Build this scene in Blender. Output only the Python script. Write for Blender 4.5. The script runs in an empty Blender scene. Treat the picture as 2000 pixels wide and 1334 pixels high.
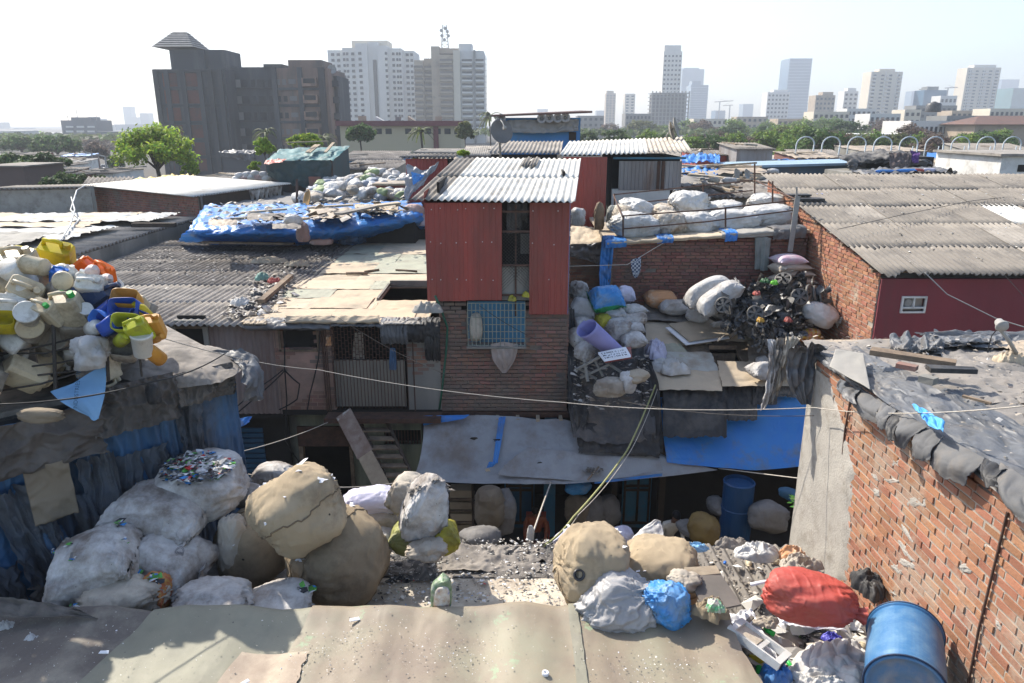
import bpy,math,random
from math import sin,cos,pi,radians as R,sqrt,atan2
from mathutils import Vector,Matrix,noise
random.seed(7)
SC=bpy.context.scene
COL=SC.collection
F,CU,CV,H,TH=1420.0,1000.0,667.0,9.0,R(16.7)
CS,SN=cos(TH),sin(TH)
def P(u,v,t=None,z=None,Y=None,X=None):
 a=(u-CU)/F;b=(CV-v)/F
 dy=CS+b*SN;dz=-SN+b*CS
 if z is not None:t=(z-H)/dz
 elif Y is not None:t=Y/dy
 elif X is not None:t=X/a
 return Vector((a*t,dy*t,H+dz*t))
def V(*a):return Vector(a)
def rnd(a,b):return random.uniform(a,b)
def nz(p,s=1.0):return noise.noise(Vector(p)*s)
def Mx(loc=(0,0,0),rx=0,ry=0,rz=0,s=1.0):
 return Matrix.Translation(Vector(loc)) @ Matrix.Rotation(rz,4,'Z') @ Matrix.Rotation(ry,4,'Y') @ Matrix.Rotation(rx,4,'X') @ Matrix.Scale(s,4)
def frame(o,x,z=(0,0,1)):
 """matrix with origin o, local x along x, local z near z"""
 x=Vector(x).normalized();z=Vector(z);y=z.cross(x).normalized();z=x.cross(y)
 m=Matrix.Identity(4)
 for i in range(3):m[i][0],m[i][1],m[i][2],m[i][3]=x[i],y[i],z[i],o[i]
 return m
class MB:
 def __init__(s,T=None):s.v=[];s.f=[];s.T=T;s.mi=[];s.m=0
 def p(s,q):
  q=Vector(q)
  if s.T is not None:q=s.T @ q
  s.v.append(q);return len(s.v)-1
 def face(s,ids):s.f.append(tuple(ids));s.mi.append(s.m)
 def poly(s,pts):s.face([s.p(q) for q in pts])
 def hexa(s,q):
  i=[s.p(x) for x in q]
  for a in ((0,3,2,1),(4,5,6,7),(0,1,5,4),(1,2,6,5),(2,3,7,6),(3,0,4,7)):s.face([i[k] for k in a])
 def box(s,x0,x1,y0,y1,z0,z1):
  s.hexa([(x0,y0,z0),(x1,y0,z0),(x1,y1,z0),(x0,y1,z0),(x0,y0,z1),(x1,y0,z1),(x1,y1,z1),(x0,y1,z1)])
 def cbox(s,c,d):s.box(c[0]-d[0]/2,c[0]+d[0]/2,c[1]-d[1]/2,c[1]+d[1]/2,c[2]-d[2]/2,c[2]+d[2]/2)
 def rbox(s,c,d,b=0.1):
  """box with chamfered vertical edges and softened top"""
  w,h,t=d[0]/2,d[1]/2,d[2]
  out=[]
  for k,(sc,z) in enumerate(((1-b*.6,0),(1,b*.4),(1,1-b*.4),(1-b*.6,1))):
   r=[]
   for sx,sy in ((-1,-1),(1,-1),(1,1),(-1,1)):
    for q in ((0,1),(1,0)) if sx*sy>0 else ((1,0),(0,1)):
     r.append(s.p((c[0]+sx*w*(1-b*q[0]*2)*sc,c[1]+sy*h*(1-b*q[1]*2)*sc,c[2]-t/2+t*z)))
   out.append(r)
  for a,bb in zip(out,out[1:]):
   for i in range(8):s.face((a[i],a[(i+1) % 8],bb[(i+1) % 8],bb[i]))
  s.face(out[0][::-1]);s.face(out[-1])
 def tube(s,pts,r,n=6,r2=None,caps=True):
  pts=[Vector(q) for q in pts];rings=[];m=len(pts)
  up=None
  for k,q in enumerate(pts):
   d=(pts[min(k+1,m-1)]-pts[max(k-1,0)]).normalized()
   if up is None:up=Vector((0,0,1)) if abs(d.z)<.9 else Vector((1,0,0))
   x=up.cross(d)
   if x.length<1e-5:x=Vector((1,0,0)).cross(d)
   x.normalize();y=d.cross(x);up=y
   rr=r if r2 is None else r+(r2-r)*k/(m-1)
   if callable(r):rr=r(k/(m-1))
   rings.append([s.p(q+x*cos(2*pi*i/n)*rr+y*sin(2*pi*i/n)*rr) for i in range(n)])
  for a,b in zip(rings,rings[1:]):
   for i in range(n):s.face((a[i],a[(i+1) % n],b[(i+1) % n],b[i]))
  if caps:s.face(rings[0][::-1]);s.face(rings[-1])
 def lathe(s,prof,n=24,c=(0,0,0),capb=True,capt=True):
  rings=[[s.p((c[0]+r*cos(2*pi*i/n),c[1]+r*sin(2*pi*i/n),c[2]+z)) for i in range(n)] for r,z in prof]
  for a,b in zip(rings,rings[1:]):
   for i in range(n):s.face((a[i],a[(i+1) % n],b[(i+1) % n],b[i]))
  if capb:s.face(rings[0][::-1])
  if capt:s.face(rings[-1])
 def grid(s,nu,nv,fn,closeu=False):
  g=[[s.p(fn(i/nu,j/nv)) for i in range(nu if closeu else nu+1)] for j in range(nv+1)]
  for j in range(nv):
   for i in range(nu):
    i2=(i+1) % nu if closeu else i+1
    s.face((g[j][i],g[j][i2],g[j+1][i2],g[j+1][i]))
  return g
 def prism(s,poly,z0,z1):
  a=[s.p((x,y,z0)) for x,y in poly];b=[s.p((x,y,z1)) for x,y in poly];n=len(poly)
  for i in range(n):s.face((a[i],a[(i+1) % n],b[(i+1) % n],b[i]))
  s.face(a[::-1]);s.face(b)
 def wall(s,w,h,th,holes=(),x0=0,z0=0):
  """vertical slab, local x along, y 0..th, z up, with rectangular holes (x0,x1,z0,z1)"""
  xs=sorted({x0,x0+w,*[q for o in holes for q in o[:2]]});zs=sorted({z0,z0+h,*[q for o in holes for q in o[2:4]]})
  xs=[x for x in xs if x0 <= x <= x0+w];zs=[z for z in zs if z0 <= z <= z0+h]
  def full(i,j):
   if i<0 or j<0 or i >= len(xs)-1 or j >= len(zs)-1:return False
   cx=(xs[i]+xs[i+1])/2;cz=(zs[j]+zs[j+1])/2
   return not any(a<cx<b and c<cz<d for a,b,c,d in holes)
  for i in range(len(xs)-1):
   for j in range(len(zs)-1):
    if not full(i,j):continue
    a,b,c,d=xs[i],xs[i+1],zs[j],zs[j+1]
    s.poly([(a,0,c),(b,0,c),(b,0,d),(a,0,d)]);s.poly([(b,th,c),(a,th,c),(a,th,d),(b,th,d)])
    if not full(i-1,j):s.poly([(a,th,c),(a,0,c),(a,0,d),(a,th,d)])
    if not full(i+1,j):s.poly([(b,0,c),(b,th,c),(b,th,d),(b,0,d)])
    if not full(i,j-1):s.poly([(a,th,c),(b,th,c),(b,0,c),(a,0,c)])
    if not full(i,j+1):s.poly([(a,0,d),(b,0,d),(b,th,d),(a,th,d)])
def wm(o):
 m=o.matrix_basis.copy()
 return wm(o.parent) @ m if o.parent else m
def mk(name,mb,mat,parent=None,smooth=False,local=False,loc=None,solid=0):
 """link a mesh object; mb is in world coordinates unless local"""
 me=bpy.data.meshes.new(name)
 vs=mb.v
 if loc is None and parent is None and not local and vs:
  n=len(vs);loc=Vector((sum(q.x for q in vs)/n,sum(q.y for q in vs)/n,min(q.z for q in vs)))
 if not local:
  inv=(wm(parent).inverted() if parent else Matrix.Translation(-Vector(loc)))
  vs=[inv @ q for q in vs]
 me.from_pydata([tuple(q) for q in vs],[],mb.f)
 mats=mat if isinstance(mat,(list,tuple)) else [mat]
 for m in mats:me.materials.append(m)
 if len(mats)>1:me.polygons.foreach_set('material_index',mb.mi)
 if smooth:me.polygons.foreach_set('use_smooth',[True]*len(me.polygons))
 me.update()
 o=bpy.data.objects.new(name,me);COL.objects.link(o)
 if loc is not None and parent is None:o.location=loc
 if parent:o.parent=parent
 if solid:
  md=o.modifiers.new('thick','SOLIDIFY');md.thickness=solid;md.offset=0
 return o
def tag(o,label=None,cat=None,group=None,kind=None):
 if label:o['label']=label
 if cat:o['category']=cat;o['kind']=kind or 'thing'
 if group:o['group']=group
 if kind:o['kind']=kind
 return o
def thing(name,label,cat,loc=(0,0,0),group=None,M=None):
 o=bpy.data.objects.new(name,None);COL.objects.link(o);o.empty_display_size=.1
 if M is not None:o.matrix_basis=M
 else:o.location=loc
 return tag(o,label,cat,group)
def one(name,mb,mat,label,cat,group=None,smooth=False,solid=0,loc=None):
 return tag(mk(name,mb,mat,smooth=smooth,solid=solid,loc=loc),label,cat,group)
KIDS={}
def copytree(o,M,label=None,group=None,mat=None,src=None):
 c=o.copy();COL.objects.link(c);c.matrix_basis=M
 if label:c['label']=label
 if group:c['group']=group
 def rec(a,b):
  for ch in KIDS.get(a.name) or KIDS.setdefault(a.name,[x for x in bpy.data.objects if x.parent==a]):
   d=ch.copy();COL.objects.link(d);d.parent=b;rec(ch,d)
 rec(o,c)
 return c
def hexc(h):
 h=h.lstrip('#');r=[int(h[i:i+2],16)/255 for i in (0,2,4)]
 return tuple((x/12.92 if x <= .04045 else ((x+.055)/1.055) ** 2.4) for x in r)+(1,)
def col(c):
 if isinstance(c,str):return hexc(c)
 return tuple(c)[:3]+(1,)
MATS={}
def M(name,c1,c2=None,sc=2.0,rough=.85,bump=.3,bs=18.0,dirt=None,da=.5,ds=1.2,isl=0.0,islh=0.0,metal=0.0,spec=.3,spots=None,ss=30.0,sa=.1,
  weave=0.0,streak=False,trans=0.0,bdist=.01,wear=None,coat=0.0,wr=0.0,ws=3.2):
 m=bpy.data.materials.new(name);m.use_nodes=True;nt=m.node_tree;n=nt.nodes;L=nt.links
 b=n['Principled BSDF'];b.inputs['Roughness'].default_value=rough;b.inputs['Metallic'].default_value=metal
 b.inputs['Specular IOR Level'].default_value=spec
 if coat:b.inputs['Coat Weight'].default_value=coat
 tc=n.new('ShaderNodeTexCoord');oi=n.new('ShaderNodeObjectInfo')
 ml=n.new('ShaderNodeVectorMath');ml.operation='MULTIPLY_ADD'
 cb=n.new('ShaderNodeCombineXYZ')
 for k in range(3):L.new(oi.outputs['Random'],cb.inputs[k])
 L.new(cb.outputs[0],ml.inputs[0]);ml.inputs[1].default_value=(37,53,71);L.new(tc.outputs['Object'],ml.inputs[2])
 co=ml.outputs[0]
 if streak:
  mp=n.new('ShaderNodeMapping');mp.inputs['Scale'].default_value=(1,1,.18);L.new(co,mp.inputs[0]);cs=mp.outputs[0]
 else:cs=co
 def nse(s,d=5,src=co,ro=.6):
  q=n.new('ShaderNodeTexNoise');q.inputs['Scale'].default_value=s;q.inputs['Detail'].default_value=d;q.inputs['Roughness'].default_value=ro
  L.new(src,q.inputs['Vector']);return q.outputs['Fac']
 def ramp(src,a,bb):
  q=n.new('ShaderNodeMapRange');q.inputs['From Min'].default_value=a;q.inputs['From Max'].default_value=bb;L.new(src,q.inputs['Value']);return q.outputs[0]
 def mix(fac,a,bb):
  q=n.new('ShaderNodeMix');q.data_type='RGBA'
  if isinstance(fac,float):q.inputs['Factor'].default_value=fac
  else:L.new(fac,q.inputs['Factor'])
  for src,idx in ((a,6),(bb,7)):
   if isinstance(src,tuple):q.inputs[idx].default_value=src
   else:L.new(src,q.inputs[idx])
  return q.outputs[2]
 c1=col(c1);c2=col(c2) if c2 else tuple(x*.7 for x in c1[:3])+(1,)
 cc=mix(ramp(nse(sc,6,cs),.35,.65),c1,c2)
 if isl or islh:
  g=n.new('ShaderNodeNewGeometry');hs=n.new('ShaderNodeHueSaturation')
  mr=n.new('ShaderNodeMapRange');mr.inputs['To Min'].default_value=1-isl;mr.inputs['To Max'].default_value=1+isl*.8
  L.new(g.outputs['Random Per Island'],mr.inputs[0]);L.new(mr.outputs[0],hs.inputs['Value'])
  if islh:
   m2=n.new('ShaderNodeMath');m2.operation='MULTIPLY';m2.inputs[1].default_value=7.31;m3=n.new('ShaderNodeMath');m3.operation='FRACT'
   m4=n.new('ShaderNodeMapRange');m4.inputs['To Min'].default_value=.5-islh;m4.inputs['To Max'].default_value=.5+islh
   L.new(g.outputs['Random Per Island'],m2.inputs[0]);L.new(m2.outputs[0],m3.inputs[0]);L.new(m3.outputs[0],m4.inputs[0]);L.new(m4.outputs[0],hs.inputs['Hue'])
  L.new(cc,hs.inputs['Color']);cc=hs.outputs[0]
 if dirt:
  d=ramp(nse(ds,8,cs,.68),.62-da*.3,.72-da*.1);cc=mix(d,cc,col(dirt))
 if wear:
  d=ramp(nse(ds*2.3,9,co,.75),.6,.64);cc=mix(d,cc,col(wear))
 if spots:
  vo=n.new('ShaderNodeTexVoronoi');vo.inputs['Scale'].default_value=ss;L.new(co,vo.inputs['Vector'])
  cc=mix(ramp(vo.outputs['Distance'],sa,sa*.6),cc,col(spots))
 L.new(cc,b.inputs['Base Color'])
 if bump:
  bp=n.new('ShaderNodeBump');bp.inputs['Strength'].default_value=bump;bp.inputs['Distance'].default_value=bdist
  hsrc=nse(bs,6)
  if weave:
   wv=n.new('ShaderNodeTexWave');wv.inputs['Scale'].default_value=weave;wv.inputs['Distortion'].default_value=1.5;L.new(co,wv.inputs['Vector'])
   ad=n.new('ShaderNodeMath');ad.operation='ADD';L.new(hsrc,ad.inputs[0]);L.new(wv.outputs['Fac'],ad.inputs[1]);hsrc=ad.outputs[0]
  L.new(hsrc,bp.inputs['Height']);L.new(bp.outputs[0],b.inputs['Normal'])
  if wr:   
   prev=bp
   for s_,d_,sq in ((ws*.8,.05,(.45,1.5,1.1)),(ws*1.8,.02,(1.7,.55,.9))):
    mp=n.new('ShaderNodeMapping');mp.inputs['Scale'].default_value=sq;L.new(co,mp.inputs[0])
    q=n.new('ShaderNodeTexNoise');q.noise_type='RIDGED_MULTIFRACTAL';q.inputs['Scale'].default_value=s_;q.inputs['Detail'].default_value=1.5;q.inputs['Distortion'].default_value=.9;q.inputs['Lacunarity'].default_value=2.2
    L.new(mp.outputs[0],q.inputs['Vector']);b2=n.new('ShaderNodeBump');b2.inputs['Strength'].default_value=wr;b2.inputs['Distance'].default_value=d_
    L.new(q.outputs['Fac'],b2.inputs['Height']);L.new(b2.outputs[0],prev.inputs['Normal']);prev=b2
  rr=n.new('ShaderNodeMapRange');rr.inputs['To Min'].default_value=max(0,rough-.12);rr.inputs['To Max'].default_value=min(1,rough+.12)
  L.new(hsrc,rr.inputs[0]);L.new(rr.outputs[0],b.inputs['Roughness'])
 if trans:
  tr=n.new('ShaderNodeBsdfTranslucent');L.new(cc,tr.inputs[0]);mx=n.new('ShaderNodeMixShader');mx.inputs[0].default_value=trans
  L.new(b.outputs[0],mx.inputs[1]);L.new(tr.outputs[0],mx.inputs[2]);L.new(mx.outputs[0],n['Material Output'].inputs[0])
 MATS[name]=m
 return m
def lerp(a,b,t):return a+(b-a)*t
def ctrl(g,su,sv):
 """smooth interpolation of a control net g[row][col]"""
 nr,nc=len(g)-1,len(g[0])-1
 def cr(p,x):
  n=len(p)-1;i=min(int(x*n),n-1);t=x*n-i
  p0,p1,p2,p3=p[max(i-1,0)],p[i],p[i+1],p[min(i+2,n)]
  return .5*((2*p1)+(p2-p0)*t+(2*p0-5*p1+4*p2-p3)*t*t+(3*p1-p0-3*p2+p3)*t ** 3)
 rows=[cr(r,su) for r in g] if nc else [r[0] for r in g]
 return cr(rows,sv)
def cloth_mb(g,res=(40,30),amp=.03,fu=8,fv=2,rag=.03,seed=0,crin=.012,mb=None):
 """draped sheet through control net: long folds (fu,fv per unit param), crinkles, ragged edges"""
 mb=mb or MB();g=[[Vector(q) for q in r] for r in g]
 o=Vector((seed*3.7,seed*1.3,seed))
 def fn(a,b):
  aa=lerp(rag*(.5+.9*abs(noise.noise((b*7,seed,1)))),1-rag*(.5+.9*abs(noise.noise((b*7,seed,2)))),a) if rag else a
  bb=lerp(rag*.5*abs(noise.noise((a*9,seed,3))),1-rag*(.5+1.6*noise.noise((a*11,seed,4))+.5*noise.noise((a*37,seed,5))),b) if rag else b
  e=1e-3
  q=ctrl(g,min(max(aa,0),1),min(max(bb,0),1))
  qa=ctrl(g,min(aa+.02,1),bb)-ctrl(g,max(aa-.02,0),bb);qb=ctrl(g,aa,min(bb+.02,1))-ctrl(g,aa,max(bb-.02,0))
  nrm=qa.cross(qb)
  if nrm.length>1e-9:nrm.normalize()
  f=noise.noise(Vector((a*fu,b*fv,0))+o);f2=noise.noise(Vector((a*fu*2.3,b*fv*2.1,4))+o)
  d=amp*1.1*(1-2.4*abs(f))+amp*.35*f2
  if crin:
   w=q+Vector((noise.noise(q*2.3+o),noise.noise(q*2.3-o),0))*.25
   d += crin*1.3*ridge(w*2.6+o,5,.3)+crin*.7*ridge(Vector((w.x*8,w.y*3.5,w.z*5))+o,5,.3)
  return q+nrm*d
 mb.grid(res[0],res[1],fn);return mb
def ridge(q,k=5.0,c=.35):return max(0.0,1-k*abs(noise.noise(q)))-c
def sack_mb(rx,ry,rz,seed=0,n=2.5,amp=.08,cre=.035,res=(64,36),pleat=.0,flat=.75,corner=0.0,pil=0.0,M4=None):
 """stuffed sack. pil>0: pillow with flat stitched ends and ears; pleat>0: gathered mouth on +x"""
 mb=MB(M4);o=Vector((seed*2.13,seed*.71,seed*1.9));pil=pil or (.8 if corner else 0)
 def fn(a,b):
  th=pi*b;ph=2*pi*a
  d=Vector((cos(th),sin(th)*cos(ph),sin(th)*sin(ph)))
  wp=Vector((noise.noise(d*2.1+o),noise.noise(d*2.1-o),noise.noise(d*2.3+o*2)))*.55
  e=d+wp
  k=1+amp*noise.noise(d*1.3+o)*1.6
  X0=abs(d.x);k += cre*(.35+1.5*X0 ** 3)*ridge(Vector((e.x*.9,e.y*3.4,e.z*3.4))+o,4,.35)+cre*.75*ridge(Vector((e.x*2.4+e.y*1.1,e.y*1.3-e.x,e.z*1.6))+o*2,4.5,.35)+cre*.3*X0*ridge(Vector((e.x*2,e.y*8,e.z*8))+o,4,.3)
  if pil:
   x=cos(th);x=(abs(x) ** .62)*(1 if x>0 else -1);X=abs(x)
   wy=1-.10*(1-X ** 2)+.10*X ** 6;hz=max(0,(1-X ** 3.2)) ** .55
   c,s=cos(ph),sin(ph);cy=(abs(c) ** (.75))*(1 if c>0 else -1);sz=(abs(s) ** (1.0+.25*X))*(1 if s>0 else -1)
   gath=cre*1.6*X ** 4*ridge(Vector((x*1.1,ph*0+c*6,s*3))+o,4,.3)
   return Vector((x*rx*(1+.05*noise.noise((c*2,s*2,seed))),cy*ry*wy*(1+(k-1)*.8),sz*rz*(hz+gath)*k-.08*rz*X ** 4))
  nn=n+.6*noise.noise(o)
  r=(abs(d.x) ** nn+abs(d.y) ** nn+abs(d.z) ** nn+1e-9) ** (-1/nn)
  if pleat:
   g=math.exp(-(th/.8) ** 2);k += pleat*g*(ridge(Vector((cos(ph)*3.2,sin(ph)*3.2,th*.8))+o,4,.4)+.5*sin(ph*9+3*noise.noise(o+d)));k *= 1-.3*math.exp(-(th/.22) ** 2)
  q=Vector((d.x*rx,d.y*ry,d.z*rz))*r*k
  if q.z<-rz*flat:q.z=-rz*flat+(q.z+rz*flat)*.15
  return q
 mb.grid(res[0],res[1],fn,closeu=True)
 return mb
def crumple_mb(rx,ry,h,seed=0,res=(72,26)):
 """cloth dropped in a heap: irregular outline, sharp folds"""
 mb=MB();o=Vector((seed*1.7,seed*.9,seed*2.3))
 def fn(a,b):
  ph=2*pi*a;c,s=cos(ph),sin(ph);R0=1+.42*noise.noise(Vector((c*1.2,s*1.2,0))+o)+.2*noise.noise(Vector((c*3.5,s*3.5,2))+o)+.08*noise.noise(Vector((c*9,s*9,2))+o)
  x,y=c*b*R0,s*b*R0;w=Vector((x,y,0))*1.4+o;w += Vector((noise.noise(w),noise.noise(w+V(5,1,2)),0))*.8
  g=min(1,.38*(rx+ry)/max(h,.01)*.5);env=sqrt(max(0,1-b ** 2.4));f=lerp(.85,.55,g)+.5*g*noise.noise(w*.8)+.65*g*ridge(w*1.2,3.2,.3)+.3*g*ridge(w*2.8,3.5,.3)
  return Vector((x*rx,y*ry,h*(env*f*1.3-.25*(1-env)-.25)))
 mb.grid(res[0],res[1],fn,closeu=True);return mb
NSACK=[0]
def sack(u,v,t,wpx,hpx,mat,label,ry=None,seams=(),rz=0,tilt=0,roll=0,name='sack',cat='sack',group=None,neck=None,parts=None,pos=None,**kw):
 """a stuffed sack centred on the photo point (u,v) at depth t; size in photo pixels at that depth"""
 NSACK[0] += 1;k=t/F
 rx,rzz=wpx*k/2,hpx*k/2
 ry=ry if ry is not None else min(rx,rzz*1.2)
 q=P(u,v,t=t) if pos is None else Vector(pos)
 M4=Mx(q,roll,tilt,rz)
 kw.setdefault('seed',NSACK[0]*1.7);kw.setdefault('cre',.06);kw.setdefault('res',(72,44))
 mb=sack_mb(rx,ry,rzz,**kw)
 mb.v=[M4 @ x for x in mb.v]
 base=Vector((q.x,q.y,min(x.z for x in mb.v)))
 if neck is None and not parts and not seams:
  return one(name,mb,mat,label,cat,group,smooth=True,loc=base)
 T=thing(name,label,cat,base,group)
 mk('body',mb,mat,T,smooth=True)
 nu,nv=kw.get('res',(64,36))
 for f in seams:   
  i=int(f*nu) % nu;pts=[mb.v[j*nu+(i+int(1.5*sin(j*.3))) % nu] for j in range(2,nv-1)];pts=[p+(p-q).normalized()*.004 for p in pts]
  sb=MB();sb.tube(pts,.009,5);mk('seam',sb,m_seam,T,smooth=True)
 if neck:   
  nl,nr=neck
  nb=MB(M4 @ Matrix.Translation((rx*.8,0,0)))
  def nf(a,b):
   ph=2*pi*a;rr=nr*(.75-.6*sin(min(1,b*2.2)*pi/2)+1.5*max(0,b-.42))*(1+.3*sin(ph*7+b*3));return (nl*b*1.0,rr*cos(ph),rr*sin(ph)+.25*nl*b*b)
  nb.grid(28,10,nf,closeu=True)
  mk('tied_neck',nb,mat,T,smooth=True)
 if parts:parts(T,M4,rx,ry,rzz)
 return T
def corr_mb(O,U,W,Vv,Ln,pitch=.146,amp=.026,nw=8,rows=5,sag=.0,mb=None,phase=0,lift=0,seed=0,jag=0.0):
 """corrugated sheet: origin O, across U*W, along Vv*Ln"""
 mb=mb or MB();U=Vector(U).normalized();Vv=Vector(Vv).normalized();N=U.cross(Vv).normalized()
 if N.z<0 and abs(N.z)>.05:N=-N
 nu=max(4,int(W/pitch*nw));O=Vector(O)
 def fn(a,b):
  x=a*W;l=Ln*b
  if jag and b==0:l -= jag*noise.noise((x*3,seed,0))
  return O+U*x+Vv*l+N*(amp*sin(2*pi*x/pitch+phase)-sag*4*b*(1-b)+lift*(1-b)+.01*noise.noise((x*.8,b*2,seed)))
 mb.grid(nu,rows,fn);return mb
def rib_mb(O,U,W,Vv,Ln,pitch=.2,amp=.025,mb=None,rows=2):
 mb=mb or MB();U=Vector(U).normalized();Vv=Vector(Vv).normalized();N=U.cross(Vv).normalized();O=Vector(O)
 xs=[];x=0
 while x<W:
  for d,h in ((0,0),(.3,0),(.42,1),(.58,1),(.7,0)):xs.append((min(x+d*pitch,W),h))
  x += pitch
 g=[[mb.p(O+U*x+Vv*Ln*j/rows+N*amp*h) for x,h in xs] for j in range(rows+1)]
 for j in range(rows):
  for i in range(len(xs)-1):mb.face((g[j][i],g[j][i+1],g[j+1][i+1],g[j+1][i]))
 return mb
def bricks_mb(O,U,N,W,z0,z1,top=None,keep=None,L=.225,h=.072,mo=.014,proud=.012,jit=.006,seed=0,mb=None):
 """individual bricks laid in running bond on plane O + U*x, z up, outward N"""
 mb=mb or MB();rg=random.Random(seed);U=Vector(U).normalized();N=Vector(N).normalized();O=Vector(O);Z=Vector((0,0,1))
 zz=z0;r=0
 while zz<z1:
  x=-(r % 2)*(L+mo)/2-rg.uniform(0,.04)
  while x<W:
   l=L*rg.uniform(.93,1.04);a,b=max(x,0),min(x+l,W)
   cx=(a+b)/2;tp=top(cx) if top else 1e9
   if b-a>.04 and zz+h*.6<tp and (keep is None or keep(cx,zz)) and rg.random()>.006:
    pr=proud+rg.uniform(-jit,jit)*1.4;w=rg.uniform(-.003,.003);t1=rg.uniform(-jit,jit)*.9;hh=h*rg.uniform(.93,1.05)
    q=[O+U*xx+Z*(z+(w if xx==a else -w))+N*nn for nn in (-.03,0) for xx,z in ((a,zz),(b,zz),(b,zz+hh),(a,zz+hh))]
    for k in range(4,8):q[k] += N*(pr+(t1 if k in (4,7) else -t1))+U*(.003 if k in (4,7) else -.003)+Z*(.002 if k<6 else -.002)
    i=[mb.p(y) for y in q]
    for f in ((4,5,6,7),(0,1,5,4),(1,2,6,5),(2,3,7,6),(3,0,4,7)):mb.face([i[k] for k in f])
   x += l+mo*rg.uniform(.8,1.3)
  zz += h+mo*rg.uniform(.85,1.15);r += 1
 return mb
def litter_mb(n,place,smin=.02,smax=.08,seed=0,mb=None):
 """scraps: bent little quads and chips at points place(rg)->Vector"""
 mb=mb or MB();rg=random.Random(seed)
 for _ in range(n):
  c=place(rg)
  if c is None:continue
  s=smin+(smax-smin)*rg.random() ** 2.5;a=rg.uniform(0,pi);e=rg.uniform(.3,1)
  x=Vector((cos(a),sin(a),rg.uniform(-.4,.4)))*s;y=Vector((-sin(a),cos(a),rg.uniform(-.4,.4)))*s*e
  z=Vector((0,0,rg.uniform(.1,.6)*s))
  i=[mb.p(c-x-y*.6+z*rg.random()),mb.p(c+x*rg.uniform(.6,1)-y+z*rg.random()),mb.p(c+x+y*rg.uniform(.4,1)),mb.p(c-x*rg.uniform(.4,1)+y+z),mb.p(c+z*1.4)]
  for q in ((0,1,4),(1,2,4),(2,3,4),(3,0,4)):mb.face([i[k] for k in q])
 return mb
def wire(name,pts,r,mat,label,sag=0,cat='cable',group=None,n=5):
 pts=[Vector(q) for q in pts];out=[]
 for k in range(len(pts)-1):
  for i in range(14):
   t=i/14;q=pts[k].lerp(pts[k+1],t);q.z -= sag*4*t*(1-t);out.append(q)
 out.append(pts[-1]);mb=MB();mb.tube(out,r,n)
 return one(name,mb,mat,label,cat,group,smooth=True)
m_brick=M('brick',(.32,.145,.085),(.37,.18,.105),sc=4,isl=.24,islh=.010,bump=.7,bs=40,rough=.9,dirt=(.36,.29,.225),da=.45,ds=1.7)
m_brick2=M('brick_orange',(.38,.18,.11),(.34,.15,.095),sc=3,isl=.25,islh=.012,bump=.6,bs=40,rough=.9,dirt=(.45,.35,.26),da=.2,ds=2)
m_brickold=M('brick_old',(.30,.145,.105),(.24,.155,.12),sc=1.6,isl=.22,islh=.015,bump=.7,bs=40,rough=.95,dirt=(.17,.15,.13),da=.75,ds=.9)
m_mortar=M('mortar',(.40,.35,.29),(.30,.26,.22),sc=6,bump=.8,bs=30,rough=.95)
m_mortard=M('mortar_dark',(.22,.19,.16),(.15,.13,.12),sc=6,bump=.8,bs=30,rough=.95)
m_cement=M('cement_render',(.42,.39,.345),(.34,.315,.28),sc=2.2,bump=.9,bs=38,rough=.95,dirt=(.25,.225,.19),da=.4,ds=2.6)
m_plasterg=M('plaster_grey',(.30,.285,.25),(.22,.21,.19),sc=1.2,bump=.5,bs=20,dirt=(.14,.135,.12),da=.6,ds=.8,streak=True)
m_pink=M('plaster_pink',(.40,.25,.20),(.30,.21,.17),sc=2.2,bump=.5,bs=20,dirt=(.20,.15,.12),da=.6,ds=1.4)
m_green=M('plaster_green',(.27,.30,.22),(.20,.22,.17),sc=2.0,bump=.5,bs=20,dirt=(.08,.08,.07),da=.7,ds=1.3,streak=True)
m_maroon=M('plaster_maroon',(.23,.052,.060),(.19,.048,.055),sc=1.3,bump=.25,bs=20,rough=.8,dirt=(.15,.06,.06),da=.4,ds=1.1,streak=True)
m_red=M('red_cladding',(.36,.065,.048),(.29,.056,.044),sc=1.2,rough=.55,bump=.12,bs=6,dirt=(.20,.055,.042),da=.55,ds=.9,streak=True,spec=.5)
m_asbw=M('asbestos_new',(.64,.62,.57),(.55,.53,.48),sc=1.2,rough=.9,bump=.3,bs=30,dirt=(.40,.37,.32),da=.35,ds=1.3)
m_asbg=M('asbestos_old',(.25,.225,.195),(.19,.17,.148),sc=1.0,rough=.95,bump=.5,bs=24,dirt=(.13,.12,.11),da=.5,ds=1.1,spots=(.5,.48,.45),ss=9,sa=.05)
m_asbd=M('asbestos_dark',(.26,.235,.21),(.15,.135,.12),sc=.9,rough=.95,bump=.6,bs=24,dirt=(.085,.075,.068),da=.7,ds=1.0,wear=(.36,.34,.32))
m_metalg=M('galv_sheet',(.34,.33,.33),(.24,.22,.215),sc=1.2,rough=.6,bump=.15,bs=10,metal=.3,dirt=(.17,.10,.07),da=.35,ds=1.0,streak=True)
m_metalp=M('rusty_sheet',(.29,.245,.235),(.22,.17,.155),sc=1.6,rough=.75,bump=.2,bs=12,dirt=(.14,.07,.05),da=.5,ds=1.1,streak=True)
m_bluem=M('blue_sheet',(.045,.19,.46),(.06,.22,.44),sc=1.2,rough=.5,bump=.1,bs=8,dirt=(.10,.17,.25),da=.4,ds=1.0,spec=.5)
m_tarpb=M('tarp_blue',(.035,.20,.62),(.05,.24,.60),sc=1.5,rough=.42,bump=.35,bs=12,dirt=(.14,.20,.30),da=.35,ds=1.8,spec=.5,trans=.12,bdist=.02,wr=0.45)
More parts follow.
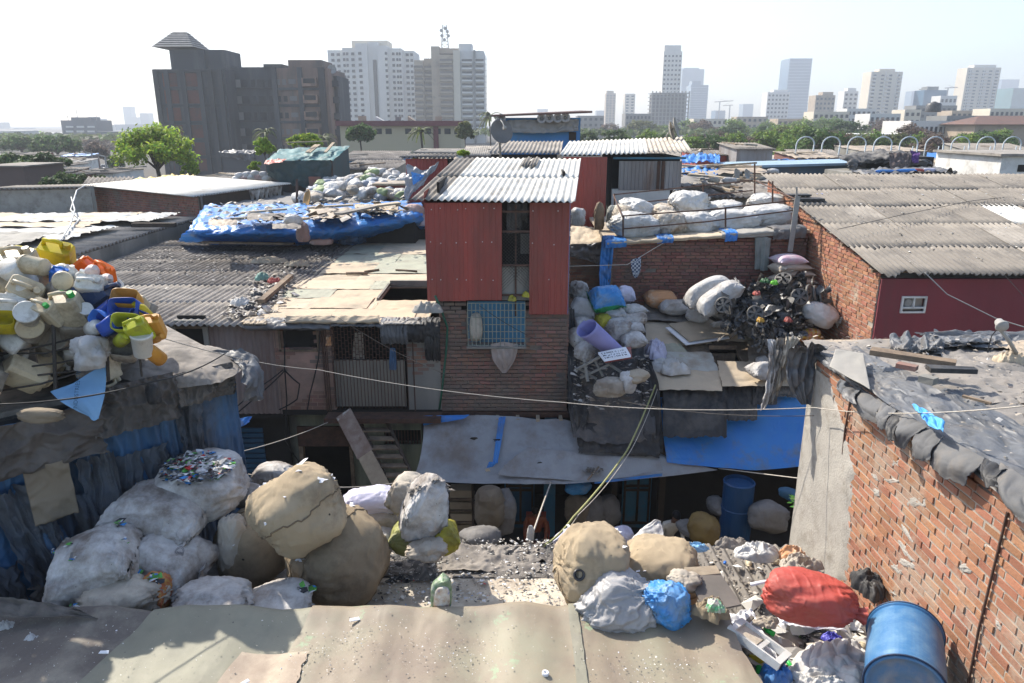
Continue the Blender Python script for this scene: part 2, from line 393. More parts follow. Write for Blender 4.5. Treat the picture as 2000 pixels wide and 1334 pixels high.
m_tarpbd=M('tarp_blue_dirty',(.045,.12,.25),(.06,.15,.27),sc=2.5,rough=.7,bump=.4,bs=10,dirt=(.085,.09,.10),da=.75,ds=1.3,streak=True,bdist=.02,wr=0.6)
m_tarpg=M('tarp_grey',(.33,.345,.365),(.26,.27,.285),sc=1.6,rough=.45,bump=.35,bs=10,dirt=(.20,.17,.15),da=.5,ds=.9,spec=.5,trans=.06,bdist=.02,wr=0.25)
m_tarpd=M('tarp_dark',(.125,.13,.14),(.09,.094,.10),sc=2,rough=.5,bump=.4,bs=12,dirt=(.16,.14,.12),da=.45,ds=1.4,spec=.45,bdist=.02,wr=0.6)
m_tarpk=M('tarp_black',(.028,.028,.03),(.045,.043,.042),sc=2.5,rough=.55,bump=.4,bs=12,dirt=(.10,.09,.08),da=.4,ds=1.4,bdist=.02,wr=0.6)
m_rubber=M('rubber_flap',(.13,.13,.132),(.10,.10,.102),sc=3,rough=.75,bump=.3,bs=16,dirt=(.18,.16,.14),da=.4,ds=2)
m_tarpt=M('tarp_tan',(.42,.34,.25),(.34,.28,.22),sc=1.6,rough=.7,bump=.35,bs=10,dirt=(.20,.175,.15),da=.55,ds=1.3,bdist=.02,wr=0.45)
m_dust=M('dusty_sheet',(.27,.24,.21),(.20,.18,.16),sc=1.6,rough=.9,bump=.6,bs=14,dirt=(.11,.10,.09),da=.5,ds=1.6,wr=0.4)
m_mattan=M('roof_felt_tan',(.50,.405,.29),(.44,.36,.265),sc=1.5,rough=.9,bump=.35,bs=16,dirt=(.32,.275,.21),da=.4,ds=1.1)
m_matgrn=M('roof_felt_green',(.37,.375,.29),(.33,.33,.265),sc=1.5,rough=.9,bump=.35,bs=16,dirt=(.27,.25,.20),da=.4,ds=1.1)
m_fgbrown=M('liner_brown',(.285,.235,.165),(.21,.165,.125),sc=1.3,rough=.6,bump=.2,bs=6,dirt=(.26,.24,.17),da=.5,ds=.9,wear=(.25,.30,.19),spec=.4,spots=(.55,.52,.48),ss=14,sa=.035,wr=.4,ws=1.5)
m_fggreen=M('liner_green',(.27,.255,.19),(.215,.205,.155),sc=1.3,rough=.6,bump=.25,bs=8,dirt=(.18,.165,.13),da=.45,ds=1.1,spots=(.10,.09,.08),ss=11,sa=.06,wr=.4,ws=1.5)
m_fgdark=M('liner_dusty',(.17,.145,.125),(.135,.115,.10),sc=2,rough=.85,bump=.6,bs=30,dirt=(.28,.25,.20),da=.45,ds=1.4,wr=.4,ws=1.5)
m_fgtan=M('liner_tan',(.47,.39,.285),(.42,.34,.26),sc=2,rough=.75,bump=.2,bs=10,dirt=(.32,.25,.19),da=.4,ds=2)
m_cream=M('mat_cream',(.60,.53,.42),(.52,.45,.36),sc=2.2,rough=.8,bump=.3,bs=12,dirt=(.33,.27,.21),da=.5,ds=2.1,wr=0.25)
m_jute=M('jute',(.38,.30,.20),(.31,.24,.16),sc=2.0,rough=.95,bump=.7,bs=46,weave=60,dirt=(.20,.155,.105),da=.45,ds=1.8,spots=(.06,.045,.03),ss=4.5,sa=.09,bdist=.006,wr=0.45)
m_jutel=M('jute_light',(.52,.415,.28),(.44,.345,.23),sc=2.0,rough=.95,bump=.7,bs=46,weave=60,dirt=(.27,.21,.145),da=.35,ds=1.8,spots=(.05,.04,.03),ss=4.0,sa=.07,bdist=.006,wr=0.45)
m_ppw=M('sack_white',(.55,.54,.52),(.45,.435,.41),sc=3,rough=.55,bump=.45,bs=16,dirt=(.36,.32,.27),da=.4,ds=2.2,spec=.4,bdist=.012,wr=1.0)
m_ppd=M('sack_dirty_shaded',(.60,.58,.56),(.47,.45,.43),sc=2.4,rough=.65,bump=.5,bs=16,dirt=(.20,.165,.14),da=.75,ds=2.3,spots=(.12,.10,.09),ss=9,sa=.06,bdist=.012,wr=1.0)  # brown patches are grime and also painted shading of the folds
m_ppt=M('sack_tan',(.45,.40,.33),(.38,.33,.27),sc=2.4,rough=.7,bump=.5,bs=16,dirt=(.25,.21,.17),da=.5,ds=1.7,bdist=.012,wr=1.0)
m_ppl=M('sack_lilac',(.55,.54,.66),(.50,.48,.60),sc=2,rough=.5,bump=.35,bs=10,dirt=(.45,.40,.46),da=.3,ds=1.5,wr=0.6)
m_ppy=M('sack_yellow',(.42,.37,.045),(.34,.30,.04),sc=3,rough=.5,bump=.4,bs=12,dirt=(.2,.17,.05),da=.4,ds=2,wr=1.0)
m_ppr=M('sack_red',(.44,.07,.05),(.36,.055,.04),sc=3,rough=.55,bump=.4,bs=14,dirt=(.42,.10,.07),da=.35,ds=3,spec=.5,bdist=.012,wr=1.0)
m_ppb=M('sack_blue',(.06,.28,.62),(.05,.22,.52),sc=3,rough=.45,bump=.4,bs=12,dirt=(.2,.3,.42),da=.4,ds=2.4,wr=1.0)
m_ppg=M('sack_green',(.03,.30,.12),(.03,.24,.10),sc=3,rough=.4,bump=.4,bs=12,wr=1.0)
m_ppo=M('sack_orange',(.55,.28,.13),(.48,.25,.13),sc=3,rough=.5,bump=.4,bs=12,dirt=(.5,.4,.3),da=.4,ds=3,wr=0.6)
m_wood=M('wood',(.26,.19,.13),(.16,.12,.085),sc=5,rough=.9,bump=.5,bs=22,dirt=(.09,.07,.055),da=.4,ds=2)
m_woodl=M('wood_pale',(.38,.31,.22),(.28,.22,.16),sc=5,rough=.9,bump=.5,bs=22)
m_ply=M('plyboard',(.40,.335,.25),(.35,.29,.215),sc=2,rough=.8,bump=.15,bs=12,dirt=(.28,.23,.17),da=.4,ds=2)
m_board=M('board_grey',(.17,.145,.125),(.13,.115,.10),sc=3,rough=.7,bump=.2,bs=20)
m_iron=M('iron_rusty',(.13,.075,.055),(.085,.055,.045),sc=8,rough=.8,bump=.4,bs=40,metal=.3)
m_rod=M('iron_rod',(.085,.075,.068),(.055,.05,.045),sc=8,rough=.7,bump=.3,bs=40,metal=.3)
m_steelp=M('pole_grey',(.33,.32,.30),(.25,.24,.22),sc=4,rough=.6,bump=.2,bs=20)
m_drum=M('drum_blue',(.035,.14,.31),(.055,.16,.31),sc=2.0,rough=.42,bump=.12,bs=10,dirt=(.13,.25,.38),da=.45,ds=2.2,spec=.5)
m_drumk=M('drum_dark',(.03,.05,.10),rough=.5,bump=.1)
m_black=M('plastic_black',(.022,.022,.024),(.05,.048,.046),sc=5,rough=.4,bump=.25,bs=20,dirt=(.13,.115,.10),da=.35,ds=5,isl=.4,spec=.5)
m_hub=M('hubcap_grey',(.14,.135,.125),(.09,.085,.08),sc=5,rough=.5,bump=.2,bs=20,metal=.2,dirt=(.14,.12,.10),da=.4,ds=6)
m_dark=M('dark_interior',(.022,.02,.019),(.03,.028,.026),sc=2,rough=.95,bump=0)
m_glass=M('window_dark',(.03,.035,.045),(.04,.045,.055),sc=3,rough=.25,bump=0,spec=.6)
m_white=M('paint_white',(.70,.69,.66),(.60,.59,.56),sc=2,rough=.7,bump=.2,bs=14,dirt=(.42,.40,.37),da=.35,ds=1.4)
m_whitep=M('paper_white',(.74,.74,.76),(.68,.68,.70),sc=3,rough=.7,bump=.15,bs=8)
m_teal=M('tarp_teal',(.035,.15,.16),(.03,.12,.13),sc=2,rough=.6,bump=.3,bs=10,dirt=(.10,.15,.15),da=.4,ds=1.2,wr=0.4)
m_cable=M('cable_black',(.025,.025,.025),rough=.6,bump=0)
m_rope=M('rope_pale',(.50,.46,.40),(.40,.36,.31),sc=20,rough=.9,bump=0)
m_ropey=M('rope_yellow',(.33,.33,.14),(.27,.27,.12),sc=20,rough=.8,bump=0)
m_pipeg=M('hose_green',(.035,.14,.09),rough=.5,bump=0)
m_rope2=M('pipe_white',(.6,.6,.58),rough=.6,bump=0)
m_skin=M('skin',(.17,.085,.05),(.15,.075,.045),sc=6,rough=.6,bump=.1)
m_hair=M('hair',(.012,.010,.010),rough=.6,bump=.3,bs=60)
m_shirt=M('shirt_cream',(.58,.54,.47),(.50,.46,.40),sc=4,rough=.85,bump=.3,bs=10,wr=0.4)
m_shirto=M('shirt_orange',(.28,.09,.05),(.22,.08,.05),sc=4,rough=.85,bump=.3,bs=10)
m_trou=M('trousers',(.05,.05,.06),rough=.9,bump=.2)
m_clothg=M('cloth_greygreen',(.26,.27,.25),(.20,.21,.20),sc=4,rough=.9,bump=.3,bs=12)
m_aloe=M('leaf_bright',(.10,.26,.03),(.06,.17,.02),sc=2,isl=.45,islh=.02,rough=.6,bump=0,trans=.3)
m_ground=M('ground_dirt',(.07,.062,.055),(.05,.045,.04),sc=.5,rough=.95,bump=.5,bs=6)
m_screen=M('lattice_grey',(.20,.21,.21),(.15,.16,.16),sc=3,rough=.9,bump=.3)
m_cyan=M('paint_cyan',(.06,.20,.32),(.06,.17,.26),sc=3,rough=.7,bump=.2,dirt=(.10,.13,.15),da=.4,ds=2)
m_bluedk=M('paint_blue_dark',(.03,.10,.18),(.03,.08,.14),sc=3,rough=.7,bump=.2)
m_steel=M('aluminium',(.55,.55,.56),(.42,.42,.43),sc=4,rough=.35,bump=.1,metal=.7)
def mlitter(name,cols,seed=0):
 """scraps of mixed colours: one random colour per piece"""
 m=bpy.data.materials.new(name);m.use_nodes=True;n=m.node_tree.nodes;L=m.node_tree.links;b=n['Principled BSDF'];b.inputs['Roughness'].default_value=.6
 g=n.new('ShaderNodeNewGeometry');r=n.new('ShaderNodeValToRGB');r.color_ramp.interpolation='CONSTANT'
 L.new(g.outputs['Random Per Island'],r.inputs[0]);e=r.color_ramp.elements
 k=len(cols)
 while len(e)<k:e.new(.5)
 for i,c in enumerate(cols):e[i].position=i/k;e[i].color=col(c)
 L.new(r.outputs[0],b.inputs['Base Color']);return m
m_litw=mlitter('scraps_pale',[(.7,.69,.66),(.55,.53,.5),(.35,.32,.28),(.6,.6,.62),(.18,.16,.14),(.65,.62,.55),(.45,.4,.33),(.09,.08,.07)])
m_litc=mlitter('scraps_mixed',[(.65,.64,.62),(.04,.04,.045),(.5,.5,.52),(.45,.03,.03),(.05,.05,.05),(.03,.2,.5),(.62,.6,.58),(.10,.35,.06),(.15,.14,.13),(.5,.48,.45),(.02,.02,.025),(.3,.28,.26),(.6,.6,.62),(.08,.08,.09)])
m_litd=mlitter('scraps_dull',[(.20,.17,.14),(.30,.26,.21),(.12,.10,.09),(.42,.38,.33),(.07,.06,.055),(.25,.20,.15),(.5,.47,.43),(.16,.14,.12),(.22,.2,.18),(.33,.28,.22)])
m_seam=M('jute_seam',(.20,.15,.09),(.16,.12,.08),sc=8,rough=.95,bump=.3)
m_stamp=M('stamp_ink',(.16,.15,.17),(.2,.19,.2),sc=8,rough=.8,bump=0)
m_ppn=M('sack_shade_grey',(.20,.19,.18),(.14,.13,.125),sc=3,rough=.8,bump=.4,wr=.8)  # sack colour darkened to stand in for the alley's shade
m_ppnt=M('sack_shade_tan',(.20,.165,.12),(.15,.12,.09),sc=3,rough=.8,bump=.4,wr=.8)  # tan counterpart, alley shade put into the colour
def BM(name,c,c2=None,**k):return M(name,c,c2,sc=.08,rough=.85,bump=0,**k)
m_dusk=M('sheet_dusky',(.12,.11,.10),(.09,.08,.075),sc=3,rough=.9,bump=.5,bs=14,dirt=(.2,.175,.15),da=.5,ds=2.5)
m_tarpg2=M('tarp_dusty',(.30,.265,.23),(.225,.205,.185),sc=1.8,rough=.75,bump=.4,bs=12,dirt=(.14,.135,.13),da=.45,ds=1.2,bdist=.02)
m_tarpt2=M('felt_greyish',(.34,.32,.285),(.28,.265,.24),sc=2,rough=.85,bump=.4,bs=14)
m_mattan2=M('roof_felt_sand',(.53,.44,.325),(.47,.385,.285),sc=1.5,rough=.9,bump=.35,bs=16,dirt=(.36,.31,.24),da=.4,ds=1.1)
m_asbg2=M('asbestos_worn',(.33,.30,.265),(.27,.245,.215),sc=1.2,rough=.95,bump=.5,bs=24,dirt=(.16,.145,.13),da=.5,ds=1.3)
m_white2=M('board_painted',(.42,.42,.38),(.34,.34,.31),sc=2.5,rough=.8,bump=.3,bs=14,dirt=(.27,.22,.17),da=.5,ds=1.8)
m_brickold2=M('brick_back',(.26,.115,.085),(.21,.105,.085),sc=1.6,isl=.22,islh=.012,bump=.7,bs=40,rough=.95,dirt=(.15,.12,.10),da=.4,ds=.8)
m_ppt2=M('sack_streaked',(.52,.47,.40),(.42,.36,.29),sc=4,rough=.7,bump=.5,bs=16,dirt=(.22,.16,.11),da=.5,ds=3,wr=1.0)
m_ppw2=M('sack_offwhite',(.52,.51,.50),(.42,.41,.40),sc=3,rough=.6,bump=.45,bs=16,dirt=(.30,.27,.24),da=.5,ds=2.2,bdist=.012,wr=1.0)
m_lil=M('sheet_lilac',(.40,.40,.74),(.36,.36,.68),sc=2,rough=.5,bump=.1,bs=6,trans=.25)
m_blackd=M('plastic_dusty',(.10,.095,.088),(.06,.058,.055),sc=6,rough=.6,bump=.3,dirt=(.18,.16,.14),da=.4,ds=6)
m_blackg=M('plastic_grey',(.06,.065,.075),(.035,.038,.045),sc=6,rough=.4,bump=.2)
m_ppl2=M('sack_printed_pink',(.55,.50,.56),(.50,.30,.38),sc=5,rough=.5,bump=.3,dirt=(.5,.48,.5),da=.5,ds=4)
m_tarpd2=M('net_dusty',(.10,.10,.105),(.07,.07,.075),sc=1.6,rough=.8,bump=.6,bs=20,dirt=(.17,.145,.125),da=.5,ds=1.8,bdist=.02)
m_woodd=M('wood_dark',(.07,.05,.04),(.05,.04,.03),sc=4,rough=.9,bump=.2)
m_peel=M('board_peeling',(.20,.13,.10),(.30,.24,.20),sc=5,rough=.9,bump=.4,bs=20,wear=(.42,.39,.35))
m_ppm=M('sack_mustard',(.20,.135,.045),(.15,.10,.035),sc=4,rough=.6,bump=.4,bs=12)
m_net=M('cloth_bluegrey',(.085,.10,.125),(.12,.12,.125),sc=3,rough=.9,bump=.6,bs=30,dirt=(.05,.05,.055),da=.5,ds=1.5)
m_denim=M('cloth_denim',(.09,.17,.28),(.07,.12,.20),sc=3,rough=.9,bump=.5,bs=30,dirt=(.06,.07,.09),da=.5,ds=2)
m_tarpdb=M('tarp_brownish',(.115,.10,.088),(.08,.072,.066),sc=2,rough=.75,bump=.5,bs=12,dirt=(.17,.15,.13),da=.4,ds=1.5,bdist=.02)
m_leather=M('sheet_leathery',(.15,.125,.105),(.10,.085,.075),sc=1.4,rough=.6,bump=.3,bs=8,dirt=(.06,.05,.045),da=.5,ds=1.0)
m_tanflap=M('flap_tan',(.24,.19,.13),(.20,.155,.11),sc=2,rough=.8,bump=.15)
m_boardp=M('board_pale',(.38,.32,.27),(.32,.27,.23),sc=2,rough=.7,bump=.3,bs=6,dirt=(.22,.17,.14),da=.4,ds=2)
m_skyblue=M('sheet_skyblue',(.22,.42,.66),(.19,.37,.60),sc=2,rough=.5,bump=.1)
m_capg=M('cap_green',(.05,.42,.08),rough=.4,bump=0)
m_caps=M('cap_red',(.5,.04,.03),rough=.4,bump=0)
m_tarpbl=M('sheet_bluish',(.34,.40,.46),(.38,.36,.33),sc=1.2,rough=.7,bump=.4,bs=8,dirt=(.3,.26,.21),da=.5,ds=1.0,bdist=.02)
m_ppo2=M('sack_pinkish',(.45,.30,.26),(.40,.26,.23),sc=3,rough=.6,bump=.4,dirt=(.55,.5,.48),da=.4,ds=2)
m_dust2=M('sheet_greypale',(.27,.255,.24),(.22,.21,.20),sc=1.2,rough=.9,bump=.5,bs=10)
m_ppl3=M('sack_greyblue',(.30,.33,.38),(.26,.28,.32),sc=3,rough=.6,bump=.4);m_ppgn=M('sack_softgreen',(.30,.36,.18),(.25,.32,.17),sc=3,rough=.6,bump=.4)
m_woodd2=M('boarding_dark',(.085,.08,.078),(.06,.055,.052),sc=1,rough=.9,bump=.3,streak=True,dirt=(.14,.08,.06),da=.4,ds=1);m_teald=M('tarp_teal_dark',(.035,.065,.07),(.05,.06,.06),sc=1.4,rough=.7,bump=.4)
m_asbw2=M('asbestos_streaked',(.52,.47,.40),(.40,.35,.29),sc=2.0,rough=.9,bump=.3,bs=30,dirt=(.25,.2,.15),da=.5,ds=2.3)
m_steelp2=M('horn_grey',(.32,.30,.28),(.27,.25,.24),sc=4,rough=.5,bump=.1)
m_bluegrey=M('sheet_bluegrey',(.10,.16,.20),(.08,.12,.16),sc=1,rough=.6,bump=.2,streak=True,dirt=(.15,.14,.13),da=.4,ds=.8);m_palebl=M('roof_palebl',(.30,.40,.48),(.26,.35,.42),sc=1,rough=.6,bump=.2);m_tarpk2=M('tarp_black_grey',(.05,.05,.052),(.17,.16,.15),sc=1.6,rough=.8,bump=.5,bdist=.03)
m_pipew=M('pipe_pale',(.50,.55,.58),(.42,.47,.50),sc=4,rough=.6,bump=.1)
m_bark=M('bark',(.10,.08,.065),(.07,.055,.045),sc=3,rough=.95,bump=.5)
b_white=BM('render_white',(.62,.61,.58),(.55,.54,.52));b_cream=BM('render_cream',(.60,.54,.43),(.55,.49,.40));b_tan=BM('render_tan',(.42,.34,.25),(.36,.29,.22),dirt=(.22,.18,.14),da=.4,ds=.25)
b_dark=BM('render_sooty',(.045,.050,.058),(.07,.075,.083),dirt=(.11,.11,.11),da=.5,ds=.35,streak=True);b_pinkd=BM('render_pink_old',(.26,.17,.13),(.21,.15,.125),dirt=(.10,.09,.085),da=.6,ds=.3,streak=True)
b_brickp=BM('brick_infill',(.15,.06,.045),(.12,.055,.045),dirt=(.08,.06,.055),da=.5,ds=.5);b_glass=M('curtain_glass',(.06,.13,.21),(.08,.16,.25),sc=.05,rough=.25,bump=0,spec=.6);b_grey=BM('concrete_grey',(.22,.22,.215),(.18,.18,.175));b_win=M('window_pane',(.014,.017,.022),(.03,.035,.045),sc=.3,rough=.3,bump=0);b_blue=BM('far_blue',(.25,.33,.42));b_roofr=BM('roof_darkred',(.16,.05,.055),(.14,.05,.055));b_yel=BM('render_yellow',(.48,.42,.28),(.42,.37,.26))
b_grey2=BM('concrete_sooty',(.07,.07,.073),(.045,.045,.048));b_grey3=BM('panel_grey',(.22,.21,.2));b_pinkl=BM('render_pink',(.36,.23,.17),(.30,.20,.16),dirt=(.12,.1,.09),da=.5,ds=.6);b_grey4=BM('concrete_dim',(.11,.11,.115),(.09,.09,.095))
m_steelp3=M('mast_steel',(.30,.29,.29),(.4,.38,.36),sc=1,rough=.6,bump=0);b_dkbal=BM('balcony_dark',(.10,.09,.085),(.14,.12,.11));b_tan2=BM('parapet_tan',(.30,.24,.18),(.38,.32,.25))
b_white2=BM('render_warmwhite',(.66,.63,.57),(.58,.55,.5))
b_cyan=BM('glass_green',(.10,.22,.22))
b_grey5=BM('concrete_bluegrey',(.14,.15,.17),(.12,.13,.15))
cam=bpy.data.cameras.new('camera');co=bpy.data.objects.new('camera',cam);COL.objects.link(co)
cam.sensor_width=36;cam.lens=F*36/2000;cam.clip_end=9000;cam.clip_start=.05
co.location=(0,0,H);co.rotation_euler=(pi/2-TH,0,0);SC.camera=co
SUNV = Vector((.74, -.76, -1.0)).normalized()          
W=bpy.data.worlds.new('World');SC.world=W;W.use_nodes=True
nt=W.node_tree;sk=nt.nodes.new('ShaderNodeTexSky');sk.sky_type='NISHITA';sk.sun_disc=False
sk.sun_elevation=math.asin(-SUNV.z);sk.sun_rotation=atan2(-SUNV.x,-SUNV.y) ;sk.dust_density=1.5;sk.air_density=1.0;sk.ozone_density=1.0
nt.links.new(sk.outputs[0],nt.nodes['Background'].inputs[0]);nt.nodes['Background'].inputs[1].default_value=.15
sl=bpy.data.lights.new('sun','SUN');sl.energy=4.6;sl.angle=R(.6);sl.color=(1,.93,.81)
so=bpy.data.objects.new('sun',sl);COL.objects.link(so);so.rotation_euler=SUNV.to_track_quat('-Z','Y').to_euler();so.location=(-30,20,60)
SC.view_settings.view_transform='Standard';SC.view_settings.look='None';SC.view_settings.gamma=1;SC.view_settings.exposure=.88
SC.cycles.max_bounces=6;SC.cycles.diffuse_bounces=3;SC.cycles.glossy_bounces=2;SC.cycles.volume_bounces=0;SC.cycles.transparent_max_bounces=8
SC.cycles.use_denoising=True;SC.cycles.use_adaptive_sampling=True;SC.cycles.adaptive_threshold=.02
def ground():
 mb=MB();mb.box(-2400,2400,-120,2500,-.5,0)
 tag(mk('ground',mb,m_ground,loc=(0,0,0)),'bare dirt ground between the shacks',kind='structure')
ground()
def haze():
 mb=MB();mb.box(-2500,2500,-200,2600,-1.5,215)
 m=bpy.data.materials.new('haze_air');m.use_nodes=True;n=m.node_tree.nodes;n.remove(n['Principled BSDF'])
 pv=n.new('ShaderNodeVolumePrincipled');pv.inputs['Color'].default_value=(.83,.90,1.0,1);pv.inputs['Density'].default_value=HAZE;pv.inputs['Anisotropy'].default_value=.25
 m.node_tree.links.new(pv.outputs[0],n['Material Output'].inputs['Volume'])
 tag(mk('haze',mb,m,loc=(0,0,0)),'pale smoggy haze over the city',kind='stuff')
HAZE=.00058
haze()
ZF,YR=4.52,5.95
def fg_profile(x,s,dy=0,lift=0):
 """s 0..1 from near edge over the ridge and down its far side"""
 y=lerp(3.2,YR,min(1,s/.82))+dy
 w=.022*noise.noise((x*1.9,0.3,3))*2+.015*sin(x*4.2+.7*noise.noise((x,y*.4,1)))+.010*sin(x*9.7+1.3)
 z=ZF+w*(1+.5*s)+.02*noise.noise((x*.7,y*1.1,5))+lift
 z += .010*noise.noise((x*6,y*1.2,8))
 if s>.82:
  a=(s-.82)/.18;z -= .42*a ** 1.5+.02;y += .28*sin(a*1.7)
 z += .045*math.exp(-((s-.80)/.05) ** 2)*(1+1.2*noise.noise((x*1.7,9,2)))
 return Vector((x,y,z))
def fg():
 T=thing('corner_shack','low shack in front under worn brown and green rubber liner sheets','shack',(-2,4.6,0))
 mb=MB();mb.box(-7.5,1.95,3.0,YR+.1,0,ZF-.13);mk('wall',mb,m_dust,T)
 def sheet(nm,mat,xa,xb,lift,s0=0,s1=1,skew=0.0,rag=.05,lab=None,dy=0,s=0):
  mb=MB()
  def fn(a,b):
   sx=lerp(s0,s1,b)
   e0=xa(sx)+rag*.5*noise.noise((b*6,s,0));e1=xb(sx)+rag*noise.noise((b*7,s,3))+rag*.4*noise.noise((b*31,s,3))
   x=lerp(e0,e1,a)
   if s0>0 and b==0:sx += .02*noise.noise((x*5,s,7))
   return fg_profile(x,sx,dy,lift)
  mb.grid(int(26+34*abs(xb(0)-xa(0))),70,fn);o=mk(nm,mb,mat,T,smooth=True)
  if lab:o['label']=lab
 sheet('liner_sheet',m_fgdark,lambda s:-7.4,lambda s:-3.72+.55*s,.0,lab='dusty dark liner sheet at the left of the roof',s=1)
 sheet('liner_sheet',m_fggreen,lambda s:-4.0+.7*s,lambda s:-1.85+.0*s,.016,lab='olive green liner sheet',s=2)
 sheet('liner_sheet',m_fgbrown,lambda s:-2.25+.42*s,lambda s:.56,.032,lab='long purplish brown liner sheet with folds',s=3)
 sheet('liner_sheet',m_fgbrown,lambda s:.58,lambda s:2.08-.22*max(0,s-.45),.026,lab='brown liner sheet with a cut corner',s=4)
 sheet('liner_patch',m_fgtan,lambda s:-2.75+.6*s,lambda s:-1.78,.05,s0=0,s1=.635,lab='pale tan patch laid over the seam',s=5)
 sheet('hem',m_fggreen,lambda s:.535,lambda s:.625,.046,rag=.015,lab='narrow green welt along the seam',s=6)
fg()
def onroof(x,y):
 s=(y-3.2)/(YR-3.2)*.82
 return fg_profile(x,min(s,.82))
def fglit():
 def pl(rg):
  k=rg.random()
  if k<.36:c=rg.choice([(-1.75,5.35),(-1.55,5.2),(-.55,5.35),(-.35,5.25),(-1.35,5.5),(-.95,5.3)]);x=c[0]+rg.gauss(0,.16);y=c[1]+rg.gauss(0,.12)
  elif k<.58:x=rg.uniform(-5,-3.2);y=rg.uniform(4.3,5.8)
  elif k<.7:x=1.2+rg.gauss(0,.3);y=5.15+rg.gauss(0,.14)
  else:x=rg.uniform(-5,1.95);y=rg.uniform(4.4,5.9)
  return onroof(x,y)+Vector((0,0,.055 if x<2 else 0)) if x<1.95 else None
 one('litter',litter_mb(1500,pl,.002,.009,5),m_litw,'pale scraps scattered over the brown liner sheets','litter')['kind']='stuff'
 def pl2(rg):
  x=rg.uniform(-5,1.9);y=rg.uniform(4.4,5.9);return onroof(x,y)+Vector((0,0,.05))
 one('litter',litter_mb(900,pl2,.002,.009,6),m_litd,'small dark chips scattered over the liner sheets','litter')['kind']='stuff'
fglit()
def ring():
 q=P(1065,1318,z=ZF+.07);mb=MB(Mx(q,0,.1,0));pr=[]
 mb.lathe([(.011,0),(.011,.026),(.028,.028),(.03,.02),(.03,.004),(.027,0),(.011,0)],20,capb=False,capt=False)
 one('tape_roll',mb,m_whitep,'small empty white tape reel lying on the brown liner','tape reel',smooth=True)
 for (u,v,a,s,lab) in ((692,1211,.5,.05,'white plastic scrap near the ridge of the brown liner'),(203,1275,.2,.04,'white chip lying alone on the dark left liner'),(478,1334,1,.04,'white chip at the front of the tan patch')):
  q=P(u,v,z=ZF+.06);mb=MB(Mx(q,.1,.2,a));mb.hexa([(-s,-s*.3,0),(s,-s*.35,.004),(s*.9,s*.3,.01),(-s*.8,s*.4,.002),(-s,-s*.3,.006),(s,-s*.35,.01),(s*.9,s*.3,.018),(-s*.8,s*.4,.008)])
  one('plastic_scrap',mb,m_whitep,lab,'scrap')
 mb=MB();a=P(330,1303,z=ZF+.09)
ring()
ZM=3.62
def midroof():
 T=thing('sack_roof_shack','low flat roofed shack heaped with big jute and white sacks','shack',(-1,7.5,0))
 mb=MB();mb.box(-6,3.75,YR+.12,8.4,0,ZM-.06);mk('wall',mb,m_plasterg,T)
 g=[[(x,y,ZM+.03*noise.noise((x,y,2))) for x in (-6,-3.5,-1,1.2)] for y in (6.0,7.0,7.9,8.5)]
 mk('roof_sheet',cloth_mb(g,(90,50),.012,5,4,.02,3,.014),m_dust,T,smooth=True)
 g=[[(x,y,ZM+.03) for x in (-3.1,-1.6,-.4,.75)] for y in (7.1,7.4,7.72)]
 o=mk('felt_strip',cloth_mb(g,(60,26),.012,6,1,.03,8,.006),m_cream,T,smooth=True);o['label']='cream mat strip with dark stains'
 g=[[(x,y,ZM+.045) for x in (-1.0,-.2,.75)] for y in (7.7,8.0)]
 mk('felt_strip',cloth_mb(g,(50,16),.01,6,1,.04,9,.006),m_dust,T,smooth=True)
 for k,(xa,xb,ya,yb,lift) in enumerate(((-1.9,-.9,7.6,8.4,.08),(-1.0,.4,7.8,8.45,.09),(.1,1.1,8.0,8.5,.10),(-.4,.7,8.0,8.4,.07),(-1.75,-.5,7.75,8.1,.05))):
  g=[[(lerp(xa,xb,a)+.06*noise.noise((a*9,b,k)),lerp(ya,yb,b),ZM+lift*(.5+noise.noise((a*5,b*4,k+3)))) for a in (0,.33,.66,1)] for b in (0,.5,1)]
  mk('torn_sheet',cloth_mb(g,(64,34),.022,7,3,.1,20+k,.02),(m_tarpk,m_dust,m_dusk)[k % 3],T,smooth=True)
 for k in range(3):
  x0=1.15+k*.88
  mk('roof_sheet',corr_mb((x0,6.15,ZM+.05+.012*(k % 2)),(1,.0,0),.92,(-.03,1,.0),2.25,pitch=.146,amp=.03,rows=6,seed=k),m_asbg,T,smooth=True)
 mb=MB();mb.box(-6,3.8,8.41,8.47,ZM-.16,ZM-.03);mk('edge_beam',mb,m_wood,T)
midroof()
def midlit():
 def a(rg):
  x=rg.uniform(-2.0,1.1);y=rg.uniform(7.2,8.55);return Vector((x,y,ZM+.05+.02*rg.random()))
 one('litter',litter_mb(2600,a,.004,.026,3),m_litw,'white and pink scraps strewn over the dusty middle roof','litter')['kind']='stuff'
 def b(rg):
  x=rg.uniform(1.2,3.75);y=rg.uniform(6.2,8.38);return Vector((x,y,ZM+.055+.05*rg.random()))
 one('rubble',litter_mb(1500,b,.008,.04,4),m_litd,'dirt and scraps filling the troughs of the corrugated sheets','rubble')['kind']='stuff'
 one('flat_scraps',litter_mb(70,b,.05,.15,41),m_litw,'larger flat scraps lying on the corrugated sheets','scraps')['kind']='stuff'
 def c(rg):
  x=rg.uniform(-2.6,-.2);y=rg.gauss(7.4,.15);return Vector((x,y,ZM+.07))
 one('litter',litter_mb(180,c,.006,.03,9),m_litc,'coloured scraps on the cream mat strip','litter')['kind']='stuff'
midlit()
def stitch(pts,r=.008):
 mb=MB();mb.tube(pts,r,5);return mb
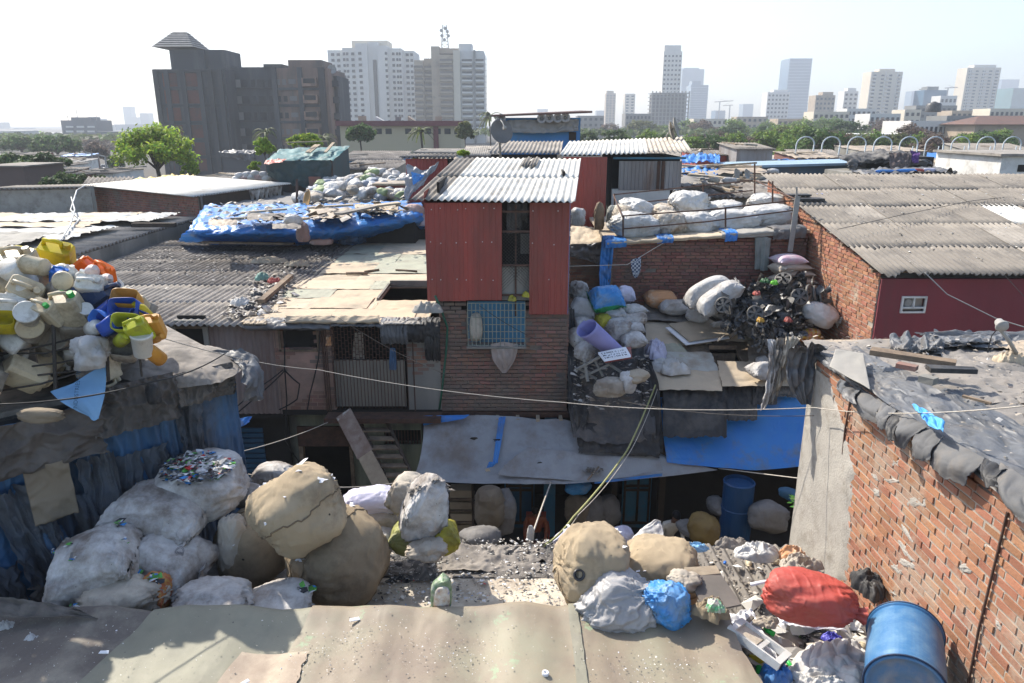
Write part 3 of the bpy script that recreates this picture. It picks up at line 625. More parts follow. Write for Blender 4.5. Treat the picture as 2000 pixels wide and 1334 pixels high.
def seam_on(T,M4,rx,ry,rz,k,seed,mat=None):
 rg=random.Random(seed)
 for j in range(k):      
  a0=rg.uniform(.6,2.4);pts=[]
  for i in range(26):
   s=-1+2*i/25;pts.append((s*.88,cos(a0+.15*s),sin(a0+.15*s)))
  out=[]
  for d in pts:
   v=Vector((d[0],d[1]*sqrt(max(.02,1-d[0] ** 2)),d[2]*sqrt(max(.02,1-d[0] ** 2)))).normalized()
   out.append(v)
  T.setdefault(j,out)
def holes(T,M4,rx,ry,rz,n,seed,mat=m_whitep,up=True):
 rg=random.Random(seed)
 for j in range(n):       
  th=rg.uniform(.5,2.6);ph=rg.uniform(pi*1.05,pi*1.95) if up else rg.uniform(0,2*pi)
  d=Vector((cos(th),sin(th)*cos(ph)*.8,-sin(th)*sin(ph)))
  r=(abs(d.x) ** 2.5+abs(d.y) ** 2.5+abs(d.z) ** 2.5) ** (-1/2.5)
  q=M4 @ Vector((d.x*rx*r*1.02,d.y*ry*r*1.02,d.z*rz*r*1.02))
  cc=Vector((0,0,0))
  mb=litter_mb(7,lambda g:q+Vector((g.gauss(0,.02),g.gauss(0,.02),g.gauss(0,.02))),.02,.055,seed+j)
  mk('scrap_in_tear',mb,mat,T,smooth=False)
HOL=lambda n,seed,mat=m_whitep:(lambda T,M4,a,b,c:holes(T,M4,a,b,c,n,seed,mat))
G1='big jute sacks piled on the middle roof'
sack(660,1088,8.45,182,178,m_jute,'large brown jute sack at the lower right of the jute heap, seam down its middle',ry=.58,rz=.9,tilt=-.25,name='jute_sack',group=G1,n=2.6,amp=.09,cre=.04,res=(96,56),flat=.8,seams=(.13,.3,.62,.8),parts=HOL(4,11))
sack(496,1066,8.75,140,142,m_jute,'shaded brown jute sack at the back left of the jute heap',ry=.5,rz=.3,name='jute_sack',group=G1,n=2.5,amp=.09,cre=.02,res=(80,48),seams=(.2,.7),parts=HOL(2,12))
sack(584,995,7.95,166,148,m_jutel,'sunlit jute sack lying on top of the jute heap, scraps poking out',ry=.44,rz=.45,tilt=-.42,name='jute_sack',group=G1,n=2.6,amp=.10,cre=.045,res=(96,56),flat=.95,seams=(.45,),parts=HOL(9,13))
sack(1157,1102,7.35,128,150,m_jutel,'tall tan jute sack with a dark torn hole, left of the right hand pair',ry=.42,rz=.2,tilt=.08,name='jute_sack',group=G1,n=3.0,amp=.1,cre=.05,res=(90,56),flat=.95,seams=(.6,.85),parts=HOL(3,14))
sack(1290,1116,7.7,142,112,m_jutel,'tan jute sack with stitched ends, right of the right hand pair',ry=.42,rz=-.1,name='jute_sack',group=G1,n=3.2,amp=.07,cre=.05,res=(90,56),seams=(.55,.9),parts=HOL(2,15))
def tear():
 q=P(1131,1123,t=6.93);mb=MB(Mx(q,1.0,0,.2))
 mb.lathe([(.035,-.06),(.052,-.02),(.06,.0),(.05,.012),(.036,.0),(.03,-.05)],18,capb=True,capt=True);mb.v=[v for v in mb.v]
 return mb
one('plastic_disc',tear(),m_black,'black round plastic piece showing in the hole of the tall tan jute sack','plastic piece',smooth=True)
def stamp(T,M4,rx,ry,rz):
 q=P(352,1078,t=7.0);d=(q-Vector((0,0,H))).normalized();b=[o for o in T.children if o.name.startswith('body')] or [o for o in bpy.data.objects if o.parent==T]
 me=b[0].data;W_=wm(b[0]);best=min((W_ @ v.co for v in me.vertices),key=lambda p:((p-Vector((0,0,H))).cross(d)).length+.3*(p-Vector((0,0,H))).length)
 X=frame(best-d*.02,(1,0,-.2),-d)
 for r in (.058,.046):mb=MB(X);mb.tube([(r*.8*cos(k*pi/12),r*1.15*sin(k*pi/12),0) for k in range(25)],.003,4);mk('stamp_ring',mb,m_stamp,T)
 for k in range(4):mb=MB(X);x=-.024+k*.015;mb.tube([(x,-.014,0),(x+.004,.014,0),(x+.01,-.002,0)],.003,4);mk('stamp_mark',mb,m_stamp,T)
G2='grimy white woven sacks in the shade at the left'
sack(188,1102,7.6,158,124,m_ppd,'grimy white sack lowest on the left, with small tears on its top',ry=.46,rz=.25,tilt=-.33,name='woven_sack',group=G2,corner=.12,n=2.9,amp=.1,cre=.10,res=(90,50),parts=HOL(6,21,m_litc),flat=1.2)
sack(328,1092,8.0,145,92,m_ppd,'grimy white sack with a round printed stamp, beside the lowest left sack',ry=.42,rz=-.2,tilt=.3,name='woven_sack',group=G2,corner=.12,n=2.8,amp=.08,cre=.10,res=(90,50),flat=1.1,neck=(.12,.1),parts=stamp)
sack(318,998,8.35,175,92,m_ppd,'broad grimy white sack lying across the middle of the left heap',ry=.46,rz=-.05,tilt=.16,name='woven_sack',group=G2,corner=.14,n=2.7,amp=.09,cre=.10,res=(96,52),flat=1.1,neck=(.1,.1))
def opentop(T,M4,rx,ry,rz):
 def pl(rg):
  a=rg.uniform(0,2*pi);r=sqrt(rg.random())*.78
  return M4 @ Vector((rx*r*cos(a),ry*r*sin(a)-.1,rz*(.93-.25*r*r)+rg.uniform(-.02,.05)))
 tag(mk('loose_plastic',litter_mb(900,pl,.012,.06,31),m_litc,T),'mixed coloured plastic scraps spilling from the mouth',kind='stuff')
sack(398,948,8.75,168,112,m_ppd,'open sack overflowing with coloured plastic scraps, top of the left heap',ry=.5,rz=-.1,tilt=.05,name='woven_sack',group=G2,n=2.3,amp=.1,cre=.045,res=(90,50),parts=opentop)
sack(455,1072,8.4,60,150,m_ppt,'limp empty tan sack hanging between white and jute heaps',ry=.16,rz=.2,tilt=.1,name='empty_sack',n=2.2,amp=.12,cre=.08,res=(60,50))
sack(235,1170,7.35,150,75,m_ppt,'crushed tan bag of scraps under the lowest left sack',ry=.33,rz=.1,name='woven_sack',group=G2,n=2.6,amp=.2,cre=.09,parts=HOL(8,24,m_litc))
sack(306,1155,7.55,56,72,M('bag_red_print',(.38,.06,.04),(.42,.25,.06),sc=22,rough=.5,bump=.3),'red printed plastic bag squeezed under the stamped sack',ry=.2,name='plastic_bag',corner=.1,amp=.15,cre=.12)
sack(420,1170,7.5,150,62,m_ppd,'flat limp pale sack in front of the hanging empty sack',ry=.3,rz=-.2,name='woven_sack',group=G2,n=2.4,amp=.15,cre=.08)
sack(545,1178,7.6,130,55,m_ppd,'slack white sack below the back left jute sack',ry=.33,name='woven_sack',group=G2,n=2.6,amp=.14,cre=.06,parts=HOL(3,26,m_litc))
for k,(u,v,t,w,h,mt,lb) in enumerate(((535,925,10.2,78,42,m_ppd,'small grey white sack behind the sunlit jute sack, near the dark doorway'),
  (722,982,9.3,108,62,m_ppl,'pale lilac pillow shaped sack right of the sunlit jute sack'),(738,1018,9.2,90,40,m_ppt,'brown sack pressed under the lilac one'),
  (800,968,8.9,70,90,m_ppt,'tan sack wedged behind the leaning clear plastic sack'),(745,1052,9.1,62,55,m_ppd,'dirty grey sack low beside the jute heap'),
  (480,968,9.3,70,50,m_ppd,'grey sack squeezed between plastic scraps and jute heap'))):
 sack(u,v,t,w,h,mt,lb,rz=rnd(-.4,.4),tilt=rnd(-.1,.1),name='woven_sack',corner=.12,amp=.1,cre=.1,flat=1.1)
sack(828,992,8.7,82,130,m_ppd,'tall leaning sack in torn clear plastic under the awning corner',ry=.26,rz=.3,tilt=.35,name='plastic_sack',corner=.1,amp=.12,cre=.12,res=(80,60),parts=HOL(7,29,m_dust))
sack(868,1048,8.9,56,62,m_ppy,'yellow woven sack behind the edge of the dusty middle roof',ry=.22,rz=.2,tilt=-.3,name='woven_sack',corner=.1,amp=.12,cre=.1)
sack(792,1050,8.95,60,60,M('sack_yellowgreen',(.32,.34,.08),(.25,.24,.12),sc=5,rough=.5,bump=.4),'crumpled yellow green bag under the leaning plastic sack',ry=.2,name='plastic_bag',corner=.1,tilt=.4,amp=.2,cre=.14)
sack(835,1072,8.55,70,36,m_ppt,'low tan bundle at the foot of the leaning plastic sack',ry=.2,name='bundle',amp=.2,cre=.1)
def bundle():
 T=thing('tarpaulin_bundle','silver grey tarpaulin bundle with a blue corner in front of the two tan jute sacks','bundle',P(1240,1190,z=ZM+.1))
 q=P(1205,1180,t=6.85);M4=Mx(q,0,-.15,.1)
 mb=sack_mb(.40,.33,.31,seed=5.5,n=2.0,amp=.12,cre=.09,res=(150,90));M4=Mx(P(1208,1185,t=6.95),0,-.2,.1);mb.v=[M4 @ x for x in mb.v];mk('body',mb,M('tarp_silver',(.40,.39,.385),(.30,.29,.285),sc=2,rough=.4,bump=.5,bs=10,spec=.5,bdist=.02),T,smooth=True)
 q=P(1312,1180,t=6.75);M4=Mx(q,0,.2,.3)
 mb=sack_mb(.23,.26,.22,seed=8.5,n=1.9,amp=.14,cre=.10,res=(130,80));M4=Mx(P(1304,1180,t=6.8),0,.35,.3);mb.v=[M4 @ x for x in mb.v];mk('blue_corner',mb,m_ppb,T,smooth=True)
 q=P(1340,1135,t=7.1);M4=Mx(q,0,.2,.3)
 mb=sack_mb(.16,.14,.1,seed=4.5,n=2.1,amp=.3,cre=.12);mb.v=[M4 @ x for x in mb.v];mk('loose_end',mb,m_ppt,T,smooth=True)
bundle()
def flap():
 g=[[P(1225,1085,t=8.3),P(1250,1062,t=8.35),P(1295,1052,t=8.4)],[P(1240,1050,t=8.5),P(1262,1035,t=8.5),P(1296,1040,t=8.5)],[P(1278,1015,t=8.6),P(1284,1016,t=8.6),P(1290,1018,t=8.6)]]
 one('empty_sack',cloth_mb(g,(30,24),.012,5,3,.02,3,.01),m_ppw,'peaked empty white sack standing behind the right hand jute sack','sack',smooth=True,solid=.006)
flap()
def ricebag():
 q=P(862,1163,t=7.05);T=thing('rice_bag','half empty green and white printed bag standing on the cream mat','bag',q-Vector((0,0,.17)))
 mb=sack_mb(.2,.075,.105,seed=3.3,n=3.2,amp=.08,cre=.05,res=(60,44),pil=.8);M4=Mx(q,0,-pi/2+.08,.15);mb.v=[M4 @ x for x in mb.v]
 mk('body',mb,M('bag_print_green',(.09,.19,.09),(.30,.33,.22),sc=14,rough=.4,bump=.3,dirt=(.5,.5,.45),da=.3,ds=9),T,smooth=True)
 mb=sack_mb(.15,.03,.08,seed=4.3,n=3,amp=.05,cre=.03,pil=.8);M4=Mx(q+Vector((0.01,-.065,-.0)),0,-pi/2+.08,.1);mb.v=[M4 @ x for x in mb.v]
 o=mk('printed_panel',mb,M('bag_print_white',(.62,.60,.55),(.45,.30,.18),sc=16,rough=.4,bump=.2,dirt=(.1,.2,.5),da=.3,ds=8),T,smooth=True)
ricebag()
def boards():
 g=[P(1335,1110,t=7.25),P(1398,1106,t=7.4),P(1448,1180,t=6.85),P(1378,1195,t=6.75)]
 mb=MB();mb.hexa([x-Vector((0,0,.02)) for x in g]+g);T=thing('slatted_board','grey slatted board leaning beside the jute sacks on the corrugated sheets','board',g[3]-Vector((0,0,.02)))
 mk('panel',mb,m_board,T)
 e=[g[0].lerp(g[3],0),g[1],g[1].lerp(g[2],.22),g[0].lerp(g[3],.22)];mb=MB();mb.hexa([x+Vector((0,0,.003)) for x in e]+[x+Vector((0,0,.01)) for x in e]);mk('pale_end',mb,m_woodl,T)
 for (a,b,w,m,nm,lb) in ((P(1560,1072,t=8.4),P(1604,1120,t=8.0),.013,m_rope2,'pipe','thin white pipe lying at the end of the corrugated sheets'),
        (P(1466,1142,t=7.3),P(1520,1135,t=7.3),.02,m_whitep,'foam_strip','white foam strip beside the red sack')):
  mb=MB();mb.tube([a,a.lerp(b,.5)+Vector((0,0,.01)),b],w,7);one(nm,mb,m,lb,'pipe' if nm=='pipe' else 'strip',smooth=True)
boards()
def rag(u,v,t,w,h,mat,label,seed=0,name='rag',cat='rag',amp=.10,cre=.075,hz=.35,rz=0):
 k=t/F;q=P(u,v,t=t);M4=Mx(q,0,0,rz);ball=hz >= .8
 if ball:mb=sack_mb(w*k/2,min(w,h)*k/2,h*k/2,seed=seed,n=2.3,amp=amp,cre=cre,res=(64,40),pleat=.04)
 else:mb=crumple_mb(w*k/2,h*k/2*1.5,max(.05,h*k*.5),seed)
 mb.v=[M4 @ x for x in mb.v]
 return one(name,mb,mat,label,cat,smooth=True)
rag(1480,1075,8.3,95,34,m_ppw,'crumpled white rag at the back of the corrugated sheets',3.1)
rag(1560,1098,8.1,80,34,m_ppt,'dirty beige rag heap near the foot of the cement wall',4.1)
rag(1545,1080,8.3,60,26,m_ppo,'faded brownish cloth among the pale rags',5.1)
rag(1392,1190,6.7,60,40,m_jute,'crushed brown bag beside the blue tarpaulin corner',6.1,'crushed_bag','bag')
rag(1398,1182,6.55,34,24,M('bag_print_pink',(.6,.55,.52),(.08,.42,.16),sc=14,rough=.4,bump=.2,dirt=(.3,.04,.06),da=.5,ds=9),'small green and white snack bag beside the blue tarpaulin corner',7.1,'snack_bag','bag')
rag(1430,1060,8.5,70,22,m_dust,'flattened brown cloth at the alley edge of the corrugated sheets',8.1)
rag(1360,1068,8.35,55,16,M('plastic_lightblue',(.30,.52,.72),(.22,.42,.62),sc=3,rough=.4,bump=.3),'light blue plastic sheet behind the right hand jute sack',9.1,'plastic_sheet','sheet')
ZJ=4.12
m_litw2=mlitter('scraps_sheets',[(.6,.59,.57),(.5,.48,.45),(.42,.38,.33),(.62,.61,.6),(.3,.28,.26),(.55,.5,.42)])
def junkroof():
 T=thing('junk_roof_shack','low shack at the right whose roof is buried in plastic rubbish','shack',(3,5,0))
 mb=MB();mb.box(2.0,3.86,3.2,6.1,0,ZJ-.12);mk('wall',mb,m_plasterg,T)
 mb=MB()
 def f(a,b):
  x=1.98+a*1.9;y=3.2+b*3.1;return (x,y,ZJ-.06+.10*noise.noise((x*1.6,y*1.6,2))+.05*noise.noise((x*5,y*5,2))+.02*noise.noise((x*14,y*14,2)))
 mb.grid(70,110,f);mk('roof_sheet',mb,m_dust,T,smooth=True)
 def a(rg):
  x=rg.uniform(2.0,3.85);y=rg.uniform(4.3,6.3);return Vector((x,y,ZJ-.02+.10*noise.noise((x*1.6,y*1.6,2))+rg.random()*.07))
 one('rubble',litter_mb(2200,a,.015,.08,14),m_litw,'pale plastic and paper rubbish over the roof below the brick wall','rubble')['kind']='stuff'
 one('flat_scraps',litter_mb(230,a,.07,.2,16),m_litw2,'larger pale sheets and boards in the rubbish at the right','scraps')['kind']='stuff'
 one('rubble',litter_mb(500,a,.01,.05,15),m_litc,'coloured plastic bits among the pale rubbish','rubble')['kind']='stuff'
junkroof()
def clothat(name,pts,mat,label,cat='sheet',res=(50,40),amp=.04,fu=6,fv=5,rag=.05,seed=0,crin=.03,solid=.004):
 return one(name,cloth_mb(pts,res,amp,fu,fv,rag,seed,crin),mat,label,cat,smooth=True,solid=solid)
z1=ZJ+.14
clothat('plastic_sheet',[[P(1560,1262,z=z1),P(1640,1240,z=z1+.12),P(1700,1262,z=z1)],[P(1530,1300,z=z1),P(1620,1290,z=z1+.12),P(1700,1300,z=z1+.06)],[P(1530,1345,z=z1-.05),P(1620,1350,z=z1),P(1700,1345,z=z1)]],m_ppw,'crumpled white sheeting left of the blue drum',seed=3,amp=.045,fu=3,fv=3,crin=.03,res=(110,80),solid=0)
clothat('plastic_sheet',[[P(1510,1180,z=z1),P(1560,1188,z=z1+.06),P(1640,1215,z=z1)],[P(1520,1215,z=z1),P(1560,1222,z=z1+.05),P(1660,1232,z=z1)]],m_whitep,'stiff cream sheet lying below the red sack',seed=4,amp=.015,crin=.012)
clothat('plastic_sheet',[[P(1400,1195,z=z1),P(1470,1190,z=z1+.08)],[P(1420,1235,z=z1),P(1500,1240,z=z1+.02)],[P(1470,1300,z=z1-.1),P(1530,1300,z=z1)]],m_whitep,'white crushed sheet along the cut corner of the brown liner',seed=6,amp=.03,crin=.03)
for k,(u,v,w,h,mt,lb,nm,ct) in enumerate(((1600,1325,90,36,m_ppw,'white crumpled bag at the bottom edge left of the drum','plastic_bag','bag'),(1515,1318,60,44,m_tarpb,'blue plastic bag under the broken white frame','plastic_bag','bag'),(1626,1245,36,18,M('tub_violet',(.10,.10,.5),rough=.4,bump=.1),'violet blue plastic bowl just left of the drum','plastic_bowl','bowl'),(1880,1305,80,60,m_ppt,'pale crumpled bag between the drum and the brick wall','plastic_bag','bag'),(1690,1218,40,24,m_ppw,'white scrap bag between red sack and drum','plastic_bag','bag'),(1500,1215,50,20,m_ppt,'beige folded cloth near the broken white frame','cloth','cloth'),(1660,1190,50,18,m_dust,'grey folded sheet under the red sack','cloth','cloth'))):
 rag(u,v,(H-(ZJ+.18))/(SN-((CV-v)/F)*CS),w,h,mt,lb,30+k,nm,ct,hz=.7)
def redsack():
 q=P(1580,1168,t=6.75);T=thing('red_sack','bright red woven sack tied at its end, lying by the foot of the cement wall','sack',q-Vector((0,0,.25)))
 M4=Mx(q,0,.10,-.38);mb=sack_mb(.395,.25,.21,seed=7.1,n=2.3,amp=.1,cre=.045,res=(110,64),pleat=.045,flat=.9);mb.v=[M4 @ x for x in mb.v];mk('body',mb,m_ppr,T,smooth=True)
 nb=MB(M4 @ Matrix.Translation((.37,-.02,0)))
 nb.grid(32,12,lambda a,b:(.12*b,(.055-.05*sin(min(1,b*1.8)*pi/2)*.6+.05*b)*(1+.25*sin(2*pi*a*6))*cos(2*pi*a),(.055-.03*sin(min(1,b*1.8)*pi/2)+.05*b)*(1+.25*sin(2*pi*a*6))*sin(2*pi*a)),closeu=True)
 mk('tied_neck',nb,m_ppr,T,smooth=True)
redsack()
def drum():
 a=P(1770,1325,t=5.72);M4=frame(P(1768,1348,t=5.9),(.46,.89,-.02)) @ Matrix.Rotation(pi/2,4,'Y')
 T=thing('blue_drum','big faded blue plastic drum lying on its side against the brick wall','drum',(3.25,5.1,ZJ+.1))
 pr=[(.285,0),(.30,.006),(.308,.02),(.308,.045),(.296,.055),(.296,.06),(.303,.10),(.307,.25),(.308,.40),(.306,.6),(.30,.72),(.297,.765),(.312,.775),(.314,.80),(.312,.815),(.297,.82)]
 mb=MB(M4);mb.lathe(pr,64,capb=False,capt=True);mk('body',mb,m_drum,T,smooth=False)
 for p in T.children:pass
 mb=MB(M4);mb.lathe([(.287,.012),(.26,.018),(.255,.03),(.20,.032),(.19,.022),(.12,.020),(.11,.030),(.02,.030),(.001,.03)],48,capb=False,capt=False);o=mk('base_disc',mb,M('drum_base',(.07,.17,.32),(.12,.20,.30),sc=3,rough=.5,bump=.15,dirt=(.22,.24,.27),da=.5,ds=5),T,smooth=True)
 mb=MB(M4)
 for z in (.012,.795):mb.tube([(.313*cos(2*pi*i/48),.313*sin(2*pi*i/48),z) for i in range(49)],.009,6)
 mk('rim',mb,m_drumk,T,smooth=True)
 b=bpy.data.objects['body'] if False else None
drum()
def frameitem():
 q=P(1478,1262,z=ZJ+.3);T=thing('appliance_housing','broken cream plastic appliance housing beside the cut corner of the brown liner','appliance',q-Vector((0,0,.2)))
 M4=Mx(q,-.35,.25,-.75)
 mb=MB(M4)
 for b in ((-.26,.26,-.19,-.155,0,.07),(-.26,.26,.155,.19,0,.07),(-.26,-.2,-.155,.155,0,.07),(.2,.26,-.155,.155,0,.07)):mb.box(*b)
 mk('frame',mb,m_white,T)
 mb=MB(M4);mb.box(-.2,.0,-.155,.155,.02,.04);mk('panel',mb,m_cream,T)
 mb=MB(M4);mb.box(.02,.06,-.155,.155,.02,.05);mb2=MB(M4);mk('cross_bar',mb,m_white,T)
 for k in range(5):
  mb=MB(M4);mb.box(.262,.268,-.14+k*.045,-.12+k*.045,.01,.06);mk('vent_slot',mb,m_drumk,T)
frameitem()
for k,(a,b,w,lb) in enumerate(((P(1470,1205,z=ZJ+.25),P(1425,1245,z=ZJ+.3),.018,'thin grey slat lying across the white crushed sheet'),(P(1690,1225,z=ZJ+.2),P(1720,1255,z=ZJ+.18),.05,'grey plank end between the red sack and the drum'))):
 mb=MB(frame(a,b-a));l=(b-a).length;mb.box(0,l,-w,w,-.01,.01);one('slat',mb,m_board,lb,'slat')
WX,WY0,WY1,ZR=3.88,3.0,8.85,6.17
def brickhouse():
 T=thing('brick_house','unplastered brick house at the right, cement patch at its corner and dark tarps on top','house',(WX+1,7,0))
 mb=MB();mb.box(WX,WX+8,WY0,WY1,0,ZR-.05);mk('wall_core',mb,m_mortar,T)
 U,N=(0,-1,0),(-1,0,0)
 def plast(x, z):   
  return 1.5+.18*noise.noise((z*1.1,3,0))+.10*noise.noise((z*5,3,0))-max(0,(z-5.2))*1.25
 keep=lambda x,z:x>plast(x,z)-.3
 mk('brickwork',bricks_mb((WX,WY1,0),U,N,WY1-WY0,3.3,ZR-.02,keep=keep,seed=3,L=.225,h=.066,mo=.018,proud=.009,jit=.0035),m_brick,T)
 mb=MB()
 def f(a,b):
  z=lerp(0,ZR-.15,b);w=plast(0,z);x=a*w+(.07*noise.noise((z*9,1,1))+.05*noise.noise((z*31,1,4)) if a>.95 else 0)
  e=min(1,(1-a)*12)
  return (WX-.026*e-.003-.006*noise.noise((x*4,z*4,3)),WY1-x,z)
 mb.grid(26,120,f);mk('cement_render',mb,m_cement,T,smooth=True)
 rg=random.Random(6)
 for k in range(14):   
  y,z=rg.uniform(4.3,7.3),rg.uniform(4.4,6.0);mb=crumple_mb(rg.uniform(.05,.16),rg.uniform(.02,.05),.007,k+.5,(30,8));X=frame((WX-.010,y,z),(0,1,rg.uniform(-.6,.6)),(-1,0,0));mb.v=[X @ p for p in mb.v];mk('mortar_smear',mb,m_cement,T,smooth=True)
 mb=MB();mb.box(WX-.03,WX+.5,WY1,WY1+.02,0,ZR-.1);mk('end_render',mb,m_cement,T)
 for y in (5.05, 7.75):   
  mb=MB();mb.tube([(WX-.022,y,4.2 if y<6 else 5.3),(WX-.024,y+.02,5.0 if y<6 else 5.6),(WX-.022,y-.01,6.1)],.011,6);mk('rebar',mb,m_iron,T)
 mb=MB()
 def g(a,b):
  x=WX+.12+a*7.0;y=3.4+b*6.0
  return (x,y,ZR+.02+.05*noise.noise((x,y,3))+.02*a*7)
 mb.grid(60,60,g);mk('roof_deck',mb,m_tarpt,T,smooth=True)
 for k,(xa,xb,ya,yb,mt,am,lf) in enumerate(((WX-.1,WX+4.5,6.9,9.3,m_tarpg2,.014,.08),(WX+.3,WX+5.5,4.2,7.2,m_tarpg2,.012,.07),(WX+1.5,WX+7,8.7,9.5,m_tarpd,.04,.12),(WX-.06,WX+.9,3.6,7.4,m_tarpd,.025,.09),(WX+1.2,WX+6.5,6.3,8.6,m_tarpg2,.012,.10),(WX+2.2,WX+4,7.5,8.9,m_tarpt,.02,.16))):
  gg=[[(lerp(xa,xb,i/3),lerp(ya,yb,j/2),ZR+lf+.03*i*.5+.06*noise.noise((i*3.1,j*2.3,k))) for i in range(4)] for j in range(3)]
  mk('roof_tarp',cloth_mb(gg,(100,70),am,5,4,.05,40+k,.022),mt,T,smooth=True)
 gg=[[(WX+.5,y,ZR+.17),(WX+.15,y,ZR+.14),(WX-.03,y+.03,ZR+.08),(WX-.06,y,ZR+.01)] for y in (3.6,4.6,5.4,6.3,7.2,8.2,8.8)]
 gg=[[Vector(q)+Vector((.05*noise.noise((q[1]*2,i,0)),0,.12*noise.noise((q[1]*1.6,i*.5,2)))) for i,q in enumerate(r)] for r in gg]
 mk('roof_tarp',cloth_mb(gg,(30,160),.02,2,7,.05,61,.022),m_tarpd,T,smooth=True)
 FL=(((1674,752),(1728,790),(1714,830),(1664,790),m_rubber),((1726,786),(1752,800),(1732,840),(1715,830),m_rubber),((1746,796),(1772,812),(1746,862),(1732,852),m_tarpk),((1764,806),(1812,832),(1768,878),(1746,860),m_rubber),((1800,828),(1846,852),(1818,900),(1782,892),m_rubber),((1640,738),(1682,762),(1674,790),(1646,770),m_tarpd),
  ((1846,852),(1934,900),(1882,952),(1814,906),m_rubber),((1920,890),(1968,915),(1948,945),(1928,956),m_tarpk),((1952,900),(2030,950),(2020,1030),(1966,990),m_rubber),((2010,930),(2110,990),(2090,1080),(2020,1020),m_rubber))
 for k,(a,b,c,d,mt) in enumerate(FL):
  o1,o2=.04+.02*(k % 2),.13+.05*(k % 3);q=[P(*a,X=WX-o1),P(*b,X=WX-o1),P(*c,X=WX-o2),P(*d,X=WX-o2)]
  gg=[[q[0],lerp(q[0],q[1],.5),q[1]],[lerp(q[0],q[3],.5)-V(.05,0,0),lerp(lerp(q[0],q[3],.5),lerp(q[1],q[2],.5),.5)-V(.09,0,0),lerp(q[1],q[2],.5)-V(.04,0,0)],[q[3],lerp(q[3],q[2],.5)-V(.03,0,.02),q[2]]]
  mk('hanging_flap',cloth_mb(gg,(36,36),.012,3,1.5,.07,70+k,.008),mt,T,smooth=True,solid=.006)
 gg=[[P(1780,785,X=WX-.02) ,P(1812,800,X=WX-.05),P(1846,825,X=WX-.05)],[P(1800,805,X=WX-.14),P(1815,828,X=WX-.18),P(1842,840,X=WX-.18)]]
 o=mk('hanging_flap',cloth_mb(gg,(30,24),.02,4,2,.02,90,.01),M('plastic_skyblue',(.09,.35,.70),(.08,.30,.62),sc=3,rough=.4,bump=.4,bs=12),T,smooth=True,solid=.004);o['label']='bright light blue plastic flap among the black ones'
 gg=[[(WX-.15+.25*i,WY1-.25+.02*i,ZR+.18),(WX-.18+.2*i,WY1-.1,ZR+.02),(WX-.2+.17*i,WY1-.15,ZR-.32),(WX-.12+.06*i,WY1-.2,ZR-.62)] for i in (-1,0,1)]
 mk('hanging_flap',cloth_mb([[r[j] for r in gg] for j in range(4)],(34,50),.05,5,2,.02,91,.03),m_tarpd,T,smooth=True)
 for k in range(3):
  gg=[[(WX-.35-.1*k+.09*i,WY1+.12+.06*k,ZR+.2-k*.03) for i in (0,1,2)],[(WX-.42-.06*k+.07*i,WY1+.1,ZR-.3) for i in (0,1,2)],[(WX-.46-.07*k+.04*i,WY1+.1,ZR-.62-.1*k) for i in (0,1,2)]]
  mk('frayed_strip',cloth_mb(gg,(16,60),.05,4,3,.12,95+k,.03),(m_ppt,m_dust,m_ppd)[k],T,smooth=True)
 gg=[[P(1632,682,z=ZR+.26),P(1686,690,z=ZR+.24)],[P(1620,716,z=ZR+.17),P(1700,760,z=ZR+.13)]]
 o=mk('loose_panel',cloth_mb(gg,(20,16),.006,2,2,.0,96,.002),m_tarpt2,T,smooth=True,solid=.01);o['label']='pale square panel sticking out from under the dark tarp'
brickhouse()
def rooftop_bits():
 def plank(u0,v0,u1,v1,w,h,mat,lab,z=ZR+.3,nm='plank',z2=None):
  a,b=P(u0,v0,z=z),P(u1,v1,z=z2 or z);mb=MB(frame(a,b-a));l=(b-a).length
  q=[(x,y*(1+.1*sin(x*9)),zz) for x,y,zz in ((0,-w,0),(l,-w*.8,0),(l,w*.9,0),(0,w,0),(0,-w,h),(l,-w*.7,h),(l,w*.8,h),(0,w,h))];mb.hexa(q)
  return one(nm,mb,mat,lab,'plank' if nm=='plank' else nm.replace('_',' '))
 plank(1700,690,1866,716,.085,.06,m_wood,'long weathered wooden plank lying on the dark roof tarps')
 plank(1812,724,1905,728,.07,.05,m_tarpk,'short black beam beside the weathered plank',nm='beam')
 plank(1752,716,1790,724,.06,.05,m_brickold,'brick lying in front of the weathered plank',nm='brick')
 plank(1798,744,1826,752,.06,.07,m_plasterg,'grey brick weighing down the tarp',nm='brick')
 plank(1880,775,1935,790,.02,.02,m_wood,'thin stick on the dusty tarp nearer the camera',nm='stick')
 for k,(u0,u1,v0,v1,h,lb) in enumerate(((1735,1850,655,690,.16,'bunched slate coloured tarp at the back left of the roof'),(1820,1990,648,676,.14,'long crumpled dark tarp ridge before the maroon wall'))):
  gg=[[P(lerp(u0,u1,i/4),lerp(v0,v1,j/3),z=ZR+.12+h*(.9 if j in (1,2) else 0)*(.6+.5*noise.noise((i*1.3,k,j)))*(.3 if i in (0,4) else 1)) for i in range(5)] for j in range(4)]
  one('tarp_heap',cloth_mb(gg,(90,50),.05,6,3,.06,11+k,.035),m_tarpd,lb,'tarp',smooth=True)
 rag(1975,700,8.6,60,30,m_mattan,'pale rubble lump at the right end of the roof',13,'rubble_lump','rubble',hz=.7)
 def pl(rg):
  x=WX+rg.uniform(0,5.5);y=rg.uniform(5,9.2);return Vector((x,y,ZR+.14+.06*rg.random()))
 one('litter',litter_mb(1300,pl,.006,.035,44),m_litd,'small dirt scraps over the tarps of the brick house','litter')['kind']='stuff'
rooftop_bits()
rag(1700,1140,7.6,60,50,m_tarpk,'torn black plastic snagged at the foot of the brick wall',14.2,'plastic_rag','rag',hz=.75)
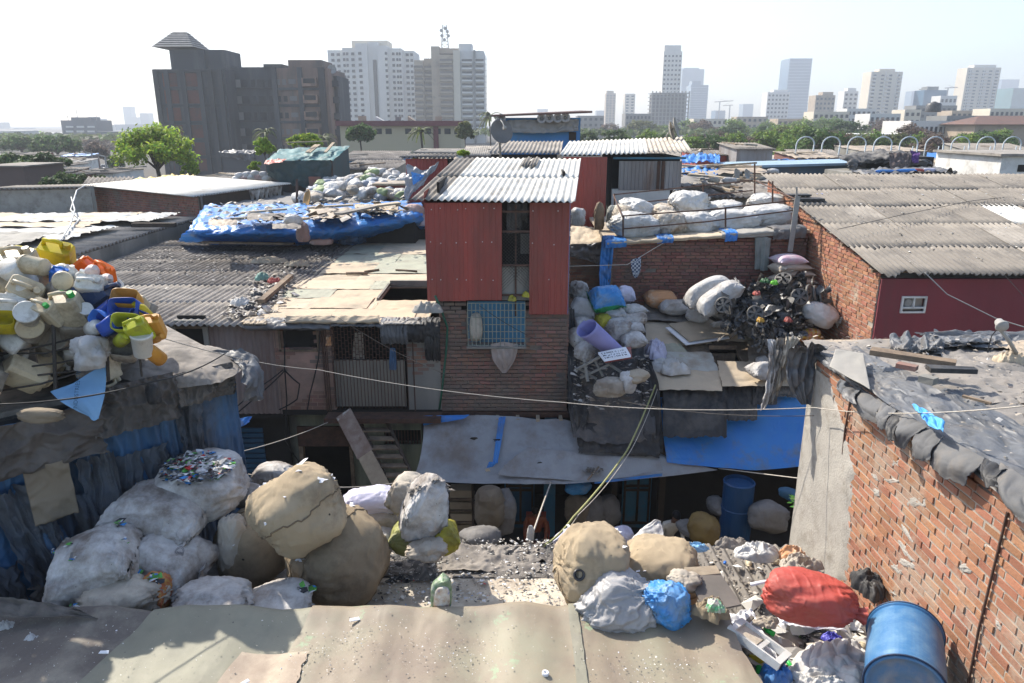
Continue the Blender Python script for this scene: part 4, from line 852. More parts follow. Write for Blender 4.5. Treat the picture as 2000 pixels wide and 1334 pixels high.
def lamp():
 a=P(1985,690,z=ZR+.25);T=thing('pole_lamp','small lamp on a bent grey arm at the right end of the dark roof','lamp',a)
 mb=MB();b=P(1950,640,Y=a.y-.1);mb.tube([a,a.lerp(b,.5)+Vector((0,0,.02)),b],.022,8);mk('arm',mb,m_steelp,T,smooth=True)
 mb=MB(frame(b+Vector((0,-.02,.05)),(-.2,-1,-.3)) @ Matrix.Rotation(pi/2,4,'Y'));mb.lathe([(.03,-.07),(.045,-.05),(.06,.04),(.07,.05),(.065,.07)],14);mk('lamp_head',mb,m_steelp,T,smooth=True)
 mb=MB();mb.tube([b,b+Vector((-.06,0,-.1)),b+Vector((-.07,0,-.3))],.006,5);mk('lead',mb,m_cable,T)
lamp()
def plantlet():
 q=P(1556,985,Y=8.95);T=thing('seedling','small green sapling growing out of the wall edge above the alley','plant',q-Vector((0,0,.2)))
 mb=MB();mb.tube([q+Vector((.2,.0,-.3)),q+Vector((.08,0,-.1)),q,q+Vector((-.03,0,.12))],.012,6,.004);mk('stem',mb,m_wood,T)
 rg=random.Random(4)
 mb=MB()
 for k in range(22):
  c=q+Vector((rg.uniform(-.1,.09),rg.uniform(-.08,.08),rg.uniform(-.04,.16)));a=rg.uniform(0,6.3);x=Vector((cos(a),sin(a),rg.uniform(-.3,.4)))*.05;y=Vector((-sin(a),cos(a),rg.uniform(-.3,.3)))*.024
  mb.poly([c-x,c+y-x*.1,c+x,c-y-x*.1])
 mk('leaves',mb,m_aloe,T)
 a,b=P(1560,1000,Y=8.9),P(1600,1035,Y=8.8);mb=MB(frame(a,b-a));mb.box(0,(b-a).length,-.03,.03,-.03,.03);one('batten',mb,m_wood,'broken brown batten leaning on the cement wall below the sapling','batten')
plantlet()
YF=14.2
def fx(u,v=700,Y=YF):return P(u,v,Y=Y).x
def fz(v,Y=YF):return P(1000,v,Y=Y).z
def tower():
 T=thing('red_clad_house','tall narrow house with red metal cladding over brick and a white corrugated roof','house',(-.2,YF+1,0))
 x0,x1=fx(860),fx(1108);zb=fz(803)
 mb=MB();mb.box(x0+.02,x1,YF+.02,YF+4.4,zb,5.35);mk('wall_core',mb,m_mortard,T)
 wx0,wx1,wz0,wz1=fx(915,640),fx(1025,640),fz(668),fz(588)
 keep=lambda x,z:not (wx0-.03<x0+x<wx1+.03 and wz0-.05<z<wz1+.3)
 mk('brickwork',bricks_mb((x0,YF,0),(1,0,0),(0,-1,0),x1-x0,zb+.02,5.9,keep=keep,seed=8,L=.22,h=.066,mo=.018,proud=.012,jit=.008),m_brickold,T)
 mk('brickwork',bricks_mb((x1,YF,0),(0,1,0),(1,0,0),3.2,zb,7.4,seed=9,L=.22,h=.066,mo=.018),m_brickold,T)
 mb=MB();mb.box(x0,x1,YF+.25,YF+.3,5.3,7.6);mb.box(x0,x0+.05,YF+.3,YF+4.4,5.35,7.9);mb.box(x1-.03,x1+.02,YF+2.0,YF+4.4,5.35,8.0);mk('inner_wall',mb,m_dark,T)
 mb=MB();mb.box(x0-.1,x1+.05,YF-.06,YF+.1,zb-.12,zb-.01);mk('floor_beam',mb,m_iron,T)
 for u in (932,972,1011,1050,1094):
  mb=MB();x=fx(u,805);mb.box(x-.035,x+.035,YF-.28,YF,zb-.17,zb-.06);mk('joist',mb,m_ply,T)
 zt=7.55;yc=YF-.16
 pa,pb=fx(832,500,yc),fx(980,500,yc);pc,pd=fx(1034,500,yc),fx(1111,500,yc)
 pm=fx(906,500,yc)
 mk('cladding_panel',rib_mb((pa,yc,fz(588,yc)),(1,.006,0),pm-pa+.03,(0,.004,1),zt-fz(588,yc),.115,.012),m_red,T)
 mk('cladding_panel',rib_mb((pm,yc-.012,fz(586,yc)),(1,-.012,0),pb-pm,(.004,.006,1),zt-fz(586,yc),.115,.012),m_red,T)
 mk('cladding_panel',rib_mb((pc,yc,fz(614,yc)),(1,0,0),pd-pc,(0,0,1),zt-fz(614,yc),.115,.012),m_red,T)
 mk('cladding_side',rib_mb((pd,yc,fz(614,yc)),(0,1,0),1.9,(0,0,1),zt+.1-fz(614,yc),.115,.012),m_bluem,T)
 mk('cladding_side',rib_mb((pa,yc,fz(588,yc)),(0,1,0),4.4,(0,0,1),zt+.2-fz(588,yc),.115,.012),m_red,T)
 mb=MB()
 for v in (408,474,546):
  for u in (843,862,893,909,942,963):
   q=P(u+rnd(-3,3),v+rnd(-2,2),Y=yc-.018);mb.cbox(q,(.018,.012,.018))
 for u,v in ((1040,475),(1082,478),(1072,546),(1041,412),(1090,412)):mb.cbox(P(u,v,Y=yc-.018),(.018,.012,.018))
 mk('screw_heads',mb,m_white,T)
 mb=MB();a,b=pb-.02,pc+.02
 for k in range(60):
  z=5.85+k*.065
  for s in (1,-1):
   xs=(a,b) if s>0 else (b,a);za=z-.25;zb2=za+(b-a)
   q0,q1=Vector((xs[0],yc+.03,za)),Vector((xs[1],yc+.03+.003*s,zb2))
   if q1.z>7.5 or q0.z<5.75:continue
   mb.tube([q0,q1],.0035,3)
 mk('wire_mesh',mb,m_rod,T)
 mb=MB()
 for z in (5.72,6.32,6.98,7.36):mb.box(a,b,yc+.01,yc+.05,z,z+.04)
 mb.box((a+b)/2-.015,(a+b)/2+.02,yc+.05,yc+.08,5.3,7.5);mk('opening_frame',mb,m_iron,T)
 mb=MB();mb.box(a,b,yc+.09,yc+.11,5.62,6.3);mk('backing_board',mb,m_plasterg,T);mb=MB();mb.box((a+b)/2+.1,b+.1,yc+.4,yc+.41,6.5,6.9);mk('backing_board',mb,m_plasterg,T)
 g=[[(a+.12+.2*i,yc+.3,7.5) for i in range(3)],[(a+.1+.25*i,yc+.3+.1*i,6.9) for i in range(3)]]
 mk('curtain',cloth_mb(g,(20,20),.03,5,2,.05,5,.01),m_tarpd,T,smooth=True)
 W_=T
 mb=MB();mb.box(wx0,wx1,YF-.02,YF+.015,wz0,wz1);w=mk('window',mb,m_cyan,W_)
 mb=MB()
 for i in range(15):x=lerp(wx0,wx1,i/14);mb.box(x-.007,x+.007,YF-.20,YF-.188,wz0-.02,wz1+.0)
 for i in range(7):z=lerp(wz0-.02,wz1,i/6);mb.box(wx0,wx1,YF-.187,YF-.175,z-.006,z+.006)
 for x in (wx0,wx1):
  for z in (wz0-.02,(wz0+wz1)/2,wz1):mb.box(x-.007,x+.007,YF-.19,YF+.0,z-.007,z+.007)
 mk('grille',mb,M('grille_iron',(.30,.32,.27),(.22,.24,.2),sc=8,rough=.7,bump=.2),w)
 mb=MB();mb.box(wx0-.03,wx1+.03,YF-.24,YF,wz0-.07,wz0-.03);mk('sill',mb,m_plasterg,w)
 A=Vector((-1.93,YF-.22,7.61));B=Vector((-1.40,YF+4.6,8.16));D=(B-A);Lf=D.length;Dn=D.normalized();U=Vector((1,-.06,.0));U=(U-Dn*U.dot(Dn)).normalized()
 for r in range(2):
  for k in range(4):
   w=1.03 if k else .55;x=0 if k==0 else .5+(k-1)*.86;w=.5 if k==0 else .9
   if r==1:x -= .0
   s=corr_mb(A+Dn*(Lf*.5*r-.05*r)+U*x+Vector((0,0,.012*r+.007*(k % 2))),U,w,Dn,Lf*.5+.05,pitch=.128,amp=.019,nw=10,rows=6,seed=k+r*5,phase=x*2*pi/.128)
   mk('roof_sheet',s,m_asbg if k==0 else m_asbw,T,smooth=True,solid=.006)
 for k in range(4):   
  mb=corr_mb(A+Dn*(Lf*.72+.08*(k % 2))+U*(1.75+.07*k+.06*(k>1))+Vector((0,0,.05+.02*(k % 2))),U,.10,Dn,1.15,pitch=.10,amp=.015,nw=10,rows=3)
  one('sheet_offcut',mb,m_asbg,'narrow grey offcut of corrugated sheet lying on the white roof','roof offcut','offcuts lying on the white roof',smooth=True,solid=.008)
tower()
def hooks():
 w0=P(930,640,Y=YF-.11)
 sackm=sack_mb(.28,.09,.13,seed=14,n=3.4,amp=.06,cre=.05,flat=2);M4=Mx(w0+Vector((0,0,.0)),0,-pi/2,0);sackm.v=[M4 @ q for q in sackm.v]
 one('caged_sack',sackm,m_ppt,'tan plastic sack standing inside the window grille','sack',smooth=True)
 g=[[P(958,672,Y=YF-.2),P(985,668,Y=YF-.22),P(1012,673,Y=YF-.2)],[P(962,700,Y=YF-.22),P(986,702,Y=YF-.26),P(1008,698,Y=YF-.22)],[P(980,728,Y=YF-.2),P(984,730,Y=YF-.2),P(990,728,Y=YF-.2)]]
 one('plastic_bag',cloth_mb(g,(30,30),.03,4,2,.02,8,.01),M('plastic_clear',(.50,.42,.38),(.42,.36,.33),sc=4,rough=.3,bump=.3,trans=.3),'limp clear bag hanging under the grilled window','bag',smooth=True)
 a=[P(850,578,Y=YF-.3),P(862,605,Y=YF-.12),P(874,640,Y=YF-.1),P(871,690,Y=YF-.1),P(864,755,Y=YF-.08),P(858,800,Y=YF-.08)]
 mb=MB();mb.tube(a,.022,8);one('hose',mb,m_pipeg,'dark green hose running down between the two houses','hose',smooth=True)
 for u,v,lb in ((1000,583,'yellow crisp packet on the ledge under the mesh opening'),(1028,575,'yellowish packet hooked on the mesh opening')):
  rag(u,v,14.4,16,14,m_ppy,lb,u,'packet','packet',hz=.7)
 m=MB(frame(P(978,300,t=18.9)-Vector((0,0,.1)),(1,0,0)))
hooks()
def dish(q,r,az,el,mat,label,pole=None,group=None):
 T=thing('satellite_dish',label,'satellite dish',q,group)
 Dv=Vector((sin(az)*cos(el),-cos(az)*cos(el),sin(el)));M4=frame(q,Dv.cross(Vector((0,0,1))),Dv)
 mb=MB(M4);mb.grid(36,8,lambda a,b:(r*b*cos(2*pi*a),r*b*1.08*sin(2*pi*a),r*.28*b*b),closeu=True);mk('reflector',mb,mat,T,smooth=True,solid=.012)
 mb=MB(M4);mb.tube([(0,-r,r*.25),(0,-r*.55,r*.75),(0,-.05*r,r*1.05)],.016,6);mb.cbox((0,0,r*1.05),(.07,.07,.1));mk('feed_arm',mb,m_steelp,T)
 if pole:
  mb=MB();mb.tube([q-Dv*.03,q-Dv*.12-Vector((0,0,.1)),Vector((q.x,q.y+.1,q.z-pole))],.03,8);mk('mast',mb,m_steelp,T,smooth=True)
 return T
dish(P(978,258,t=18.9),.30,.35,.35,M('dish_grey',(.16,.155,.15),(.13,.125,.12),sc=3,rough=.5,bump=.1),'dark grey satellite dish on a mast behind the white corrugated roof',pole=.75)
def lefthouse():
 ZE=5.16;xa,xb,xm=fx(478,640),fx(862,640),fx(480,640)
 T=thing('felt_roof_house','two storey house with patched tan felt roof and barred balcony, left of the red tower','house',(-3.5,YF+2,0))
 zb=fz(800)
 m0=MB(frame((fx(538),YF,0),(1,0,0)))
 w=fx(650)-fx(538);m0.wall(w,ZE-zb,.15,[(fx(552)-fx(538),fx(622)-fx(538),fz(682),fz(640))],z0=zb);mk('front_wall',m0,m_pink,T)
 mk('brickwork',bricks_mb((fx(538),YF,0),(1,0,0),(0,-1,0),w,zb,ZE,seed=12,proud=.007,keep=lambda x,z:(noise.noise((x*1.3,z*1.3,7))>.12) and not (fx(549)-fx(538)<x<fx(625)-fx(538) and fz(684)<z<fz(636))),m_brickold,T)
 mb=MB();mb.box(fx(552),fx(622),YF+.15,YF+.2,fz(682),fz(640));wn=mk('window',mb,m_dark,T)
 mb=MB()
 for (a,b,c,d) in ((fx(548),fx(552),fz(686),fz(636)),(fx(622),fx(626),fz(686),fz(636)),(fx(548),fx(626),fz(686),fz(682))):mb.box(a,b,YF-.03,YF+.02,c,d)
 mk('frame',mb,m_wood,wn)
 mb=MB();mb.box(fx(795),fx(860),YF,YF+.15,zb,ZE);mk('end_wall',mb,m_plasterg,T)
 mk('brickwork',bricks_mb((fx(795),YF,0),(1,0,0),(0,-1,0),fx(860)-fx(795),zb,ZE,seed=13,proud=.006,keep=lambda x,z:noise.noise((x*1.7,z*1.2,17))>.1),m_brickold,T)
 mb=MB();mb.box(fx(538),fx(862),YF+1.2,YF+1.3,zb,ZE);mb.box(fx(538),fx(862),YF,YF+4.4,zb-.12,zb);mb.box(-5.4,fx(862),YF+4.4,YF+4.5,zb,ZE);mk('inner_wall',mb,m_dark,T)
 mb=MB();mb.box(fx(652),fx(790),YF-.02,YF+.03,fz(793),fz(703));mk('parapet_board',mb,M('board_beige',(.26,.235,.195),(.215,.195,.165),sc=1.5,rough=.85,bump=.2,dirt=(.13,.11,.09),da=.4,ds=1.5,streak=True),T)
 mb=MB()
 n=22
 for i in range(n+1):x=lerp(fx(650),fx(795),i/n);mb.box(x-.006,x+.006,YF-.045,YF-.033,fz(795),fz(628))
 mk('grille',mb,m_iron,T)
 mb=MB();rows=13
 for j in range(rows):
  z=lerp(fz(703),fz(630),j/rows)
  for i in range(n):
   if (i+j) % 2:x=lerp(fx(650),fx(795),i/n);mb.box(x,x+(fx(795)-fx(650))/n,YF-.032,YF-.022,z-.006,z+.006)
 mk('grille_bars',mb,m_iron,T)
 for u in (633,637,641,808):
  mb=MB();x=fx(u);mb.box(x-.012,x+.012,YF-.08,YF-.05,zb,ZE);mk('iron_post',mb,m_iron,T)
 mb=MB();mb.box(fx(636),fx(862),YF-.5,YF-.42,zb-.1,zb-.0);mb.box(fx(636),fx(862),YF-.42,YF-.1,zb-.02,zb-.01);mk('iron_channel',mb,m_iron,T)
 x_l=lambda y:lerp(fx(480,620),-5.35,(y-YF)/9)
 hx0,hx1,hy0,hy1=P(745,575,z=ZE+.1).x,P(832,575,z=ZE+.1).x+.1,P(745,582,z=ZE+.1).y,P(745,553,z=ZE+.1).y
 mb=MB();mb.box(-5.3,hx0,YF,24,ZE-.03,ZE);mb.box(hx0,-1.7,YF,hy0,ZE-.03,ZE);mb.box(hx0,-1.7,hy1,24,ZE-.03,ZE);mk('roof_deck',mb,m_wood,T)
 mb=MB();mb.box(hx0,hx1,hy0,hy1,ZE-.9,ZE-.85);mk('skylight_pit',mb,m_dark,T)
 mb=MB();mb.box(hx0,hx1,hy1,hy1+.06,ZE-.0,ZE+.16);mb.box(hx0-.05,hx0,hy0,hy1,ZE,ZE+.1);mk('skylight_kerb',mb,m_plasterg,T)
 rg=random.Random(5);y=YF-.18;row=0
 while y<23.6:
  ln=rg.uniform(.85,1.25) if y<18 else 1.5
  x=-5.32 if y>14.3 else -5.4
  while x<-1.75:
   w=rg.uniform(.9,1.9);x2=min(x+w,-1.72)
   if not (x2>hx0 and x<hx1 and y+ln>hy0 and y<hy1):
    segs=[(x,x2,y,y+ln)]
   else:segs=[s for s in ((x,min(x2,hx0),y,y+ln),(max(x,hx0),x2,y,hy0),(max(x,hx0),x2,hy1,y+ln)) if s[1]-s[0]>.1 and s[3]-s[2]>.1]
   for (a,b,c_,d) in segs:
    z=ZE+.02+.012*(row % 2)+.02*rg.random()
    gg=[[(lerp(a-.03,b+.03,i/2),lerp(c_-.02,d+.05,j/2),z+.02*noise.noise((a+i,c_+j,3))) for i in range(3)] for j in range(3)]
    mk('felt_piece',cloth_mb(gg,(24,16),.008,4,2,.012,rg.random()*50,.006),rg.choice([m_mattan,m_mattan,m_matgrn,m_mattan2]),T,smooth=True)
   x=x2
   if x2 >= -1.73:break
  y += ln;row += 1
 def hang(u0,u1,v1,mat,sd,drop0=.0,lab=None,out=.1):
  a,b=fx(u0,620),fx(u1,620);zz=fz(v1)
  gg=[[(lerp(a,b,i/3),YF+.1-.2*0,ZE+.07) for i in range(4)],[(lerp(a,b,i/3),YF-.22,ZE+.05) for i in range(4)],[(lerp(a,b,i/3),YF-.28-out*.3,lerp(ZE,zz,.5)) for i in range(4)],[(lerp(a,b,i/3),YF-.2,zz+.06*noise.noise((i,sd,0))) for i in range(4)]]
  o=mk('hanging_tarp',cloth_mb(gg,(60,40),.02,7,2,.05,sd,.012),mat,T,smooth=True)
 hang(478,655,640,m_tarpd,1);hang(650,760,632,m_tarpd,2);hang(745,800,668,m_tarpd,3);hang(785,862,665,m_tarpk,4);hang(830,862,700,m_tarpk,5)
 hang(482,530,622,m_mattan,6);hang(560,750,612,m_mattan,7);hang(752,830,622,m_tarpt2,8)
lefthouse()
rag(836,602,14.2,56,24,m_tarpt2,'crumpled grey felt heap at the eave corner beside the red tower',21,'felt_heap','felt',hz=.3)
def roofsticks():
 for (u0,v0,u1,v1,w,lb) in ((676,534,718,534,.04,'short broken log lying on the felt roof'),(712,531,740,527,.035,'thin broken log beside the short one on the felt roof'),(773,527,814,530,.03,'thin straight stick on the felt roof near the tower')):
  mb=MB();a,b=P(u0,v0,z=5.24),P(u1,v1,z=5.24);mb.tube([a,a.lerp(b,.5)+Vector((0,.02,0)),b],w,7);one('log',mb,m_wood,lb,'log',smooth=True)
roofsticks()
def laundry():
 for (u,v0,v1,w,mt,lb) in ((700,650,703,22,m_ppt,'beige garment hanging behind the balcony grille'),(767,680,724,14,m_tarpbd,'dark blue cloth hanging outside the parapet board'),(641,658,676,12,m_ppo,'pinkish rag hanging on the iron posts')):
  k=14.6/F;y=YF+(.15 if u==700 else -.1)
  g=[[P(u-w/2*s,v,Y=y) for s in (1,0,-1)] for v,w in ((v0,w*.8),((v0+v1)/2,w),(v1,w*1.1))]
  one('garment',cloth_mb(g,(16,20),.03,4,1,.08,u,.01),mt,lb,'garment',smooth=True)
laundry()
def corrhouse():
 T=thing('corrugated_roof_house','two storey house with rusty sheet walls and grey corrugated roof behind the can heap','house',(-7.5,YF+2,0))
 ZE=5.1;zb=fz(808);xa,xb=-9.0,fx(542)
 wx0,wx1,wz0,wz1=fx(350),fx(404),fz(673),fz(634)
 for (a,b,c,d) in ((fx(404)+.1,xb,zb,ZE-.02),(xa,wx0-.1,2,ZE-.02),(wx0-.1,wx1+.1,2,wz0-.05)):
  mk('wall_sheet',corr_mb((a,YF,c),(1,0,0),b-a,(0,0,1),d-c,pitch=.11,amp=.014,nw=6,rows=3),m_metalp,T,smooth=True)
 mb=MB();mb.box(wx0,wx1,YF+.15,YF+.2,wz0,wz1+.15);w=mk('window',mb,m_dark,T)
 mb=MB();
 for b in ((wx0-.1,wx0,wz0-.05,ZE-.04),(wx1,wx1+.1,wz0-.05,ZE-.04),(wx0,wx1,wz1+.02,wz1+.1)):mb.box(b[0],b[1],YF-.04,YF+.02,b[2],b[3])
 mk('frame',mb,m_plasterg,w)
 mb=MB();mb.box(xa,xb,YF+.3,YF+.4,0,ZE-.05);mb.box(xa,xb,YF,YF+.3,zb-.1,zb-.02);mk('inner_wall',mb,m_dark,T)
 rg=random.Random(3);S=Vector((0.02,1,.012))
 for r in range(6):
  for k in range(7):
   x0=-11.6+k*.92;y0=YF-.28+r*1.7
   if x0<-10.6 and r<2:continue
   mk('roof_sheet',corr_mb((x0+rg.uniform(-.02,.02),y0,ZE+.05+.03*r*.4+(.008 if k % 2 else 0)),(1,0,0),.97,S,1.85,pitch=.146,amp=.027,nw=8,rows=4,seed=r*9+k,phase=rg.random()*.6),m_asbd if (r>1 or rg.random()<.3) else m_asbg2,T,smooth=True,solid=.006)
 mb=MB();mb.box(-10.6,xb,YF+.1,YF+10,ZE-.12,ZE-.06);mk('rafters',mb,m_wood,T)
corrhouse()
def roofdirt():
 def a(rg):   
  y=rg.triangular(14.1,19,15.0);x=-5.45+rg.gauss(0,.28)-.1*(y-14);return Vector((x,y,5.2+.06*rg.random()))
 one('rubbish',litter_mb(700,a,.02,.11,51),m_litd,'rubbish wedged between the corrugated roof and the felt roof','rubbish')['kind']='stuff'
 def b(rg):
  y=rg.triangular(16.5,23.2,22.5);x=rg.uniform(-11,-5.2);return Vector((x,y,5.22+.05*rg.random()))
 one('rubbish',litter_mb(1500,b,.012,.05,52),mlitter('dirt_crumbs',[(.11,.095,.08),(.16,.14,.12),(.08,.07,.06),(.22,.2,.18),(.13,.115,.10),(.3,.28,.26)]),'crumbled dirt spread over the old corrugated sheets','dirt')['kind']='stuff'
 mb=MB();a_,b_=P(563,595,z=5.3),P(565,540,z=5.3)
 a_,b_=P(510,592,z=5.3),P(568,542,z=5.3);mb=MB(frame(a_,b_-a_));mb.box(0,(b_-a_).length,-.07,.07,0,.08);one('batten',mb,m_wood,'dark timber batten along the edge of the felt roof','batten')
 for k,(u,v,mt,nm,lb) in enumerate(((514,541,M('bottle_green',(.16,.30,.24),rough=.3,bump=.1),'plastic_bottle','pale green crushed bottle on the corrugated roof edge'),(534,548,m_ppr,'rag','red rag on the corrugated roof edge'),(470,590,m_ppw,'rag','white torn paper on the corrugated eave'),(500,575,m_black,'shoe','old black shoe among the rubbish on the eave'),(486,600,m_black,'shoe','second old black shoe nearer the eave corner'),(530,508,m_ply,'cardboard','flattened cardboard lying at the top of the rubbish strip'),(580,515,m_ply,'cardboard','small flattened cardboard beside the felt roof'))):
  rag(u,v,(H-5.3)/(SN-(CV-v)/F*CS),(26,26,40,24,24,70,50)[k],(18,14,20,12,12,18,14)[k],mt,lb,60+k,nm,nm.replace('_',' '),hz=.7)
roofdirt()
YB=17.3
def rz_(y):return 3.88+.29*(y-YF)
def yard(u,v):
 """point of that sloping roof seen at photo pixel (u,v)"""
 a=(u-CU)/F;b=(CV-v)/F;dy=CS+b*SN;dz=-SN+b*CS
 t=(H-3.88+.29*YF)/(.29*dy-dz);return Vector((a*t,dy*t,H+dz*t))
def lowhouse():
 T=thing('low_roof_house','single storey house right of the tower, flat roof of mats and boards','house',(4,YF+1,0))
 x0,x1=2.55,7.05
 hx=(yard(1385,680),yard(1452,710));ha,hb=hx[0].x,hx[1].x;hy1,hy0=hx[0].y,hx[1].y
 mb=MB(frame((0,0,0),(1,0,0)))
 def slab(a,b,c,d):mb.hexa([(a,c,rz_(c)-.12),(b,c,rz_(c)-.12),(b,d,rz_(d)-.12),(a,d,rz_(d)-.12),(a,c,rz_(c)-.03),(b,c,rz_(c)-.03),(b,d,rz_(d)-.03),(a,d,rz_(d)-.03)])
 slab(x0,ha,YF,YB);slab(ha,hb,YF,hy0);slab(ha,hb,hy1,YB);slab(hb,x1,YF,YB);mk('roof_deck',mb,m_wood,T)
 mb=MB();mb.box(ha,hb,hy0,hy1,2.9,2.95);mk('skylight_pit',mb,m_dark,T)
 mb=MB();mb.box(ha-.03,ha,hy0,hy1,3.3,rz_(hy0)+.05);mb.box(ha,hb,hy1,hy1+.03,3.3,rz_(hy1)+.06);mk('skylight_kerb',mb,m_wood,T)
 mb=MB();mb.box(x0,x1,YF+.9,YF+1,0,3.8);mb.box(x1-.05,x1,YF,YF+.9,0,3.8);mk('inner_wall',mb,m_dark,T)
 pieces=[((1258,628),(1372,636),(1262,680),(1392,672),m_mattan2),((1262,676),(1330,672),(1268,700),(1352,700),m_matgrn),((1260,690),(1390,690),(1272,730),(1408,735),m_white2),((1265,722),(1405,728),(1270,765),(1412,768),m_mattan),((1368,632),(1500,640),(1378,670),(1500,674),m_mattan2),((1458,670),(1590,674),(1460,716),(1590,725),m_tarpt),((1398,712),(1590,715),(1408,762),(1575,762),m_mattan),((1258,585),(1420,585),(1258,632),(1420,640),m_dust),((1420,580),(1600,590),(1400,650),(1600,675),m_dust)]
 for k,(a,b,c,d,mt) in enumerate(pieces):
  q=[yard(*p)+Vector((0,0,.015+.012*k)) for p in (a,b,c,d)]
  gg=[[lerp(lerp(q[0],q[1],i/3),lerp(q[2],q[3],i/3),j/2)+Vector((0,0,.02*noise.noise((i*2.1,j*1.7,k)))) for i in range(4)] for j in range(3)]
  mk('mat_piece',cloth_mb(gg,(40,30),.012,5,3,.03,100+k,.01),mt,T,smooth=True)
 for k,(u0,u1,v1,mt,nm) in enumerate(((1293,1422,855,m_tarpk,.12),(1410,1480,822,m_tarpk,.06),(1470,1520,790,m_tarpk,.1),(1290,1480,800,m_tarpk,.03),(1515,1560,775,m_tarpd,.08))):
  dt=lambda v:15.05-(v-755)*.006-nm
  gg=[[P(lerp(u0,u1,i/3),v,t=dt(v)) for i in range(4)] for v in (750,768,lerp(768,v1,.5),v1)]
  mk('hanging_sheet',cloth_mb(gg,(50,40),.035,6,1.5,.05,110+k,.012),mt,T,smooth=True)
lowhouse()
def onyard(nm,u,v,w,h,mt,lab,cat,seed,lift=0,**kw):
 p=yard(u,v);t=p.y/(CS+(CV-v)/F*SN)
 return rag(u,v,t-lift,w,h,mt,lab,seed,nm,cat,**kw)
def ysack(u,v,w,h,mt,lab,group=None,lift=.25,**kw):
 p=yard(u,v+h*.42);t=p.y/(CS+(CV-v)/F*SN)
 return sack(u,v,t-lift,w,h,mt,lab,name='woven_sack',group=group,**kw)
def backwall():
 T=thing('brick_yard_house','brick house behind the yard with big white sacks and railing on its roof','house',(4.8,YB+1,0))
 x0,x1=2.42,7.04;top=lambda x:6.30+.06*x
 mb=MB();mb.prism([(x0+.02,YB+.02),(x1,YB+.02),(x1,YB+4.2),(x0+.02,YB+4.2)],2.5,6.28);mk('wall_core',mb,m_mortard,T)
 mk('brickwork',bricks_mb((x0,YB,0),(1,0,0),(0,-1,0),x1-x0,4.0,6.9,top=top,seed=21,L=.22,h=.066,mo=.016,proud=.012),m_brickold2,T)
 mb=MB();mb.hexa([(x0-.15,YB-.12,6.24),(x1,YB-.12,6.52),(x1,YB+4.3,6.55),(x0-.15,YB+4.3,6.3),(x0-.15,YB-.12,6.31),(x1,YB-.12,6.59),(x1,YB+4.3,6.62),(x0-.15,YB+4.3,6.37)]);mk('roof_slab',mb,m_tarpt,T)
 for k,(xa,xb,mt,l) in enumerate(((x0-.2,x0+1.2,m_mattan,.1),(x0+.9,x0+2.6,m_mattan2,.08),(x0-.22,x0+.3,m_tarpb,.16),(x0+1.0,x0+1.4,m_tarpb,.12),(x0+2.5,x0+4,m_tarpt2,.1),(x0+2.6,x0+2.9,m_tarpb,.17),(x1-.9,x1-.1,m_tarpd,.2))):
  gg=[[(lerp(xa,xb,i/2),YB+.5-.0,6.335+.06*(lerp(xa,xb,i/2)-x0)+.01*k) for i in range(3)],[(lerp(xa,xb,i/2),YB-.15,6.33+.06*(lerp(xa,xb,i/2)-x0)+.01*k) for i in range(3)],[(lerp(xa,xb,i/2),YB-.17,6.33+.06*(lerp(xa,xb,i/2)-x0)-l) for i in range(3)]]
  mk('edge_sheet',cloth_mb(gg,(30,20),.012,4,2,.06,130+k,.012),mt,T,smooth=True)
 gg=[[(x0-.28+.1*i,YB+.0,6.45-.0) for i in range(4)],[(x0-.32+.1*i,YB-.05,5.6) for i in range(4)],[(x0-.26+.06*i,YB-.02,4.6) for i in range(4)]]
 mk('hanging_tarp',cloth_mb(gg,(20,60),.04,4,2,.05,140,.02),m_tarpb,T,smooth=True)
 mb=MB();mb.box(x0-.1,x0+.0,YB-.01,YB+.1,3.9,6.2);mk('corner_post',mb,m_wood,T)
backwall()
def railing():
 T=thing('pipe_railing','rusty pipe railing around the big white sacks on the yard house roof','railing',(4.5,YB,6.3))
 k=17.2
 A,B_=P(1214,462,Y=YB-.02),P(1556,400,Y=YB-.02)
 def pt(u,v,Y=YB-.05):return P(u,v,Y=Y)
 rails=[[pt(1214,422),pt(1380,410),pt(1556,391)],[pt(1216,447),pt(1380,433),pt(1556,410)],[pt(1200,380,YB+2.6),pt(1375,362,YB+2.6),pt(1470,352,YB+2.6)],[pt(1208,400,YB+2.6),pt(1470,372,YB+2.6)]]
 for r in rails:mb=MB();mb.tube(r,.018,6);mk('rail',mb,m_iron,T)
 for u,v0,v1,Y in ((1217,422,462,YB-.05),(1417,405,444,YB-.05),(1556,365,440,YB-.05),(1200,378,430,YB+2.6),(1474,320,380,YB+2.6),(1373,360,388,YB+2.6),(1509,354,400,YB+1.5)):
  mb=MB();mb.tube([pt(u,v0,Y),pt(u,v1,Y)],.022,6);mk('post',mb,m_iron if u != 1556 else m_steelp,T)
 for a,b in (((1198,380,YB+2.6),(1216,424,YB)),((1474,352,YB+2.6),(1560,392,YB))):mb=MB();mb.tube([pt(*a),pt(*b)],.018,6);mk('rail',mb,m_iron,T)
 mb=MB(frame(pt(1543,492,YB-.25),pt(1557,392,YB-.12)-pt(1543,492,YB-.25),(0,-1,0)));mb.box(0,1.3,-.06,.06,-.012,.012);one('white_post',mb,m_steelp,'grey flat post leaning against the corner of the brick yard wall','post')
railing()
G3='big white sacks inside the pipe railing'
